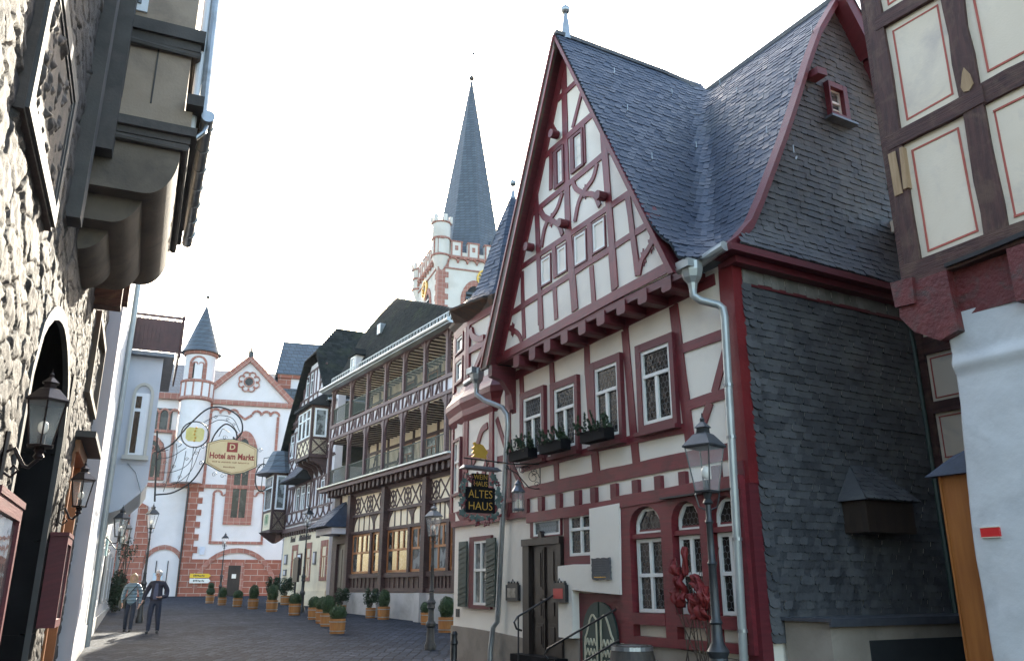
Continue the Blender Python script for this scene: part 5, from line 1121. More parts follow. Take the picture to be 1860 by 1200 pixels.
bp=N(t,'ShaderNodeBump'); bp.inputs['Strength'].default_value=.8; bp.inputs['Distance'].default_value=.015; n2=noise_n(t,tc.outputs['Object'],45,6,.65); L(t,n2.outputs[0],bp.inputs['Height']); L(t,bp.outputs[0],b.inputs['Normal'])
AJ0,AJ1=8.85,12.85
def hole(A,Z):
    u=(A-10.85)/2.0; top=3.6+1.05*np.sqrt(np.clip(1-np.abs(u)**1.7,0,1)); h=(np.abs(u)<1)&(Z<top)
    h|=(A>15.0)&(A<17.2)&(Z<3.9)
    return h
me=stone_wall(2.2,18.4,-.1,10.5,hole)
wo=bpy.data.objects.new('rubble_wall',me); COL.objects.link(wo); me.materials.append(rub); off=wl(st); me.transform(Matrix.Translation(-off)); wo.parent=st
g=MB(); g.box(LW,2.2,AJ0,-.1,10.4,-4,WO-.1); g.box(LW,AJ1,15,-.1,10.4,-4,WO-.1); g.box(LW,AJ0,AJ1,4.9,10.4,-4,WO-.1); g.box(LW,15,17.2,4.2,10.4,-4,WO-.1); g.box(LW,17.2,18.4,-.1,10.4,-4,WO-.1); g.build('wall_core',blackst,st)
g=MB(); 
for k in range(4): g.box(LW,AJ1-.02,AJ1+.4,-.1+k*1.15,1.03+k*1.15,-2.9,WO+.04)
for k in range(4): g.box(LW,AJ0-.25,AJ0,-.1+k*1.15,1.03+k*1.15,-2.9,WO+.0)
g.box(LW,AJ0,AJ1,-.1,4.8,-3.0,-2.9); g.build('black_stone_jamb',blackst,st)
def at_(k): u=-1+2*k/16; return (10.85+2.0*u,3.6+1.05*max(0,1-abs(u)**1.7)**.5)
g=MB(); P=[(AJ0,0)]+[(AJ0,1.8)]+[at_(k) for k in range(17)]+[(AJ1,1.8),(AJ1,0)]
for p,q in zip(P,P[1:]): g.beam(LW,*p,*q,.15,WO-.03,WO+.03,ext=.03,rough=.003)
g.build('arch_trim',trim_g,st)
g=MB(); 
for o0 in (-2.2,-1.7): g.box(LW,9.0,12.7,.2,2.6,o0,o0+.04)
g=MB(); g.box(LW,9.1,9.3,.1,3.2,-2.6,-2.3); g.box(LW,9.1,12.7,2.9,3.1,-2.6,-2.3); g.build('inner_frame',winwood,st)
# relief panel
g=MB(); A0,A1,Z0,Z1=6.0,8.05,4.85,6.1
g.box(LW,A0-.1,A1+.1,Z0-.1,Z1+.1,WO,WO+.07); g.build('relief_ground',relief_m,st)
nx,nzv=150,95; g=MB()
for j in range(nzv+1):
    for i in range(nx+1):
        a=A0+.12+(A1-A0-.24)*i/nx; z=Z0+.12+(Z1-Z0-.24)*j/nzv; p=Vector((a*6,z*6,1)); v=noise.turbulence(p,3,False,noise_basis='BLENDER')+.8*max(0,noise.noise(p*.9+Vector((3,1,7))))
        ed=min(i,nx-i,j*1.0,nzv-j)/5; g.vert(LW(a,z,WO+.05+.055*v*min(1,ed)))
for j in range(nzv):
    for i in range(nx): b_=j*(nx+1)+i; g.face((b_,b_+1,b_+nx+2,b_+nx+1))
g.build('carved_relief',relief_m,st,smooth=True)
g=MB()
for d,w_,o_ in ((-.07,.14,.10),(.07,.05,.085)): g.frame4(LW,A0+d,A1-d,Z0+d,Z1-d,w_,WO,WO+o_)
g.build('relief_frame',trim_g,st)
g=MB()
g.frame4(LW,15.3,17.9,4.75,6.2,.12,WO,WO+.1)
g.build('tablet_frame',stone_s,st)
# dark pilaster strips next to the oriel
g=MB(); g.box(LW,9.3,9.6,5.4,10.4,WO,WO+.16); g.box(LW,9.6,9.95,5.6,10.4,WO,WO+.1); g.box(LW,9.95,10.2,6.6,10.4,WO,WO+.3); g.build('pilaster',stone_d,st)
# oriel
OA,OB=10.2,13.7
g=MB()
def corb(a0,a1,ox,zb,zt,mat):
    n=16; P=[(WO-.05,zb-.0),(WO-.05,zt)]+[(ox,zt)]
    for k in range(n+1): t_=math.pi/2*k/n; P.append((ox-(1-math.cos(t_))*.36*1.0, zt-.06-math.sin(t_)*(zt-.06-zb)))
    f=Fr(LW(a0,0,0).to_2d()[:],66.3); d=a1-a0
    m=MB(); pts=P; m.prism([f(o,z,0) for o,z in pts],[f(o,z,-d) for o,z in pts]); return m.build('rolled_corbel',mat,st,smooth='auto')
corb(10.75,12.3,-.80,5.58,6.05,stone_s); corb(10.45,13.1,-.44,5.88,6.5,stone_s); corb(OA,OB,-.10,6.22,6.86,stone_s)
g=MB()
def slab(z0,z1,ox,ex,mat=None): g.box(LW,OA-ex,OB+ex,z0,z1,WO,ox)
g.tube([LW(OA-.06,6.9,WO),LW(OA-.06,6.9,-.05),LW(OB+.06,6.9,-.05)],.05,8); slab(6.86,6.95,-.08,.02); slab(6.95,7.04,.0,.08); slab(7.04,7.16,.06,.14); g.build('moulding',stone_d,st)
g=MB(); slab(7.16,7.42,-.02,.06); g.build('sill_course',stone_p,st)
g=MB(); g.box(LW,OA,OB,7.42,8.3,WO,-.12); g.box(LW,OA,OB,8.6,10.4,WO,-.12); ob=g.build('oriel_body',stone_p,st)
g=MB(); g.box(LW,OA-.012,OA,7.46,8.28,-.53,-.51); g.build('joint',stone_d,ob)
g=MB(); slab(8.3,8.42,-.02,.08); g.tube([LW(OA-.05,8.28,WO),LW(OA-.05,8.28,-.06),LW(OB,8.28,-.06)],.06,8); slab(8.42,8.6,.02,.13); g.build('upper_moulding',stone_d,st)
g=MB(); g.box(LW,OA-.03,OA,8.75,10.3,-1.12,-.72); of=g.build('oriel_window',bluewhite,ob); g=MB(); g.box(LW,OA-.05,OA-.03,8.85,10.2,-1.06,-.8); g.build('pane',glassl,of)
g=MB(); g.tube([LW(OA+.1,7.2,-.01),LW(OA+.1,10.4,-.02)],.05,10); g.build('corner_pipe',bluewhite,st)
g=MB(); g.tube([LW(10.15,7.42,.17),LW(14.1,7.2,.15)],.085,12); q=g.build('gutter',zinc,st,smooth='auto')
g=MB(); 
for k in range(7): p=LW(10.4+k*.55,7.405-k*.03,.168); d=(LW(11,0,0)-LW(10,0,0))*.02; g.tube([p-d,p+d],.095,12)
g.build('gutter_bands',zinc,q)
g=MB(); g.tube([LW(10.25,7.36,.17),LW(10.2,7.2,.14),LW(10.2,7.1,.06),LW(10.3,7.08,-.02)],.03,8); g.build('gutter_outlet',zinc,q)
g=MB(); g.tube([LW(10.3,7.5,.10),LW(10.3,10.4,.06)],.06,10); g.build('downpipe',zinc,st,smooth='auto')
g=MB(); g.box(LW,OA-.2,14.2,7.45,7.6,-.1,.10); g.build('gutter_board',stone_d,st)
# beams under eaves beyond the oriel, wooden door frames
g=MB(); g.box(LW,15.0,15.14,0,3.8,WO-.35,WO+.05); g.box(LW,17.06,17.2,0,3.8,WO-.35,WO+.05); g.box(LW,15.0,17.2,3.7,3.9,WO-.35,WO+.1); g.box(LW,15.14,17.06,1.0,1.12,WO-.4,WO-.1); dfr=g.build('wooden_frame',winwood,st); g=MB(); g.box(LW,15.14,17.06,0,3.7,-2.2,-1.6); g.build('pane',glass,dfr)
g=MB(); g.box(LW,14.8,17.4,3.92,4.02,WO,WO+.32); g.build('lintel_slab',trim_g,st)
g=MB(); g.box(LW,14.3,14.6,6.0,10.4,WO,WO+.42); g.box(LW,14.7,14.95,6.2,10.4,WO,WO+.5); g.build('eaves_bracket',oldw,st)
# menu cases on the stone wall
def menu_case(a0,a1,z0,z1,o0,o1,label):
    r=thing('menu_case',LW((a0+a1)/2,z0,o0),label,'menu case','menu cases on the stone house')
    g=MB(); g.box(LW,a0,a1,z0,z1,o0,o1); g.box(LW,a0-.04,a1+.04,z1,z1+.05,o0,o1+.04); g.build('case',redd,r)
    g=MB(); g.box(LW,a0+.09,a1-.09,z0+.1,z1-.1,o1,o1+.006); g.build('pane',glassl,r)
    g=MB(); 
    for b in ((a0,a0+.09,z0,z1),(a1-.09,a1,z0,z1),(a0+.09,a1-.09,z0,z0+.1),(a0+.09,a1-.09,z1-.1,z1)): g.box(LW,*b,o1,o1+.03)
    g.build('door_frame',redd,r)
menu_case(6.4,7.7,.9,2.2,WO+.1,-.90,'dark red menu case nearest the viewer at the left edge of the photo')
menu_case(13.05,13.95,1.1,2.28,WO+.05,-.91,'dark red menu case on the far side of the black stone doorway')
# ---------------- white house and the projecting bay beyond
LX=-.95
wh=thing('white_house',LW(25,0,LX),'white rendered house row with a pale downpipe beyond the stone house','house')
g=MB(); g.box(LW,18.6,30,-.1,10.5,-5,LX); g.box(LW,30,48,-.1,9.5,-5,LX-.05); g.build('wall',plaster_w,wh)
g=MB(); g.box(LW,18.55,19.3,-.1,10.5,-5,LX+.06); g.build('corner_strip',plaster_h,wh)
g=MB(); g.box(LW,19.3,48,-.1,.75,LX,LX+.06); g.build('plinth',plinth_g,wh)
g=MB(); g.tube([LW(24,10.2,LX+.09),LW(24,.1,LX+.09)],.075,12); g.build('downpipe',zincb,wh,smooth='auto')
g=MB(); g.tube([LW(46.5,9,LX+.12),LW(46.5,.4,LX+.12)],.09,12); g.build('downpipe',zincb,wh,smooth='auto')
for a0 in (27.5,33,37,41):
    window(wh,LW,a0,a0+1.1,1.2,2.8,LX,2,(.34,),.07,0,gm=glass,fm=bluewhite,sur=(.1,.1,.1,.1),sm=plinth_g,so=.05)
g=MB(); g.box(LW,30,31,2.6,3.2,LX,LX+.06); g.build('sign_plate',M('pale_teal_plate',(.4,.62,.62),(.5,.72,.72),4,.4,0),wh)
bay=thing('white_bay_house',LW(28,8,-.5),'white rendered upper bay with arched window and balcony on its flat roof','house')
B0,B1,BO=26.0,30.5,.04
NB=Fr(LW(B0,0,0).to_2d()[:],66.3)
g=MB(); g.box(LW,B0,B1,4.95,8.15,-4.5,BO); 
f=NB; P=[(-1.0,4.97),(BO,4.97),(BO,4.45),(-.1,4.2),(-.35,3.95),(-.6,3.7),(-1.0,3.55)]; g.prism([f(a,z,0) for a,z in P],[f(a,z,-4.5) for a,z in P]); g.build('wall',plaster_b,bay)
g=MB(); g.box(LW,B0-.25,B1+.2,8.15,8.27,-4.6,BO+.3); g.build('roof_slab',lead,bay)
g=MB()
for k in range(13): a=-.92+k*.11; g.box(NB,a,a+.103,8.32,9.32,.1+.01*(k%2),.13+.01*(k%2))
for k in range(42): g.box(LW,B0-.12+k*.11,B0-.017+k*.11,8.32,9.32,.44+.01*(k%2),.47+.01*(k%2))
g.box(NB,-.95,.5,8.34,9.3,.085,.098); g.box(LW,B0-.12,B1,8.34,9.3,.425,.438); g.box(NB,-.95,.52,9.38,9.45,.08,.16); g.box(LW,B0-.15,B1,9.38,9.45,.42,.5); g.tube([NB(.46,8.2,.12),NB(.46,9.5,.12)],.04,6); g.tube([NB(-.9,8.2,.12),NB(-.9,9.5,.12)],.04,6); g.build('balcony_railing',M('railing_brown',(.05,.02,.02),(.08,.03,.03),4,.5,.1),bay)
wcr=M('window_cream_surround',(.50,.48,.42),(.56,.54,.48),2,.8,.1)
g=MB(); P=[(-.62,5.25),(-.62,7.0)]+[(-.375+.245*math.cos(t_),7.0+.32*math.sin(t_)) for t_ in [math.pi-math.pi*k/8 for k in range(9)]]+[(-.13,7.0),(-.13,5.25)]
for p,q in zip(P,P[1:]): g.beam(NB,*p,*q,.08,0,.05,ext=.02,rough=0)
g.box(NB,-.72,-.03,5.1,5.22,0,.16); g.build('window_surround',wcr,bay)
g=MB(); g.box(NB,-.58,-.18,5.25,7.05,.0,.02); w_=g.build('arched_window',bluewhite,bay); g=MB(); g.box(NB,-.55,-.4,5.3,6.5,.02,.03); g.box(NB,-.55,-.4,6.6,6.95,.02,.03); g.build('pane',glass,w_)
g=MB(); g.tube([NB(-.55,5.0,.03),NB(-.3,4.75,.03),NB(-.1,4.2,.03)],.015,5); g.build('cable',zinc,bay)
# ---------------- right-hand house
RWf=Fr((4.5,8.75),150.7)
rh=thing('corner_house',RWf(1,0,0),'jettied timber-framed corner house with weathered beams over a white rendered ground floor','house')
g=MB(); g.box(RWf,.05,7,5.0,13,-4,0); g.build('upper_wall',plaster_p,rh)
t=MB(); t.beam(RWf,.09,4.9,.09,13,.20,-.1,.045,rough=.014); t.beam(RWf,1.05,5.0,1.05,13,.235,-.05,.04,rough=.014); t.beam(RWf,2.05,5.0,2.05,13,.25,-.05,.04); t.beam(RWf,3.1,5,3.1,13,.25,-.05,.04)
t.beam(RWf,0,6.64,1.2,6.65,.2,-.05,.05,rough=.014); t.beam(RWf,1.1,6.66,6.5,6.64,.25,-.05,.035,rough=.012); t.beam(RWf,0.1,8.27,1.0,8.2,.2,-.05,.05,rough=.012); t.beam(RWf,1.1,8.1,6.5,8.1,.22,-.05,.035,rough=.012); t.beam(RWf,-.05,4.98,6.5,5.0,.22,-.1,.07,rough=.014); t.box(Fr(RWf(0,0,0).to_2d()[:],60.7),0,4,4.9,13,-.1,.02)
t.build('timbers',oldw,rh)
g=MB(); g.beam(RWf,.06,5.95,.06,6.5,.10,.0,.062,rough=.02); g.beam(RWf,.17,5.98,.19,6.5,.07,.0,.075,rough=.02); g.build('repair_patch',rawwood,rh); g=MB(); g.fpoly(RWf,[(.98,6.85),(1.0,6.78),(1.06,6.76),(1.12,6.82),(1.1,6.95),(1.05,7.06),(1.02,7.0)],.03,.058); g.build('repair_patch',rawwood,rh)
lr=M('painted_line_red',(.36,.08,.055),(.43,.11,.08),3,.8,0)
g=MB()
def ln(pts):
    for p,q in zip(pts,pts[1:]+pts[:1]): g.beam(RWf,*p,*q,.022,-.001,.004,ext=.011,rough=.002)
ln([(.28,8.06),(.86,8.03),(.85,6.86),(.28,6.84)]); ln([(.28,6.43),(.84,6.43),(.85,5.2),(.28,5.18)]); ln([(1.27,7.85),(1.86,7.8),(1.86,6.9),(1.27,6.9)]); ln([(1.25,6.42),(1.86,6.42),(1.86,5.2),(1.25,5.2)]); ln([(2.25,6.42),(2.9,6.42),(2.9,5.2),(2.25,5.2)]); ln([(.28,9.6),(.86,9.6),(.86,8.45),(.28,8.45)])
g.build('painted_lines',lr,rh)
g=MB(); g.box(RWf,-.06,7,4.35,4.86,-.6,-.02); g.fpoly(RWf,[(-.12,4.5),(-.1,4.86),(.5,4.86),(.52,4.18),(.30,4.12),(.02,4.3)],-.5,.10); g.fpoly(RWf,[(-.14,4.62),(-.16,4.92),(.12,4.9),(.1,4.6)],-.2,.13); g.box(RWf,1.15,1.45,4.3,4.86,-.4,.1); g.build('jetty_beam',oldr,rh)
g=MB(); g.beam(RWf,.5,4.90,1.7,4.96,.05,.05,.12,rough=.01); g.build('lead_strip',iron,rh)
# bulging white wall
nx,nzv=120,130; me=MB()
for j in range(nzv+1):
    z=-.2+4.6*j/nzv
    for i in range(nx+1):
        a0=.19+.0385*max(z,0)**.9+.02*math.sin(z*2.3)+ (.0 if z<4.1 else -(z-4.1)*.15)
        a=a0+(6.5-a0)*(i/nx)**1.3; bul=noise.noise(Vector((a*1.3,z*1.3,5)))*.035+noise.noise(Vector((a*4,z*4,2)))*.008+noise.noise(Vector((a*11,z*9,4)))*.002+(.05 if abs(z-3.85)<.12 else 0)*max(0,1-abs(z-3.85)/.12)
        me.vert(RWf(a,z,-.02+bul if i>0 else -.12))
for j in range(nzv):
    for i in range(nx): b_=j*(nx+1)+i; me.face((b_,b_+1,b_+nx+2,b_+nx+1))
gw_=me.build('ground_floor_wall',plaster_r,rh,smooth=True)
g=MB(); g.box(RWf,.55,6.5,-.2,4.35,-4,-.15); g.box(RWf,.3,.56,-.2,4.3,-.6,-.13); g.build('wall_core',plaster_b,rh)
g=MB(); g.box(RWf,.36,.55,2.085,2.17,.0,.03); hp=g.build('red_plate',M('red_plate_paint',(.55,.02,.02),(.6,.03,.03),3,.4,0),rh); g=MB(); g.box(RWf,.362,.548,2.075,2.083,.0,.034); g.box(RWf,.362,.548,2.172,2.18,.0,.034); g.build('plate_edge',plaster_p,hp)
# orange wooden gate post with a little slate roof
gp=thing('gate_post',RWf(-.07,0,-.35),'varnished orange-brown wooden post with a small slate cap in the alley','gate post')
g=MB(); g.box(RWf,-.2,.12,-.1,2.76,-.5,-.3); g.box(RWf,-.21,-.19,-.1,2.76,-.52,-.285); g.build('post',orangewood,gp)
g=MB(); g.prism([RWf(-.32,2.76,-.2),RWf(.3,2.76,-.2),RWf(.3,2.76,-.7),RWf(-.32,2.76,-.7)],[RWf(.0,2.96,-.28),RWf(.3,3.05,-.28),RWf(.3,3.05,-.6),RWf(.0,2.96,-.6)]); g.build('slate_cap',slate,gp)
# house at the back of the alley
c=OSf(3.92,0,0); NF=Fr((c.x,c.y),150.7)
ah=thing('alley_house',NF(1,0,0),'timber-framed house closing the dark alley, red corner board and cream panels with painted lines','house')
g=MB(); g.box(NF,.0,5,-.1,7.2,-3,0); g.box(NF,-.1,5,7.2,7.4,-3,.3); g.build('wall',plaster_p,ah)
t=MB(); t.box(NF,-.3,-.02,3.15,6.2,-.1,.05); t.build('corner_board',redd,ah)
t=MB(); t.box(NF,-.02,.14,-.1,7.2,-.02,.06); t.box(NF,.14,3,5.12,5.4,-.02,.05); t.box(NF,.14,3,4.18,4.36,-.02,.052); t.box(NF,.14,3,-.1,3.42,-.02,.05); t.box(NF,.95,1.1,3.3,7,-.02,.055); t.build('timbers',oldw,ah)
g=MB()
for (a0,a1,z0,z1) in ((.2,.88,4.42,5.05),(.2,.88,3.5,4.12)):
    for p,q in (((a0,z0),(a1,z0)),((a1,z0),(a1,z1)),((a1,z1),(a0,z1)),((a0,z1),(a0,z0))): g.beam(NF,*p,*q,.02,-.001,.004,ext=.01,rough=0)
g.build('painted_lines',lr,ah)
g=MB(); g.tube([NF(.0,5.6,.15),NF(.03,5.3,.13),NF(.06,.3,.13)],.04,8); g.lathe(NF(-.02,5.6,.15),[(.05,-.1),(.12,.05),(.13,.2)],8); g.build('downpipe',green_s,ah)
def scribble(name,fr,a0,a1,z,h,o,mat,parent,seed=1):
    """a line of lettering too small to read in the photo: word-length strokes"""
    R_=random.Random(seed); m=MB(); a=a0
    while a<a1-h:
        w=h*R_.uniform(.35,.6); m.box(fr,a,a+w,z-h*R_.choice((.35,.5)),z+h*R_.choice((.3,.5)),o,o+.002); a+=w+h*(.25 if R_.random()<.8 else .8)
    return m.build(name,mat,parent)
# ---------------- planters
def tub(r=.27,h=.5):
    m=MB(); n=22
    m.lathe((0,0,0),[(r*.9,0),(r*.97,h*.5),(r,h),(r*.93,h),(r*.9,h-.05),(.001,h-.05)],n); return m
def make_planter(kind):
    r=thing('planter',(0,0,0),'x','planter')
    m=tub(); o=m.build('tub',tubwood,r,smooth='auto')
    for z in (.1,.4):
        b=MB(); b.lathe((0,0,0),[(.263+.022*(z>.2),z-.015),(.272+.012*(z>.2),z-.015),(.274+.012*(z>.2),z+.015),(.262,z+.015)],22,cap=False); b.build('hoop',zinc,o)
    f=MB(); c=MB()
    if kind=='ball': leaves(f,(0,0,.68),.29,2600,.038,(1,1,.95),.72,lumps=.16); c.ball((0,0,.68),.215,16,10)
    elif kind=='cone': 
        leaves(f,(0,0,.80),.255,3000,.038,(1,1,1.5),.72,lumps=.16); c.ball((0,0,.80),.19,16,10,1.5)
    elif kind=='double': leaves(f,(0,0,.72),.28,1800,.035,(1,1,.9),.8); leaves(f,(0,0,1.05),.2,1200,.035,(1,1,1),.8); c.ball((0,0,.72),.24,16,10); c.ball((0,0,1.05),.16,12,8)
    else:
        for k in range(7):
            q=RN.uniform(0,6.28); d=RN.uniform(.1,.35); h=RN.uniform(.8,1.45); c.tube([(0,0,.4),(d*.4*math.cos(q),d*.4*math.sin(q),h*.7),(d*math.cos(q),d*math.sin(q),h)],.01,5)
            for z in (.7,.85,1): leaves(f,(d*z*math.cos(q),d*z*math.sin(q),h*z),.19,60,.085,(1,1,.8),.2)
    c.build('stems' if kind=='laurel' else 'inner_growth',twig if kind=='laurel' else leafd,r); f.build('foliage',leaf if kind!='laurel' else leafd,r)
    return r
kinds={k:make_planter(k) for k in ('ball','cone','double','laurel')}; used=set()
def g0(x,y): return gz(y)
PL=[(-17.14,49.26,'double',1.0,'two-tiered topiary planter furthest left in the row, below the yellow direction sign'),
(-15.59,46.73,'cone',.95,'small cone-shaped box bush in a wooden tub, second in the row from the left'),
(-14.1,44.65,'ball',1.0,'round box bush in a wooden tub in front of the church door'),
(-12.55,42.15,'cone',1.05,'cone-shaped box bush in a wooden tub just right of the church door'),
(-10.87,39.4,'cone',1.1,'cone-shaped box bush in a wooden tub standing before the lamp post by the corner oriel'),
(-9.07,36.36,'ball',1.05,'round box bush in a wooden tub in front of the hotel menu cases'),
(-7.55,33.32,'ball',1.02,'round box bush in a wooden tub left of the close cluster of three'),
(-6.72,31.0,'ball',1.05,'rear bush of the cluster of three, half hidden behind its neighbours'),
(-6.19,29.3,'cone',1.0,'tallest egg-shaped bush in the middle of the cluster of three'),
(-5.19,26.04,'ball',1.0,'nearest round box bush at the right front end of the row in the street'),
(-1.99,26.49,'cone',1.05,'tall dark box cone in a tub beside the corner of the old wine house')]
for a,o,k,s_,lb in ((3.3,.65,'laurel',.88,'leafy laurel shrub in a tub left of the grey plinth pier'),(6.75,.75,'laurel',.85,'leafy laurel shrub in a tub between plinth pier and dark cone bush'),(7.9,.7,'cone',1.0,'dark cone bush in a tub against the grey hotel plinth'),(11.6,.7,'ball',.9,'small tub with low bush behind the tall lamp post by the hotel plinth')):
    p=HO(a,0,o); PL.append((p.x,p.y,k,s_,lb))
for a,o,k,s_,lb in ((-8.6,.7,'laurel',1.15,'tall laurel in a tub below the notice boards of the gabled hotel'),(-5.6,.7,'laurel',1.15,'tall laurel in a tub below the menu case of the gabled hotel'),(-9.6,.5,'laurel',.9,'low laurel in a tub at the left corner of the gabled hotel')):
    p=MO(a,0,o); PL.append((p.x,p.y,k,s_,lb))
for (x,y,k,s_,lb) in PL:
    src=kinds[k]; o=src if k not in used else copy_tree(src); used.add(k)
    s_*=.88; o.location=(x,y,g0(x,y)-.01); o.scale=(s_,s_,s_*RN.uniform(.94,1.08)); o.rotation_euler=(0,0,RN.uniform(0,6)); tag(o,lb,'planter','tub planters along the hotels')
# ---------------- street lamps
def lantern(root,c,s_,metal,name='lantern',n=6,bulb=True):
    """glazed lantern whose foot is at c, s_ = width"""
    x,y,z=c; h=s_*1.15; rb,rt=s_*.30,s_*.5
    g=MB(); g.lathe((x,y,z),[(rb*1.1,0),(rb*1.15,s_*.05),(rb,s_*.06)],n); g.build(name+'_base',metal,root); g=MB()
    g.lathe((x,y,z),[(rt*1.02,h),(rt*1.16,h+.02*s_),(rt*1.16,h+.06*s_),(rt*.55,h+.36*s_),(rt*.5,h+.37*s_),(rt*.36,h+.40*s_),(rt*.34,h+.52*s_),(rt*.46,h+.54*s_),(rt*.2,h+.66*s_),(rt*.1,h+.70*s_),(s_*.06,h+.73*s_),(s_*.06,h+.78*s_),(s_*.02,h+.82*s_),(s_*.015,h+.93*s_)],n)
    o=g.build(name,metal,root); f=MB()
    for k in range(n):
        q=2*math.pi*k/n; f.tube([(x+rb*math.cos(q),y+rb*math.sin(q),z+.05*s_),(x+rt*math.cos(q),y+rt*math.sin(q),z+h)],s_*.022,4)
    f.build('glazing_bars',metal,o)
    f=MB(); f.lathe((x,y,z),[(rb*.96,.06*s_),(rt*.96,h)],n,cap=False); f.build('lamp_glass',tglass,o)
    if bulb:
        f=MB(); f.lathe((x,y,z),[(s_*.09,.05*s_),(s_*.09,s_*.32)],8); f.build('socket',metal,o)
        f=MB(); f.ball((x,y,z+s_*.52),s_*.13,10,8,1.3); f.build('bulb',M('frosted_bulb',(.75,.72,.66),(.8,.77,.7),3,.2,0) if 'frosted_bulb' not in bpy.data.materials else bpy.data.materials['frosted_bulb'],o,smooth=True)
    return o
POLE=[(.13,0),(.14,.12),(.10,.2),(.085,.5),(.12,.54),(.12,.6),(.075,.66),(.065,.9),(.10,.94),(.085,1.0),(.11,1.06),(.06,1.14),(.05,1.3),(.065,1.32),(.045,1.36),(.04,1.85),(.05,1.87),(.036,1.9),(.032,2.25),(.045,2.27),(.03,2.3),(.03,2.44),(.055,2.46),(.03,2.5),(.05,2.56)]
def lamp(x,y,hgt,label,metal,s_=.35,arm=False,lean=0):
    k=hgt/3.15; r=thing('street_lamp',(x,y,gz(y)-.02),label,'street lamp','cast iron street lamps')
    g=MB(); g.lathe((x,y,gz(y)-.02),[(a*1.0,b*k) for a,b in POLE],12); g.build('pole',metal,r,smooth='auto')
    z=gz(y)-.02+2.56*k
    g=MB(); 
    for sgn in (-1,1): g.tube([(x,y,z-.18),(x+sgn*.09,y,z-.14),(x+sgn*.12,y,z-.02),(x+sgn*.10,y,z+.02)],.008,5)
    g.build('lamp_cradle',metal,r); lantern(r,(x,y,z),s_*1.12*k**.5,metal,n=4); return r
lamp(1.96,8.4,3.12,'tall near grey street lamp standing in front of the arched windows',greypaint)
lamp(-1.93,20.8,3.22,'grey street lamp at the corner between the old wine house and the gallery hotel',greypaint)
lamp(-13.3,31.2,4.05,'leaning-looking street lamp directly behind the walking couple',greypaint)
lamp(-14.2,52.9,4.6,'dark street lamp below the corner oriel of the gabled hotel',iron)
lamp(-19.9,59.0,4.2,'thin street lamp in front of the church wall near the direction signs',iron)
p=HO(.9,0,1.6); lamp(p.x,p.y,4.6,'pale-glazed street lamp beside the slate entrance hood',greypaint)
def wall_lamp(a,o,z,s_,label,metal,wo):
    r=thing('wall_lamp',LW(a,z-.3,wo),label,'wall lamp','wall lanterns on the left')
    lantern(r,tuple(LW(a,z,o)),s_,metal)
    g=MB(); P=[LW(a,z-.06,wo),LW(a,z-.02,wo+(o-wo)*.3),LW(a,z-.16,wo+(o-wo)*.6),LW(a,z-.17,o-.06),LW(a,z-.1,o),LW(a,z,o)]
    g.tube(P,.018,8); g.tube([LW(a,z-.28,wo+.01),LW(a,z+.12,wo+.01)],.022,6); g.lathe(LW(a,z-.1,o),[(.03,0),(.045,.02),(.03,.05),(.045,.07),(.035,.1)],10)
    g.tube([LW(a,z-.22,wo+.02),LW(a,z-.26,wo+.08),LW(a,z-.2,wo+.13),LW(a,z-.16,wo+.09),LW(a,z-.2,wo+.07)],.012,6); g.build('scroll_arm',metal,r)
wall_lamp(8.0,-.86,2.74,.33,'large bronze-black wall lantern with clear bulb nearest the viewer',ironbr,WO+.03)
wall_lamp(13.9,-.86,2.74,.33,'second bronze-black wall lantern above the far menu case',ironbr,WO+.03)
wall_lamp(25.8,-.5,2.95,.42,'black wall lantern on the white house, nearer of the far pair',iron,LX+.02)
wall_lamp(31.0,-.45,3.0,.42,'black wall lantern on the white house, further of the far pair',iron,LX+.02)
# ---------------- bollard, barrel, handrails
r=thing('bollard',(-.97,14.8,gz(14.8)),'dark grey iron bollard at the corner of the wine house','bollard'); g=MB(); g.lathe((-.97,14.8,gz(14.8)-.02),[(.07,0),(.075,.1),(.055,.15),(.05,.62),(.065,.64),(.065,.67),(.05,.7),(.045,.76),(.055,.79),(.03,.84)],14); g.build('post',iron,r,smooth='auto')
p=OHf(7.0,0,.62); r=thing('barrel',(p.x,p.y,.02),'old wine barrel with iron hoops below the arched windows','barrel'); g=MB(); g.lathe((p.x,p.y,.02),[(.27,0),(.31,.2),(.335,.42),(.31,.66),(.27,.84),(.24,.84),(.24,.80),(.001,.80)],24); b=g.build('staves',M('barrel_oak',(.05,.042,.036),(.09,.075,.06),5,.7,.4,20,(4,4,.5)),r,smooth='auto')
for z,q in ((.06,.285),(.22,.317),(.62,.32),(.80,.285)): g=MB(); g.lathe((p.x,p.y,.02),[(q,z-.025),(q+.008,z-.025),(q+.006,z+.025),(q-.004,z+.025)],24); g.build('hoop',zinc,b)
def rail(pts,label,posts):
    r=thing('handrail',pts[0],label,'handrail','iron handrails by the doors'); g=MB(); g.tube(pts,.017,8); g.build('rail',iron,r)
    for q in posts: g=MB(); g.tube([q,(q[0],q[1],0.05)],.014,6); g.build('post',iron,r)
rail([OHf(4.35,1.55,.1),OHf(4.35,1.5,.2),OHf(4.4,1.16,.95),OHf(4.42,1.08,1.02),OHf(4.43,.98,.98),OHf(4.42,.95,.88)],'black iron handrail with curled end in front of the main door',[OHf(4.4,1.16,.93)])
rail([OHf(5.95,1.3,.1),OHf(5.0,.70,.75),OHf(4.95,.62,.78),OHf(4.97,.55,.72)],'black iron rail crossing the green cellar doors, upper one',[])
rail([OHf(6.0,.86,.1),OHf(5.2,.3,.7),OHf(5.1,.2,.72)],'black iron rail crossing the green cellar doors, lower one',[OHf(5.2,.3,.7)])
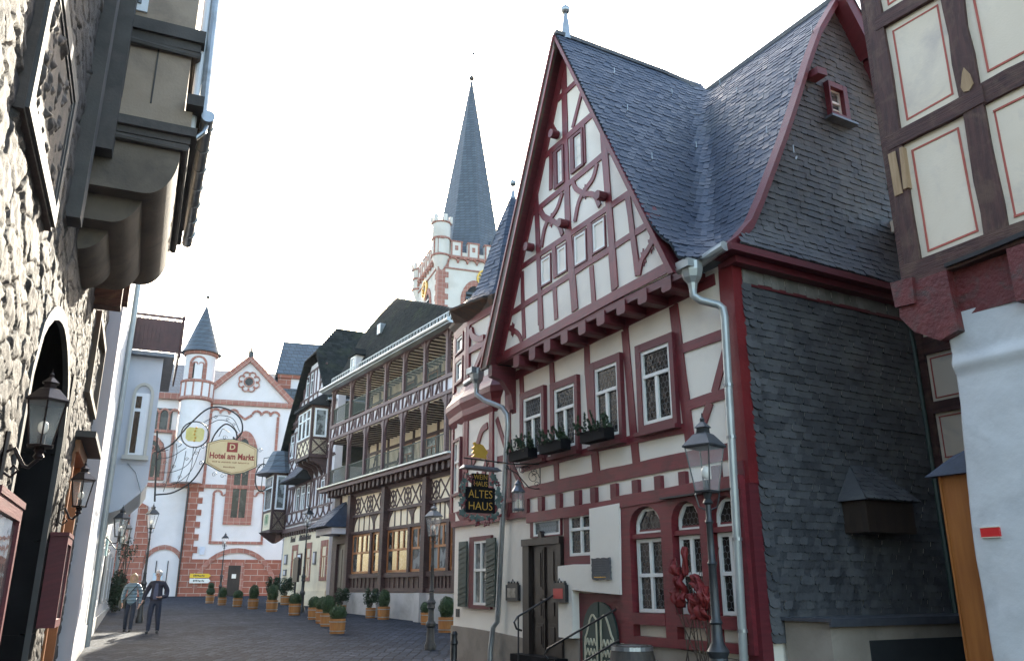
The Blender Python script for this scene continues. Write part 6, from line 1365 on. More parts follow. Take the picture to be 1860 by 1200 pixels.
# ---------------- wall boards on the old house
for (a0,a1,z0,z1),c_,lb in zip(DT['menu'],(M('menu_paper',(.5,.45,.36),(.12,.10,.08),6,.5,0),M('menu_red',(.42,.04,.04),(.5,.06,.05),4,.5,0)),('black iron menu case with pale card left of the main door','black iron menu case with red card right of the main door')):
    off=.16 if a0>4 else 0
    r=thing('menu_case',OHf(a0,z0,off),lb,'menu case'); g=MB(); g.box(OHf,a0,a1,z0,z1,off,off+.07); g.box(OHf,a0+.05,a1-.05,z1,z1+.03,off,off+.06)
    for k in range(4): a=a0+.06+k*(a1-a0-.12)/3; g.box(OHf,a-.015,a+.015,z1+.03,z1+.06,off+.02,off+.05)
    g.tube([OHf((a0+a1)/2-.05,z1+.03,off+.04),OHf((a0+a1)/2,z1+.1,off+.04),OHf((a0+a1)/2+.05,z1+.03,off+.04)],.008,5); g.build('case',iron,r)
    g=MB(); g.box(OHf,a0+.07,a1-.07,z0+.06,z1-.06,off+.07,off+.074); g.build('menu_card',c_,r)
a0,a1,z0,z1=DT['plaque'][0]; r=thing('plaque',OHf(a0,z0,.17),'dark slate plaque with scrolled corners and lines of writing on the plaster pier','plaque'); g=MB(); P=[]
for k in range(40):
    q=2*math.pi*k/40; cx,cz=(a0+a1)/2,(z0+z1)/2; x,z=math.cos(q),math.sin(q); m=max(abs(x),abs(z)); P.append((cx+x/m*(a1-a0)/2*(1+.03*math.sin(k*2.2)),cz+z/m*(z1-z0)/2*(1+.04*math.sin(k*1.7))))
g.fpoly(OHf,P,.16,.19); g.build('panel',slate_w,r)
for k in range(8): scribble('writing',OHf,a0+.06+.01*(k%3),a1-.06-.012*((k*2)%3),z1-.035-.036*k,.016,.191,gold if k==7 else leadcame,r,k)
a0,a1,z0,z1=DT['plaque'][1]; g=MB(); g.box(OHf,a0,a1,z0,z1,.0,.02); tag(g.build('wall_plate',iron,None),'small grey plate low on the white corner left of the shutters','plate')
# ---------------- flower boxes
for i,(a0,a1,z0,z1) in enumerate(DT['of_sur'][:3]):
    p=OHf((a0+a1)/2,z0+.12,.25); r=thing('flower_box',p,['evergreen window box under the first window, right of the date 1392','evergreen window box under the second window from the left','evergreen window box under the third window from the left'][i],'window box','evergreen window boxes')
    g=MB(); g.box(OHf,a0+.08,a1-.12,z0+.06,z0+.24,.16,.36); g.build('box',blackst,r)
    f=MB(); 
    for k in range(15):
        a=RN.uniform(a0+.05,a1-.08); o=RN.uniform(.16,.42); h=RN.uniform(.12,.34); c=OHf(a,z0+.22,o); tip=OHf(a+RN.uniform(-.16,.16),z0+.22+h,o+RN.uniform(-.02,.16))
        for q in range(26): t_=q/26; b=c.lerp(tip,t_); leaves(f,b,.04*(1.1-t_),2,.045,(1,1,1),.1)
    f.build('foliage',leafd,r)
# ---------------- hanging sign of the wine house
WSf=Fr(OHf(3.6,0,0).to_2d()[:],60.7)
sg=thing('hanging_sign',WSf(0,3.7,0),'ornate hanging sign reading WEIN HAUS ALTES HAUS with vine leaves on a wrought iron arm','sign')
g=MB(); g.tube([WSf(.02,3.80,0),WSf(-.6,3.76,0),WSf(-1.58,3.80,0)],.013,6); g.tube([WSf(.0,3.8,0),WSf(.0,3.3,0)],.013,6)
def scr(c,r,t0,t1,n=14,dec=.75): return [WSf(c[0]+r*(1-dec*k/n)*math.cos(t0+(t1-t0)*k/n),c[1]+r*(1-dec*k/n)*math.sin(t0+(t1-t0)*k/n),0) for k in range(n+1)]
g.tube([WSf(0,3.35,0),WSf(-.12,3.34,0),WSf(-.25,3.36,0),WSf(-.38,3.48,0),WSf(-.5,3.6,0),WSf(-.66,3.66,0),WSf(-.72,3.74,0)],.011,6)
for c,r_,t0,t1 in (((-.15,3.55),.13,0,9),((-.08,3.42),.06,0,7),((-.12,3.66),.07,3,10),((-.38,3.66),.08,1,8),((-.7,3.68),.045,0,7),((-.28,3.7),.05,0,6),((-.52,3.70),.05,2,9)): g.tube(scr(c,r_,t0,t1),.006,5)
g.tube([WSf(-1.42,3.78,0),WSf(-1.42,3.66,0)],.01,5); g.tube([WSf(-1.12,3.77,0),WSf(-1.12,3.66,0)],.01,5); g.build('iron_arm',iron,sg)
g=MB(); g.prism([WSf(-1.62,3.62,.12),WSf(-.86,3.6,.12),WSf(-.86,3.6,-.12),WSf(-1.62,3.62,-.12)],[WSf(-1.58,3.68,.03),WSf(-.92,3.67,.03),WSf(-.92,3.67,-.03),WSf(-1.58,3.68,-.03)]); g.build('canopy',lead,sg)
g=MB(); g.box(WSf,-1.54,-.96,2.86,3.30,-.03,.03); g.box(WSf,-1.41,-1.09,3.30,3.54,-.028,.028); bd=g.build('board',blackst,sg)
text('lettering','WEIN\nHAUS',WSf,-1.25,3.415,.032,.125,gold,bd,ext=.003,sx=.85,bold=-.001); text('lettering','ALTES',WSf,-1.25,3.175,.034,.2,gold,bd,ext=.004,sx=.88,bold=-.0025); text('lettering','HAUS',WSf,-1.25,2.97,.034,.2,gold,bd,ext=.004,sx=.95,bold=-.0025)
vine=M('vine_leaf_patina',(.05,.08,.07),(.13,.18,.165),8,.5,.2,metal=.2); gr_=M('grape_dark_red',(.12,.01,.015),(.2,.03,.03),8,.35,0)
g=MB(); g2=MB(); g3=MB()
def leafshape(c,s_,rot):
    P=[]
    for k in range(10): q=2*math.pi*k/10+rot; r_=s_*(1 if k%2==0 else .6); P.append((c[0]+r_*math.cos(q),c[1]+r_*math.sin(q)))
    return P
B_=[(-1.5,3.5),(-1.56,3.4),(-1.6,3.3),(-1.63,3.15),(-1.62,3.0),(-1.6,2.85),(-1.5,2.8),(-1.4,2.78),(-1.3,2.77),(-1.2,2.77),(-1.08,2.78),(-.98,2.8),(-.9,2.86),(-.87,3.0),(-.86,3.15),(-.88,3.3),(-.94,3.42),(-1.0,3.5),(-1.45,3.42),(-1.02,3.38),(-.9,3.22),(-1.57,3.22),(-1.58,3.08),(-.9,3.08)]
for k,c in enumerate(B_): g.fpoly(WSf,leafshape(c,.05+.015*(k%3),k),.0+.01*(k%3),.012+.01*(k%3))
for k,c in enumerate(B_[::2]+[(-1.3,2.72),(-1.15,2.72),(-1.02,3.46),(-1.48,3.47),(-1.35,2.72)]):
    for q in range(7): g2.ball(WSf(c[0]+RN.uniform(-.04,.04)+.03,c[1]-.03+RN.uniform(-.05,.03),RN.uniform(-.02,.04)),.019,6,4)
for s_ in (-1,1): g3.tube([WSf(-1.25+s_*.3,3.55,0),WSf(-1.25+s_*.39,3.3,0),WSf(-1.25+s_*.38,3.0,0),WSf(-1.25+s_*.3,2.8,0),WSf(-1.25,2.73,0)],.009,5)
g.build('vine_leaves',vine,sg); g2.build('grapes',gr_,sg); g3.build('vine_stem',iron,sg)
g=MB(); g.fpoly(WSf,[(-1.42,3.83),(-1.12,3.81),(-1.14,3.86),(-1.10,3.93),(-1.16,4.0),(-1.2,4.05),(-1.26,4.07),(-1.33,4.06),(-1.36,4.1),(-1.4,4.08),(-1.37,4.02),(-1.43,3.98),(-1.38,3.95),(-1.42,3.9),(-1.36,3.88)],-.015,.015); g.build('gilded_figure',gold,sg)
# small hanging lantern
r=thing('hanging_lantern',WSf(-.45,3.3,.02),'small octagonal lead lantern hanging beside the wine house sign','lantern')
c=WSf(-.47,2.93,.0); g=MB(); g.lathe(c,[(.10,.32),(.125,.33),(.12,.35),(.06,.44),(.055,.47),(.075,.475),(.02,.54),(.01,.56)],8); g.build('lantern_roof',lead,r); g=MB(); g.lathe(c,[(.10,0),(.11,.01),(.11,.03),(.10,.04)],8); g.build('lantern_floor',lead,r); g=MB()
for k in range(8): q=math.pi*k/4; g.tube([(c.x+.105*math.cos(q),c.y+.105*math.sin(q),c.z-.03),(c.x+.105*math.cos(q),c.y+.105*math.sin(q),c.z+.33)],.008,4)
g.build('lantern_bars',iron,r); g=MB(); g.lathe(c,[(.095,.03),(.095,.32)],8,cap=False); g.build('lantern_glass',tglass,r); g=MB(); g.lathe(c,[(.03,.04),(.03,.2)],8); g.build('candle',plaster_y,r)
# ---------------- hotel sign on the left bay
N27=Fr(LW(27,0,0).to_2d()[:],66.3)
hs=thing('hotel_sign',N27(.1,5.5,0),'cream Hotel am Markt sign hanging from a large scrolled wrought iron bracket','sign')
g=MB(); T=lambda pts,r_=.014:g.tube([N27(a,z,0) for a,z in pts],r_*1.35,5)
def sm(pts,n=5):
    P=[Vector(p) for p in pts]; P=[P[0]*2-P[1]]+P+[P[-1]*2-P[-2]]; Q=[]
    for i in range(1,len(P)-2):
        for j in range(n):
            t=j/n; a,b,c,d=P[i-1],P[i],P[i+1],P[i+2]; Q.append(tuple(.5*((2*b)+(c-a)*t+(2*a-5*b+4*c-d)*t*t+(3*b-a-3*c+d)*t**3)))
    return Q+[tuple(P[-2])]
T([(.12,6.15),(.3,4.05)],.02); T(sm([(.3,4.25),(.8,4.35),(1.3,4.75),(1.6,5.4),(1.75,6.1),(2.05,6.5),(2.35,6.35),(2.45,6.1)]),.018); T(sm([(.2,5.5),(.6,5.8),(1.0,6.4),(1.5,6.95),(2.0,7.0),(2.45,6.75),(2.58,6.35),(2.42,6.05),(2.32,6.12)]),.018)
for pts in ([(.2,5.3),(.6,5.4),(1.0,5.7)],[(.25,4.9),(.7,4.95),(1.1,5.2),(1.3,5.75)],[(.3,4.5),(.8,4.6),(1.2,5.0),(1.4,5.7)],[(.5,4.35),(.6,4.8),(.75,5.4),(.7,5.8)],[(.8,4.45),(.95,5.0),(1.0,5.6)],[(1.1,4.65),(1.2,5.1),(1.2,5.75)],[(.2,5.9),(.35,5.75),(.3,5.55),(.5,5.6)],[(1.4,6.5),(1.8,6.75),(2.25,6.7),(2.5,6.3)],[(1.5,6.4),(1.85,6.62),(2.2,6.55),(2.45,6.25)],[(1.9,6.1),(2.0,6.35),(2.2,6.25)],[(.6,5.75),(.7,5.9),(.85,5.8),(.75,5.7)]): T(sm(pts),.008)
for c in ((.5,4.6),(.9,4.8),(1.05,5.35),(.45,5.2),(1.75,6.7),(2.1,6.65),(2.3,6.5),(.7,5.1),(1.6,6.6),(1.3,5.55)): T([(c[0]+.06*(1-k/14)*math.cos(k*.7),c[1]+.06*(1-k/14)*math.sin(k*.7)) for k in range(12)],.006)
T([(1.2+.4*math.cos(k*math.pi/12),6.12+.4*math.sin(k*math.pi/12)) for k in range(25)],.016); T([(2.35,6.1),(2.33,5.98)],.02)
for sx_ in (-1,1):
    for c in ((2.33+sx_*.85,5.75),(2.33+sx_*.86,5.25),(2.33+sx_*.45,4.93),(2.33+sx_*.2,4.9),(2.33+sx_*.25,6.08)): T([(c[0]+.08*(1-k/16)*math.cos(k*.6*sx_),c[1]+.08*(1-k/16)*math.sin(k*.6)) for k in range(14)],.006)
g.build('scroll_bracket',iron,hs)
g=MB(); g.fpoly(N27,[(1.2+.31*math.cos(q),6.12+.31*math.sin(q)*.85) for q in [.55,.9,2.2,2.6,3.7,4.1,5.3,5.7]],-.012,.012); md=g.build('yellow_medallion',M('medallion_yellow',(.62,.55,.16),(.72,.66,.28),5,.5,.1),hs)
g=MB(); 
for k in range(5): g.ball(N27(1.2+.02*math.sin(k*2),5.92+k*.1,.015),.035,6,4)
g.build('medallion_ornament',gold,md)
g=MB(); bp_=[(1.57,5.88),(1.95,6.02),(2.33,6.05),(2.70,5.98),(3.09,5.80),(3.12,5.22),(2.75,5.02),(2.38,4.94),(2.0,5.04),(1.57,5.26)]
g.fpoly(N27,bp_,-.04,.03); sb=g.build('board',M('sign_edge_dark',(.04,.05,.035),(.06,.07,.05),4,.5,0),hs)
sc_=lambda k:[(2.34+(a-2.34)*k,5.5+(z-5.5)*k) for a,z in bp_]
g=MB(); g.fpoly(N27,sc_(.965),.03,.036); cream=M('sign_cream',(.72,.56,.30),(.78,.62,.36),3,.5,0); g.build('cream_field',cream,sb)
g=MB(); P=sc_(.90)
for p,q in zip(P,P[1:]+P[:1]): g.beam(N27,*p,*q,.012,.036,.039,rough=0)
g.build('border_line',winwood,sb)
sr=M('sign_red',(.28,.03,.02),(.34,.045,.03),4,.5,0)
g=MB(); g.box(N27,2.17,2.49,5.64,5.94,.036,.04); q_=g.build('emblem',sr,sb); text('emblem_letter','D',N27,2.33,5.79,.042,.24,cream,q_,ext=.002,bold=.006)
text('lettering','Hotel am Markt',N27,2.34,5.50,.038,.255,sr,sb,ext=.002,sx=.80,bold=.008); scribble('small_lettering',N27,1.78,2.92,5.32,.045,.037,winwood,sb,4); scribble('small_lettering',N27,2.12,2.52,5.17,.05,.037,winwood,sb,7)
# small oval sign of the gabled hotel
MS=Fr(MO(-11.6,0,.2).to_2d()[:],61); r=thing('oval_sign',MS(-.8,8.5,0),'small oval wrought iron guild sign hanging left of the gabled hotel','sign')
g=MB(); g.tube([MS(-1.0+.42*math.cos(k*math.pi/12),8.2+.85*math.sin(k*math.pi/12),0) for k in range(25)],.045,5); g.tube([MS(-1.0,9.05,0),MS(-1.0,9.4,0),MS(.2,9.7,0)],.03,5); g.tube([MS(-1,9.05,0),MS(-1,7.35,0)],.025,5); g.tube([MS(-1.3,8.4,0),MS(-.7,8.4,0)],.02,5); g.build('iron_ring',iron,r)
# direction signs at the church
for (a0,a1,z0,z1),c_,lb,tx in zip(DT['c_sign'][:2],(M('road_yellow',(.7,.45,.02),(.75,.5,.04),4,.5,0),white),('yellow arrow-shaped direction sign on the church wall','white arrow-shaped direction sign below the yellow one'),('Parkplatz','Rheinufer')):
    f=CHf.sh(.25); g=MB(); g.fpoly(f,[(a0,z0),(a1-.15,z0),(a1,(z0+z1)/2),(a1-.15,z1),(a0,z1)],0,.04); o=thing('direction_sign',f(a0,z0,0),lb,'direction sign','arrow signs by the church'); pl_=g.build('panel',c_,o); scribble('lettering',f,a0+.25,a1-.3,(z0+z1)/2,.13,.041,iron,o,len(tx))
    g=MB(); g.tube([f(a0+.3,z0-.05,-.05),f(a0+.3,z1+.05,-.05)],.03,6); g.build('bracket',zinc,o)
# freestanding menu stand by the hotel door
p=MO(-1.6,0,1.3); r=thing('menu_stand',(p.x,p.y,gz(p.y)),'dark free-standing menu case on a pole by the hotel entrance','menu stand'); f=MO.sh(1.3); g=MB(); g.tube([f(-1.6,gz(p.y),0),f(-1.6,2.0,0)],.05,8); g.build('pole',iron,r); g=MB(); g.box(f,-2.05,-1.15,1.9,3.0,-.06,.06); g.fpoly(f,[(-2.05,3.0),(-1.15,3.0),(-1.3,3.1),(-1.9,3.1)],-.05,.05); g.build('case',iron,r)
# roses and red cloth wraps in front of the arched windows
r=thing('wrapped_rose',OHf(8.15,0,.35),'bare rose bush with red cloth wraps in front of the arched windows','rose bush'); g=MB()
for k in range(12):
    a=8.1+RN.uniform(-.25,.3); P=[OHf(a,-.1,.35),OHf(a+RN.uniform(-.1,.1),.7,.4),OHf(a+RN.uniform(-.35,.45),1.2+RN.uniform(0,.9),.4+RN.uniform(-.1,.2))]; g.tube(P,.01,5,rr=[.012,.009,.004])
    q=P[1].lerp(P[2],.6); g.tube([q,q+Vector((RN.uniform(-.2,.2),RN.uniform(-.2,.2),.2))],.004,4)
g.build('stems',twig,r); cloth=M('red_cloth',(.15,.010,.010),(.22,.018,.016),5,.6,.3,15)
def clothm(c,prof,sx,seed,folds=7):
    m=MB(); n=30; i0=0; R_=random.Random(seed)
    for j,(rr,h) in enumerate(prof):
        for k in range(n):
            q=2*math.pi*k/n; w_=1+.28*math.sin(q*folds+j*.5)*(.3+j/len(prof))+.2*noise.noise(Vector((math.cos(q)*2,math.sin(q)*2,j*.4+seed))); m.vert(c(rr*math.cos(q)*w_*sx+.10*(j/len(prof))*R_.uniform(.9,1.1),h,rr*math.sin(q)*w_*.6))
    for j in range(len(prof)-1):
        for k in range(n): l=(k+1)%n; m.face((j*n+k,j*n+l,(j+1)*n+l,(j+1)*n+k))
    return m

def drape(pts,wd,seed,nm='red_cloth',amp=.05):
    """crumpled strip of cloth following pts (a,z,o) with widths wd"""
    m=MB(); Rr=random.Random(seed); n=len(pts); k=7; W_=14; I=[]
    for i in range(n-1):
        for j in range(k):
            t=j/k; p=Vector(pts[i]).lerp(Vector(pts[i+1]),t); w=wd[i]*(1-t)+wd[i+1]*t; I.append((p,w))
    for r_i,(p,w) in enumerate(I):
        p=Vector((8.1+(p.x-8.1)*.85,1.62+(p.y-1.62)*.82-.05,p.z)); w=w*.72
        for c in range(W_+1):
            u=c/W_*2-1; fo=math.sin(c*1.9+seed)*amp*.8+noise.noise(Vector((c*.35,r_i*.16,seed)))*amp*2.4
            m.vert(OHf(p.x+u*w,p.y-abs(u)*w*.25+noise.noise(Vector((c*.4,r_i*.2,seed+9)))*amp*1.2,p.z+fo+.10*(1-u*u)*w*3))
    for r_i in range(len(I)-1):
        for c in range(W_): b_=r_i*(W_+1)+c; m.face((b_,b_+1,b_+W_+2,b_+W_+1))
    o=m.build(nm,cloth,r,smooth=True); s=o.modifiers.new('thick','SOLIDIFY'); s.thickness=.006; return o
drape([(7.80,2.12,.5),(7.84,1.98,.52),(7.92,1.82,.5)],[.06,.12,.03],1); drape([(7.93,1.84,.5),(7.9,1.7,.5),(7.86,1.52,.5),(7.9,1.36,.48)],[.03,.13,.16,.05],2)
drape([(7.99,2.3,.45),(7.98,2.15,.45),(7.97,1.8,.46)],[.03,.06,.04],3,amp=.03)
drape([(8.16,1.86,.42),(8.26,1.72,.44),(8.36,1.6,.46),(8.44,1.5,.46)],[.05,.13,.16,.10],4); drape([(8.2,1.58,.5),(8.28,1.45,.5),(8.33,1.3,.48),(8.34,1.2,.46)],[.12,.2,.19,.12],5,amp=.06); drape([(8.44,1.66,.5),(8.47,1.5,.5),(8.42,1.35,.48)],[.04,.09,.05],6)
# climbing shrub at the end of the white row
r=thing('climbing_shrub',LW(42,gz(38),-.7),'dark leafy shrub climbing at the far end of the white house row','shrub'); g=MB(); 
for k in range(6): g.tube([LW(42,gz(38),-.7),LW(42+RN.uniform(-.5,.5),2.3,-.6+RN.uniform(-.2,.3)),LW(42+RN.uniform(-.5,.8),3.9+RN.uniform(-.8,.5),-.4+RN.uniform(-.3,.5))],.02,5)
g.build('branches',twig,r); g=MB(); c=LW(42,1.5,-.6); leaves(g,c,.7,2000,.1,(.6,.6,1.3),.2); leaves(g,LW(42,3.2,-.4),.6,260,.08,(.8,.7,1),.2); g.build('foliage',leafd,r)
# stacked garden chairs in the alley
def chair():
    r=thing('garden_chair',(0,0,0),'x','chair','stacked black garden chairs in the alley')
    for sx_ in (-1,1):
        g=MB(); g.tube([(sx_*.2,-.2,0),(sx_*.19,-.18,.44)],.011,5); g.build('leg',iron,r); g=MB(); g.tube([(sx_*.19,.22,0),(sx_*.18,.16,.44),(sx_*.17,.24,.7)],.011,5); g.build('leg',iron,r)
    g=MB(); g.lathe((0,0,.44),[(.21,0),(.22,.01),(.21,.02)],16)
    g.build('seat',iron,r); g=MB(); g.tube([(.17*math.cos(k*math.pi/10)*1.1,.24,.68+.2*math.sin(k*math.pi/10)) for k in range(11)],.011,5)
    for k in range(-3,4): g.tube([(k*.045,.19,.46),(k*.05,.24,.68+.2*math.sqrt(max(0,1-(k/4)**2)))],.005,4)
    g.build('backrest',iron,r); return r
ch0=chair(); first=True
for st_,(s_,o_) in enumerate(((2.3,1.5),(3.0,1.45))):
    for k in range(4):
        o=ch0 if first else copy_tree(ch0); first=False
        p=OSf(s_+k*.03,0,o_-k*.05); o.location=(p.x,p.y,.06+k*.11); o.rotation_euler=(rad(-4*k),0,rad(-29+180)); tag(o,f"black wire garden chair, {['bottom','second from bottom','second from top','top'][k]} of the {['nearer','further'][st_]} stack in the alley",'chair','stacked black garden chairs in the alley')
# ---------------- people
def skinmesh(name,V,E,mat,parent,sub=2,root=0,smooth_=True):
    """V: list of (x,y,z,r)"""
    bm=bmesh.new(); ly=bm.verts.layers.skin.verify(); vs=[]
    for i,(x,y,z,rr) in enumerate(V):
        v=bm.verts.new((x,y,z)); r_=rr if isinstance(rr,tuple) else (rr,rr); v[ly].radius=r_; v[ly].use_root=(i==root); vs.append(v)
    for a,b in E: bm.edges.new((vs[a],vs[b]))
    me=bpy.data.meshes.new(name); bm.to_mesh(me); bm.free()
    o=bpy.data.objects.new(name,me); COL.objects.link(o); s=o.modifiers.new('skin','SKIN'); s.use_smooth_shade=True; m=o.modifiers.new('sub','SUBSURF'); m.levels=sub; m.render_levels=sub
    dg=bpy.context.evaluated_depsgraph_get(); me2=bpy.data.meshes.new_from_object(o.evaluated_get(dg)); bpy.data.objects.remove(o); bpy.data.meshes.remove(me); me2.name=name
    me2.materials.clear(); me2.materials.append(mat); me2.polygons.foreach_set('use_smooth',[True]*len(me2.polygons)); o=bpy.data.objects.new(name,me2); COL.objects.link(o); o.parent=parent; return o
def chain(V,E,pts,frm=None):
    p=frm
    for q in pts: V.append(q); E.append((p,len(V)-1)) if p is not None else None; p=len(V)-1
    return p
def hand(V,E,w,d,up,side,s_=1):
    """w: wrist index; d: hand direction; side: thumb direction"""
    x,y,z,_=V[w]; W_=Vector((x,y,z)); d=Vector(d).normalized(); side=Vector(side).normalized(); cur=d.cross(side).normalized()
    V.append((*(W_+d*.045),.024)); E.append((w,len(V)-1)); pm=len(V)-1
    V.append((*(W_+d*.075),.022)); E.append((pm,len(V)-1)); kn=len(V)-1
    for k,(off,L_) in enumerate(((.027,.072),(.010,.082),(-.008,.076),(-.025,.06))):
        b=W_+d*.085+side*off; chain(V,E,[(*b,.0095),(*(b+d*L_*.5+cur*.008),.009),(*(b+d*L_*.85+cur*.028),.008)],kn)
    t0=W_+d*.03+side*.032; chain(V,E,[(*t0,.011),(*(t0+d*.03+side*.018),.0095),(*(t0+d*.055+side*.02+cur*.008),.0085)],pm)
def build_person(loc,rz,h,label,pose,mats,hair,jacket_pts,female=False):
    r=thing('person',loc,label,'person',rz=0); k=h/1.78
    S=lambda x,y,z,q: (x*k,y*k,z*k,(q[0]*k,q[1]*k) if isinstance(q,tuple) else q*k)
    V=[];E=[]
    V.append(S(0,0,.95,(.11,.08)))
    chain(V,E,[S(0,0,1.12,(.10,.07)),S(0,0,1.28,(.115,.075)),S(0,.0,1.42,(.10,.065)),S(0,-.01,1.50,.055),S(0,-.015,1.56,.056),S(0,-.02,1.63,(.072,.085)),S(0,-.02,1.70,(.075,.09)),S(0,-.015,1.755,(.05,.06))],0)
    for sx_,arm,leg in ((-1,pose['armR'],pose['legR']),(1,pose['armL'],pose['legL'])):
        e=chain(V,E,[S(sx_*.16,0,1.41,.05)]+[S(*q) for q in arm],3); wv=Vector(V[e][:3])-Vector(V[e-1][:3]); hand(V,E,e,wv,None,(-sx_*.3,-.9,0) )
        chain(V,E,[S(sx_*.09,0,.88,.09)]+[S(*q) for q in leg[:3]],0)
    b=skinmesh('body',V,E,skin,r,2)
    # nose, ears, eyes as small shapes of the head
    f=MB(); c=Vector((0,-.02*k,1.66*k))
    f.lathe(c+Vector((0,-.088*k,-.02*k)),[(.012*k,-.012*k),(.014*k,0),(.004*k,.03*k)],6); 
    for sx_ in (-1,1): f.ball(c+Vector((sx_*.078*k,.0,-.005*k)),.02*k,6,5,1.5)
    fo=f.build('nose_and_ears',skin,None); fo.parent=r
    f=MB(); 
    for sx_ in (-1,1): f.ball(c+Vector((sx_*.03*k,-.078*k,.012*k)),.010*k,6,5)
    f.box(Fr((c.x,c.y-.083*k),90),-.022*k,.022*k,c.z-.052*k,c.z-.046*k,-.004,.004); fo=f.build('eyes_and_mouth',mats['face'],None); fo.parent=r
    # trousers
    V=[];E=[]; V.append(S(0,0,1.05,(.14,.105))); chain(V,E,[S(0,0,.95,(.15,.115))],0)
    for sx_,leg in ((-1,pose['legR']),(1,pose['legL'])): 
        q=[(x,y,z,rr+.02) for x,y,z,rr in leg[:3]]; q[2]=(q[2][0],q[2][1],.035,q[2][3]); chain(V,E,[S(sx_*.085,0,.88,.105)]+[S(*t_) for t_ in q],1)
    skinmesh('trousers',V,E,mats['trousers'],r,2)
    # jacket
    V=[];E=[]; top=jacket_pts; V.append(S(0,0,1.15,top['waist'])); 
    chain(V,E,[S(0,0,1.0,top['hip'])]+([S(0,.0,.76,top['hem'])] if female else [S(0,0,.82,top['hem'])]),0); e=chain(V,E,[S(0,0,1.30,top['chest']),S(0,.005,1.43,(.14,.1)),S(0,.0,1.50,(.075,.07))],0)
    sh=len(V)-2
    for sx_,arm in ((-1,pose['armR']),(1,pose['armL'])): chain(V,E,[S(sx_*.17,0,1.41,.08)]+[S(x,y,z,rr+.03) for x,y,z,rr in arm[:-1]]+[S(arm[-1][0],arm[-1][1],arm[-1][2],arm[-1][3]+.018)],sh)
    j=skinmesh('jacket',V,E,mats['jacket'],r,2)
    # shoes
    for leg in (pose['legR'],pose['legL']):
        x,y,z,_=leg[2]; fx2,fy2,fz2,_=leg[3]; V=[];E=[]; V.append(S(x,y+.03,max(z-.02,.06),.05)); chain(V,E,[S(x,y-.05,max(fz2,.04),.048),S(fx2,fy2-.03,max(fz2,.035),.038)],0); skinmesh('shoe',V,E,mats['shoe'],r,1)
    hair(r,k,mats); r.rotation_euler=(0,0,rz); return r
def hair_w(r,k,mats):
    m=MB(); n=18
    for j in range(11):
        t_=j/10; z=1.80-.30*t_; rr=(.02+.098*math.sin(min(1,t_*2.2)*math.pi/2))*(1 if t_<.7 else 1-.15*(t_-.7))
        for q in range(n):
            a=2*math.pi*q/n; x,y=math.cos(a),math.sin(a); cut=.55 if (y<-.35 and t_>.35) else 1; m.vert(((x*rr*1.02)*k,(y*rr*cut*1.12-.0)*k,(z+.006*math.sin(q*5))*k))
    for j in range(10):
        for q in range(n): l=(q+1)%n; m.face((j*n+q,j*n+l,(j+1)*n+l,(j+1)*n+q))
    o=m.build('hair',mats['hair'],None,smooth=True); o.parent=r
def hair_m(r,k,mats):
    m=MB(); n=16
    for j in range(8):
        t_=j/7; z=1.795-.15*t_; rr=.015+.084*math.sin(min(1,t_*1.8)*math.pi/2)
        for q in range(n):
            a=2*math.pi*q/n; x,y=math.cos(a),math.sin(a); cut=.8 if (y<-.3 and t_>.3) else 1; m.vert((x*rr*k,(y*rr*cut*1.12-.005)*k,z*k))
    for j in range(7):
        for q in range(n): l=(q+1)%n; m.face((j*n+q,j*n+l,(j+1)*n+l,(j+1)*n+q))
    o=m.build('hair',mats['hair'],None,smooth=True); o.parent=r
mk=lambda n,c,c2,ro=.8,b=.3,bs=40: M(n,c,c2,6,ro,b,bs)
puff,t,b=base('puffer_blue'); tc=N(t,'ShaderNodeTexCoord'); wv=N(t,'ShaderNodeTexWave',wave_type='BANDS',bands_direction='Z'); wv.inputs['Scale'].default_value=3.2; L(t,tc.outputs['Object'],wv.inputs['Vector']); L(t,ramp(t,wv.outputs[0],[(0,(.13,.19,.23)),(.5,(.19,.27,.31))]).outputs[0],b.inputs['Base Color']); b.inputs['Roughness'].default_value=.45; bp=N(t,'ShaderNodeBump'); bp.inputs['Strength'].default_value=.8; bp.inputs['Distance'].default_value=.03; L(t,wv.outputs[0],bp.inputs['Height']); L(t,bp.outputs[0],b.inputs['Normal'])
md_={'jacket':puff,'trousers':mk('dark_jeans',(.012,.018,.035),(.025,.035,.06)),'shoe':mk('black_shoe',(.012,.012,.014),(.02,.02,.02),.5),'hair':mk('blonde_hair',(.34,.22,.12),(.45,.31,.18),.6,.6,60),'face':mk('face_dark',(.12,.05,.04),(.15,.06,.05))}
poseW={'armR':[(-.24,.03,1.22,.042),(-.27,.0,1.04,.034),(-.25,-.06,.86,.026)],'armL':[(.25,.02,1.22,.042),(.28,.02,1.02,.034),(.26,-.06,.83,.026)],
 'legR':[(-.10,-.02,.52,.062),(-.10,.0,.28,.05),(-.10,.08,.08,.038),(-.11,-.06,.03,.03)],'legL':[(.09,-.08,.52,.062),(.08,-.14,.28,.05),(.08,-.18,.08,.038),(.08,-.32,.04,.03)]}
jp={'waist':(.155,.125),'hip':(.175,.14),'hem':(.185,.145),'chest':(.165,.125)}
x,y=-11.72,26.75
pw=build_person((x,y,gz(y)),rad(18),1.70,'woman in a light blue quilted coat and dark jeans with a shoulder bag','walk' and poseW,md_,hair_w,jp,True); pw['label']='woman in a light blue quilted coat walking with a shoulder bag'
m=MB(); m.tube([(.16,-.02,1.40),(.05,-.165,1.25),(-.12,-.17,1.02),(-.24,-.10,.90)],.014,6); m.tube([(.16,-.02,1.40),(.0,.15,1.2),(-.24,.05,.92)],.014,6)
bg_=thing('shoulder_bag',(0,0,0),'dark green shoulder bag carried at the hip of the woman','bag'); mb_=m.build('strap',iron,None); mb_.parent=bg_
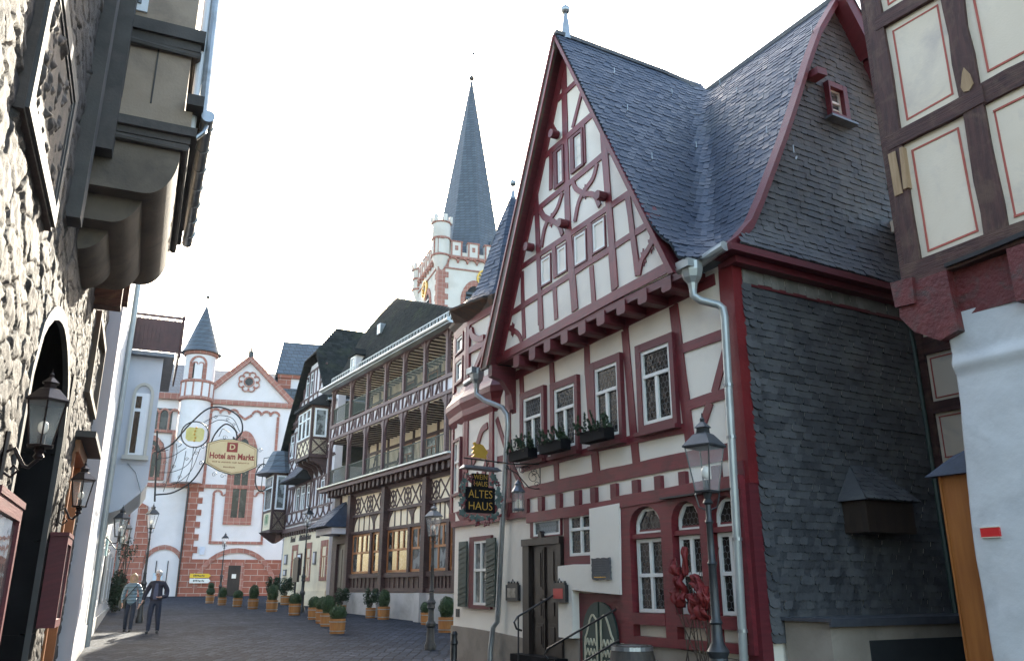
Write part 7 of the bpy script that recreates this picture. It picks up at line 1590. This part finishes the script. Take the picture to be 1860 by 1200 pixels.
m=MB(); m.prism([(-.35,-.02,.92),(-.17,-.10,.93),(-.15,-.12,.72),(-.22,-.10,.67),(-.34,-.04,.70)],[(-.31,.08,.92),(-.13,.0,.93),(-.11,-.02,.72),(-.18,.0,.67),(-.30,.06,.70)]); q=m.build('bag_body',mk('bag_leather',(.02,.025,.02),(.035,.045,.035),.5),None); q.parent=bg_
bg_.location=(x,y,gz(y)); bg_.rotation_euler=(0,0,rad(18))
md2={'jacket':mk('navy_jacket',(.012,.012,.025),(.022,.022,.04),.7),'trousers':mk('navy_trousers',(.012,.016,.035),(.022,.03,.055)),'shoe':mk('grey_trainer',(.05,.05,.055),(.09,.09,.09),.6),'hair':mk('grey_hair',(.42,.38,.35),(.55,.5,.47),.6,.5,60),'face':bpy.data.materials['face_dark']}
poseM={'armR':[(-.27,.04,1.24,.045),(-.33,.02,1.08,.036),(-.36,-.04,.92,.028)],'armL':[(.28,.06,1.22,.045),(.30,-.04,1.04,.036),(.17,-.17,1.02,.028)],
 'legR':[(-.11,-.08,.52,.066),(-.10,-.12,.28,.052),(-.10,-.16,.08,.04),(-.11,-.30,.04,.03)],'legL':[(.11,-.01,.52,.066),(.12,.02,.28,.052),(.13,.06,.08,.04),(.14,-.08,.03,.03)]}
jm={'waist':(.175,.13),'hip':(.175,.13),'hem':(.17,.125),'chest':(.18,.135)}
x2,y2=-10.72,26.15
pm=build_person((x2,y2,gz(y2)),rad(10),1.79,'grey-haired man in a dark navy jacket walking with one hand at his waist',poseM,md2,hair_m,jm)
sh_=MB(); sh_.prism([(-.03,-.125,1.42),(.04,-.125,1.42),(.06,-.15,1.2),(.06,-.14,.96),(-.06,-.14,.96),(-.06,-.15,1.2)],[(-.03,-.10,1.42),(.04,-.10,1.42),(.06,-.10,1.2),(.06,-.10,.96),(-.06,-.10,.96),(-.06,-.10,1.2)]); o=sh_.build('shirt',mk('slate_blue_shirt',(.06,.07,.12),(.09,.10,.16)),None); o.parent=pm
# ---------------- ground
def cobble():
    m,t,b=base('cobbles'); tc=N(t,'ShaderNodeTexCoord'); sx=N(t,'ShaderNodeSeparateXYZ'); L(t,tc.outputs['Object'],sx.inputs[0])
    def mt(op,a,bb=None,c=None):
        n=N(t,'ShaderNodeMath',operation=op)
        for i,v in enumerate((a,bb,c)):
            if v is None: continue
            if isinstance(v,(int,float)): n.inputs[i].default_value=v
            else: L(t,v,n.inputs[i])
        return n.outputs[0]
    f=mt('SUBTRACT',mt('FRACT',mt('MULTIPLY',sx.outputs[0],.62)),.5); arc=mt('MULTIPLY',mt('SQRT',mt('SUBTRACT',.36,mt('MULTIPLY',f,f))),1.15)
    y=mt('SUBTRACT',sx.outputs[1],arc); cb=N(t,'ShaderNodeCombineXYZ'); L(t,sx.outputs[0],cb.inputs[0]); L(t,y,cb.inputs[1])
    nz=noise_n(t,tc.outputs['Object'],1.3,3); ad=N(t,'ShaderNodeVectorMath',operation='MULTIPLY_ADD'); ad.inputs[1].default_value=(.12,.12,0); L(t,nz.outputs[1],ad.inputs[0]); L(t,cb.outputs[0],ad.inputs[2])
    v=N(t,'ShaderNodeTexVoronoi',feature='DISTANCE_TO_EDGE',voronoi_dimensions='2D'); v.inputs['Scale'].default_value=4.6; v.inputs['Randomness'].default_value=.3; L(t,ad.outputs[0],v.inputs['Vector'])
    v2=N(t,'ShaderNodeTexVoronoi',feature='F1',voronoi_dimensions='2D'); v2.inputs['Scale'].default_value=4.6; v2.inputs['Randomness'].default_value=.3; L(t,ad.outputs[0],v2.inputs['Vector'])
    j=ramp(t,v.outputs['Distance'],[(.02,(0,0,0)),(.11,(1,1,1))]).outputs[0]
    st=ramp(t,v2.outputs['Color'],[(0,(.015,.020,.031)),(.5,(.027,.035,.052)),(1,(.056,.068,.094))]).outputs[0]
    d=noise_n(t,tc.outputs['Object'],.5,8,.65); st=mix(t,.85,st,ramp(t,d.outputs[0],[(.35,(.5,.5,.52)),(.65,(1.25,1.25,1.22))]).outputs[0],'MULTIPLY')
    L(t,mix(t,j,(.012,.013,.015),st),b.inputs['Base Color']); b.inputs['Roughness'].default_value=.8; b.inputs['Specular IOR Level'].default_value=.1
    n2=noise_n(t,tc.outputs['Object'],60,3); h=mt('MULTIPLY_ADD',n2.outputs[0],.15,j); bp=N(t,'ShaderNodeBump'); bp.inputs['Strength'].default_value=.8; bp.inputs['Distance'].default_value=.035; L(t,h,bp.inputs['Height']); L(t,bp.outputs[0],b.inputs['Normal'])
    return m
g=MB(); ys=[-60,-10,0,5,10,15,20,30,40,50,60,80,120,300,900]; xs=[-600,-60,-20,-10,0,10,30,600]
for y in ys:
    for x in xs: g.vert((x,y,gz(min(y,80))))
for i in range(len(ys)-1):
    for k in range(len(xs)-1): b=i*len(xs)+k; g.face((b,b+1,b+len(xs)+1,b+len(xs)))
tag(g.build('cobbled_street',cobble()),kind='structure')
hz=MB(); hz.box(Fr((-620,-70),90),0,1240,-1.5,75,-990,0); ho=hz.build('haze',plaster); tag(ho,kind='stuff'); hm=bpy.data.materials.new('haze_air'); t=nt(hm); pv=N(t,'ShaderNodeVolumePrincipled'); pv.inputs['Density'].default_value=.00015; pv.inputs['Color'].default_value=(.94,.97,1,1); pv.inputs['Anisotropy'].default_value=0; oo=N(t,'ShaderNodeOutputMaterial'); L(t,pv.outputs[0],oo.inputs[1]); ho.data.materials.clear(); ho.data.materials.append(hm)
# ---------------- camera, sky, sun
cam=bpy.data.cameras.new('camera'); co=bpy.data.objects.new('camera',cam); COL.objects.link(co); SC.camera=co
cam.sensor_width=36; cam.lens=1500/1860*36; cam.clip_end=3000; cam.clip_start=.05
co.location=(0,0,1.6); co.rotation_euler=(rad(90)+math.atan(468/1500),0,0)
SUN_AZ,SUN_EL=-6,26.5
wd=bpy.data.worlds.new('World'); SC.world=wd; wd.use_nodes=True; t=wd.node_tree; t.nodes.clear()
sk=N(t,'ShaderNodeTexSky',sky_type='NISHITA'); sk.sun_disc=False; sk.sun_elevation=rad(SUN_EL); sk.sun_rotation=rad(SUN_AZ); sk.air_density=1.2; sk.dust_density=2.5; sk.ozone_density=1
bg=N(t,'ShaderNodeBackground'); bg.inputs[1].default_value=.15; o=N(t,'ShaderNodeOutputWorld'); L(t,sk.outputs[0],bg.inputs[0]); L(t,bg.outputs[0],o.inputs[0])
sl=bpy.data.lights.new('sun','SUN'); so_=bpy.data.objects.new('sun',sl); COL.objects.link(so_); sl.energy=3.5; sl.angle=rad(.5); sl.color=(1,.93,.82)
d=Vector((math.sin(rad(SUN_AZ))*math.cos(rad(SUN_EL)),math.cos(rad(SUN_AZ))*math.cos(rad(SUN_EL)),math.sin(rad(SUN_EL)))); so_.rotation_euler=d.to_track_quat('Z','Y').to_euler(); so_.location=d*60
SC.view_settings.view_transform='Standard'; SC.view_settings.look='None'; SC.view_settings.exposure=2.42; SC.view_settings.use_white_balance=True; SC.view_settings.white_balance_temperature=6800; SC.view_settings.white_balance_tint=7; SC.view_settings.gamma=1
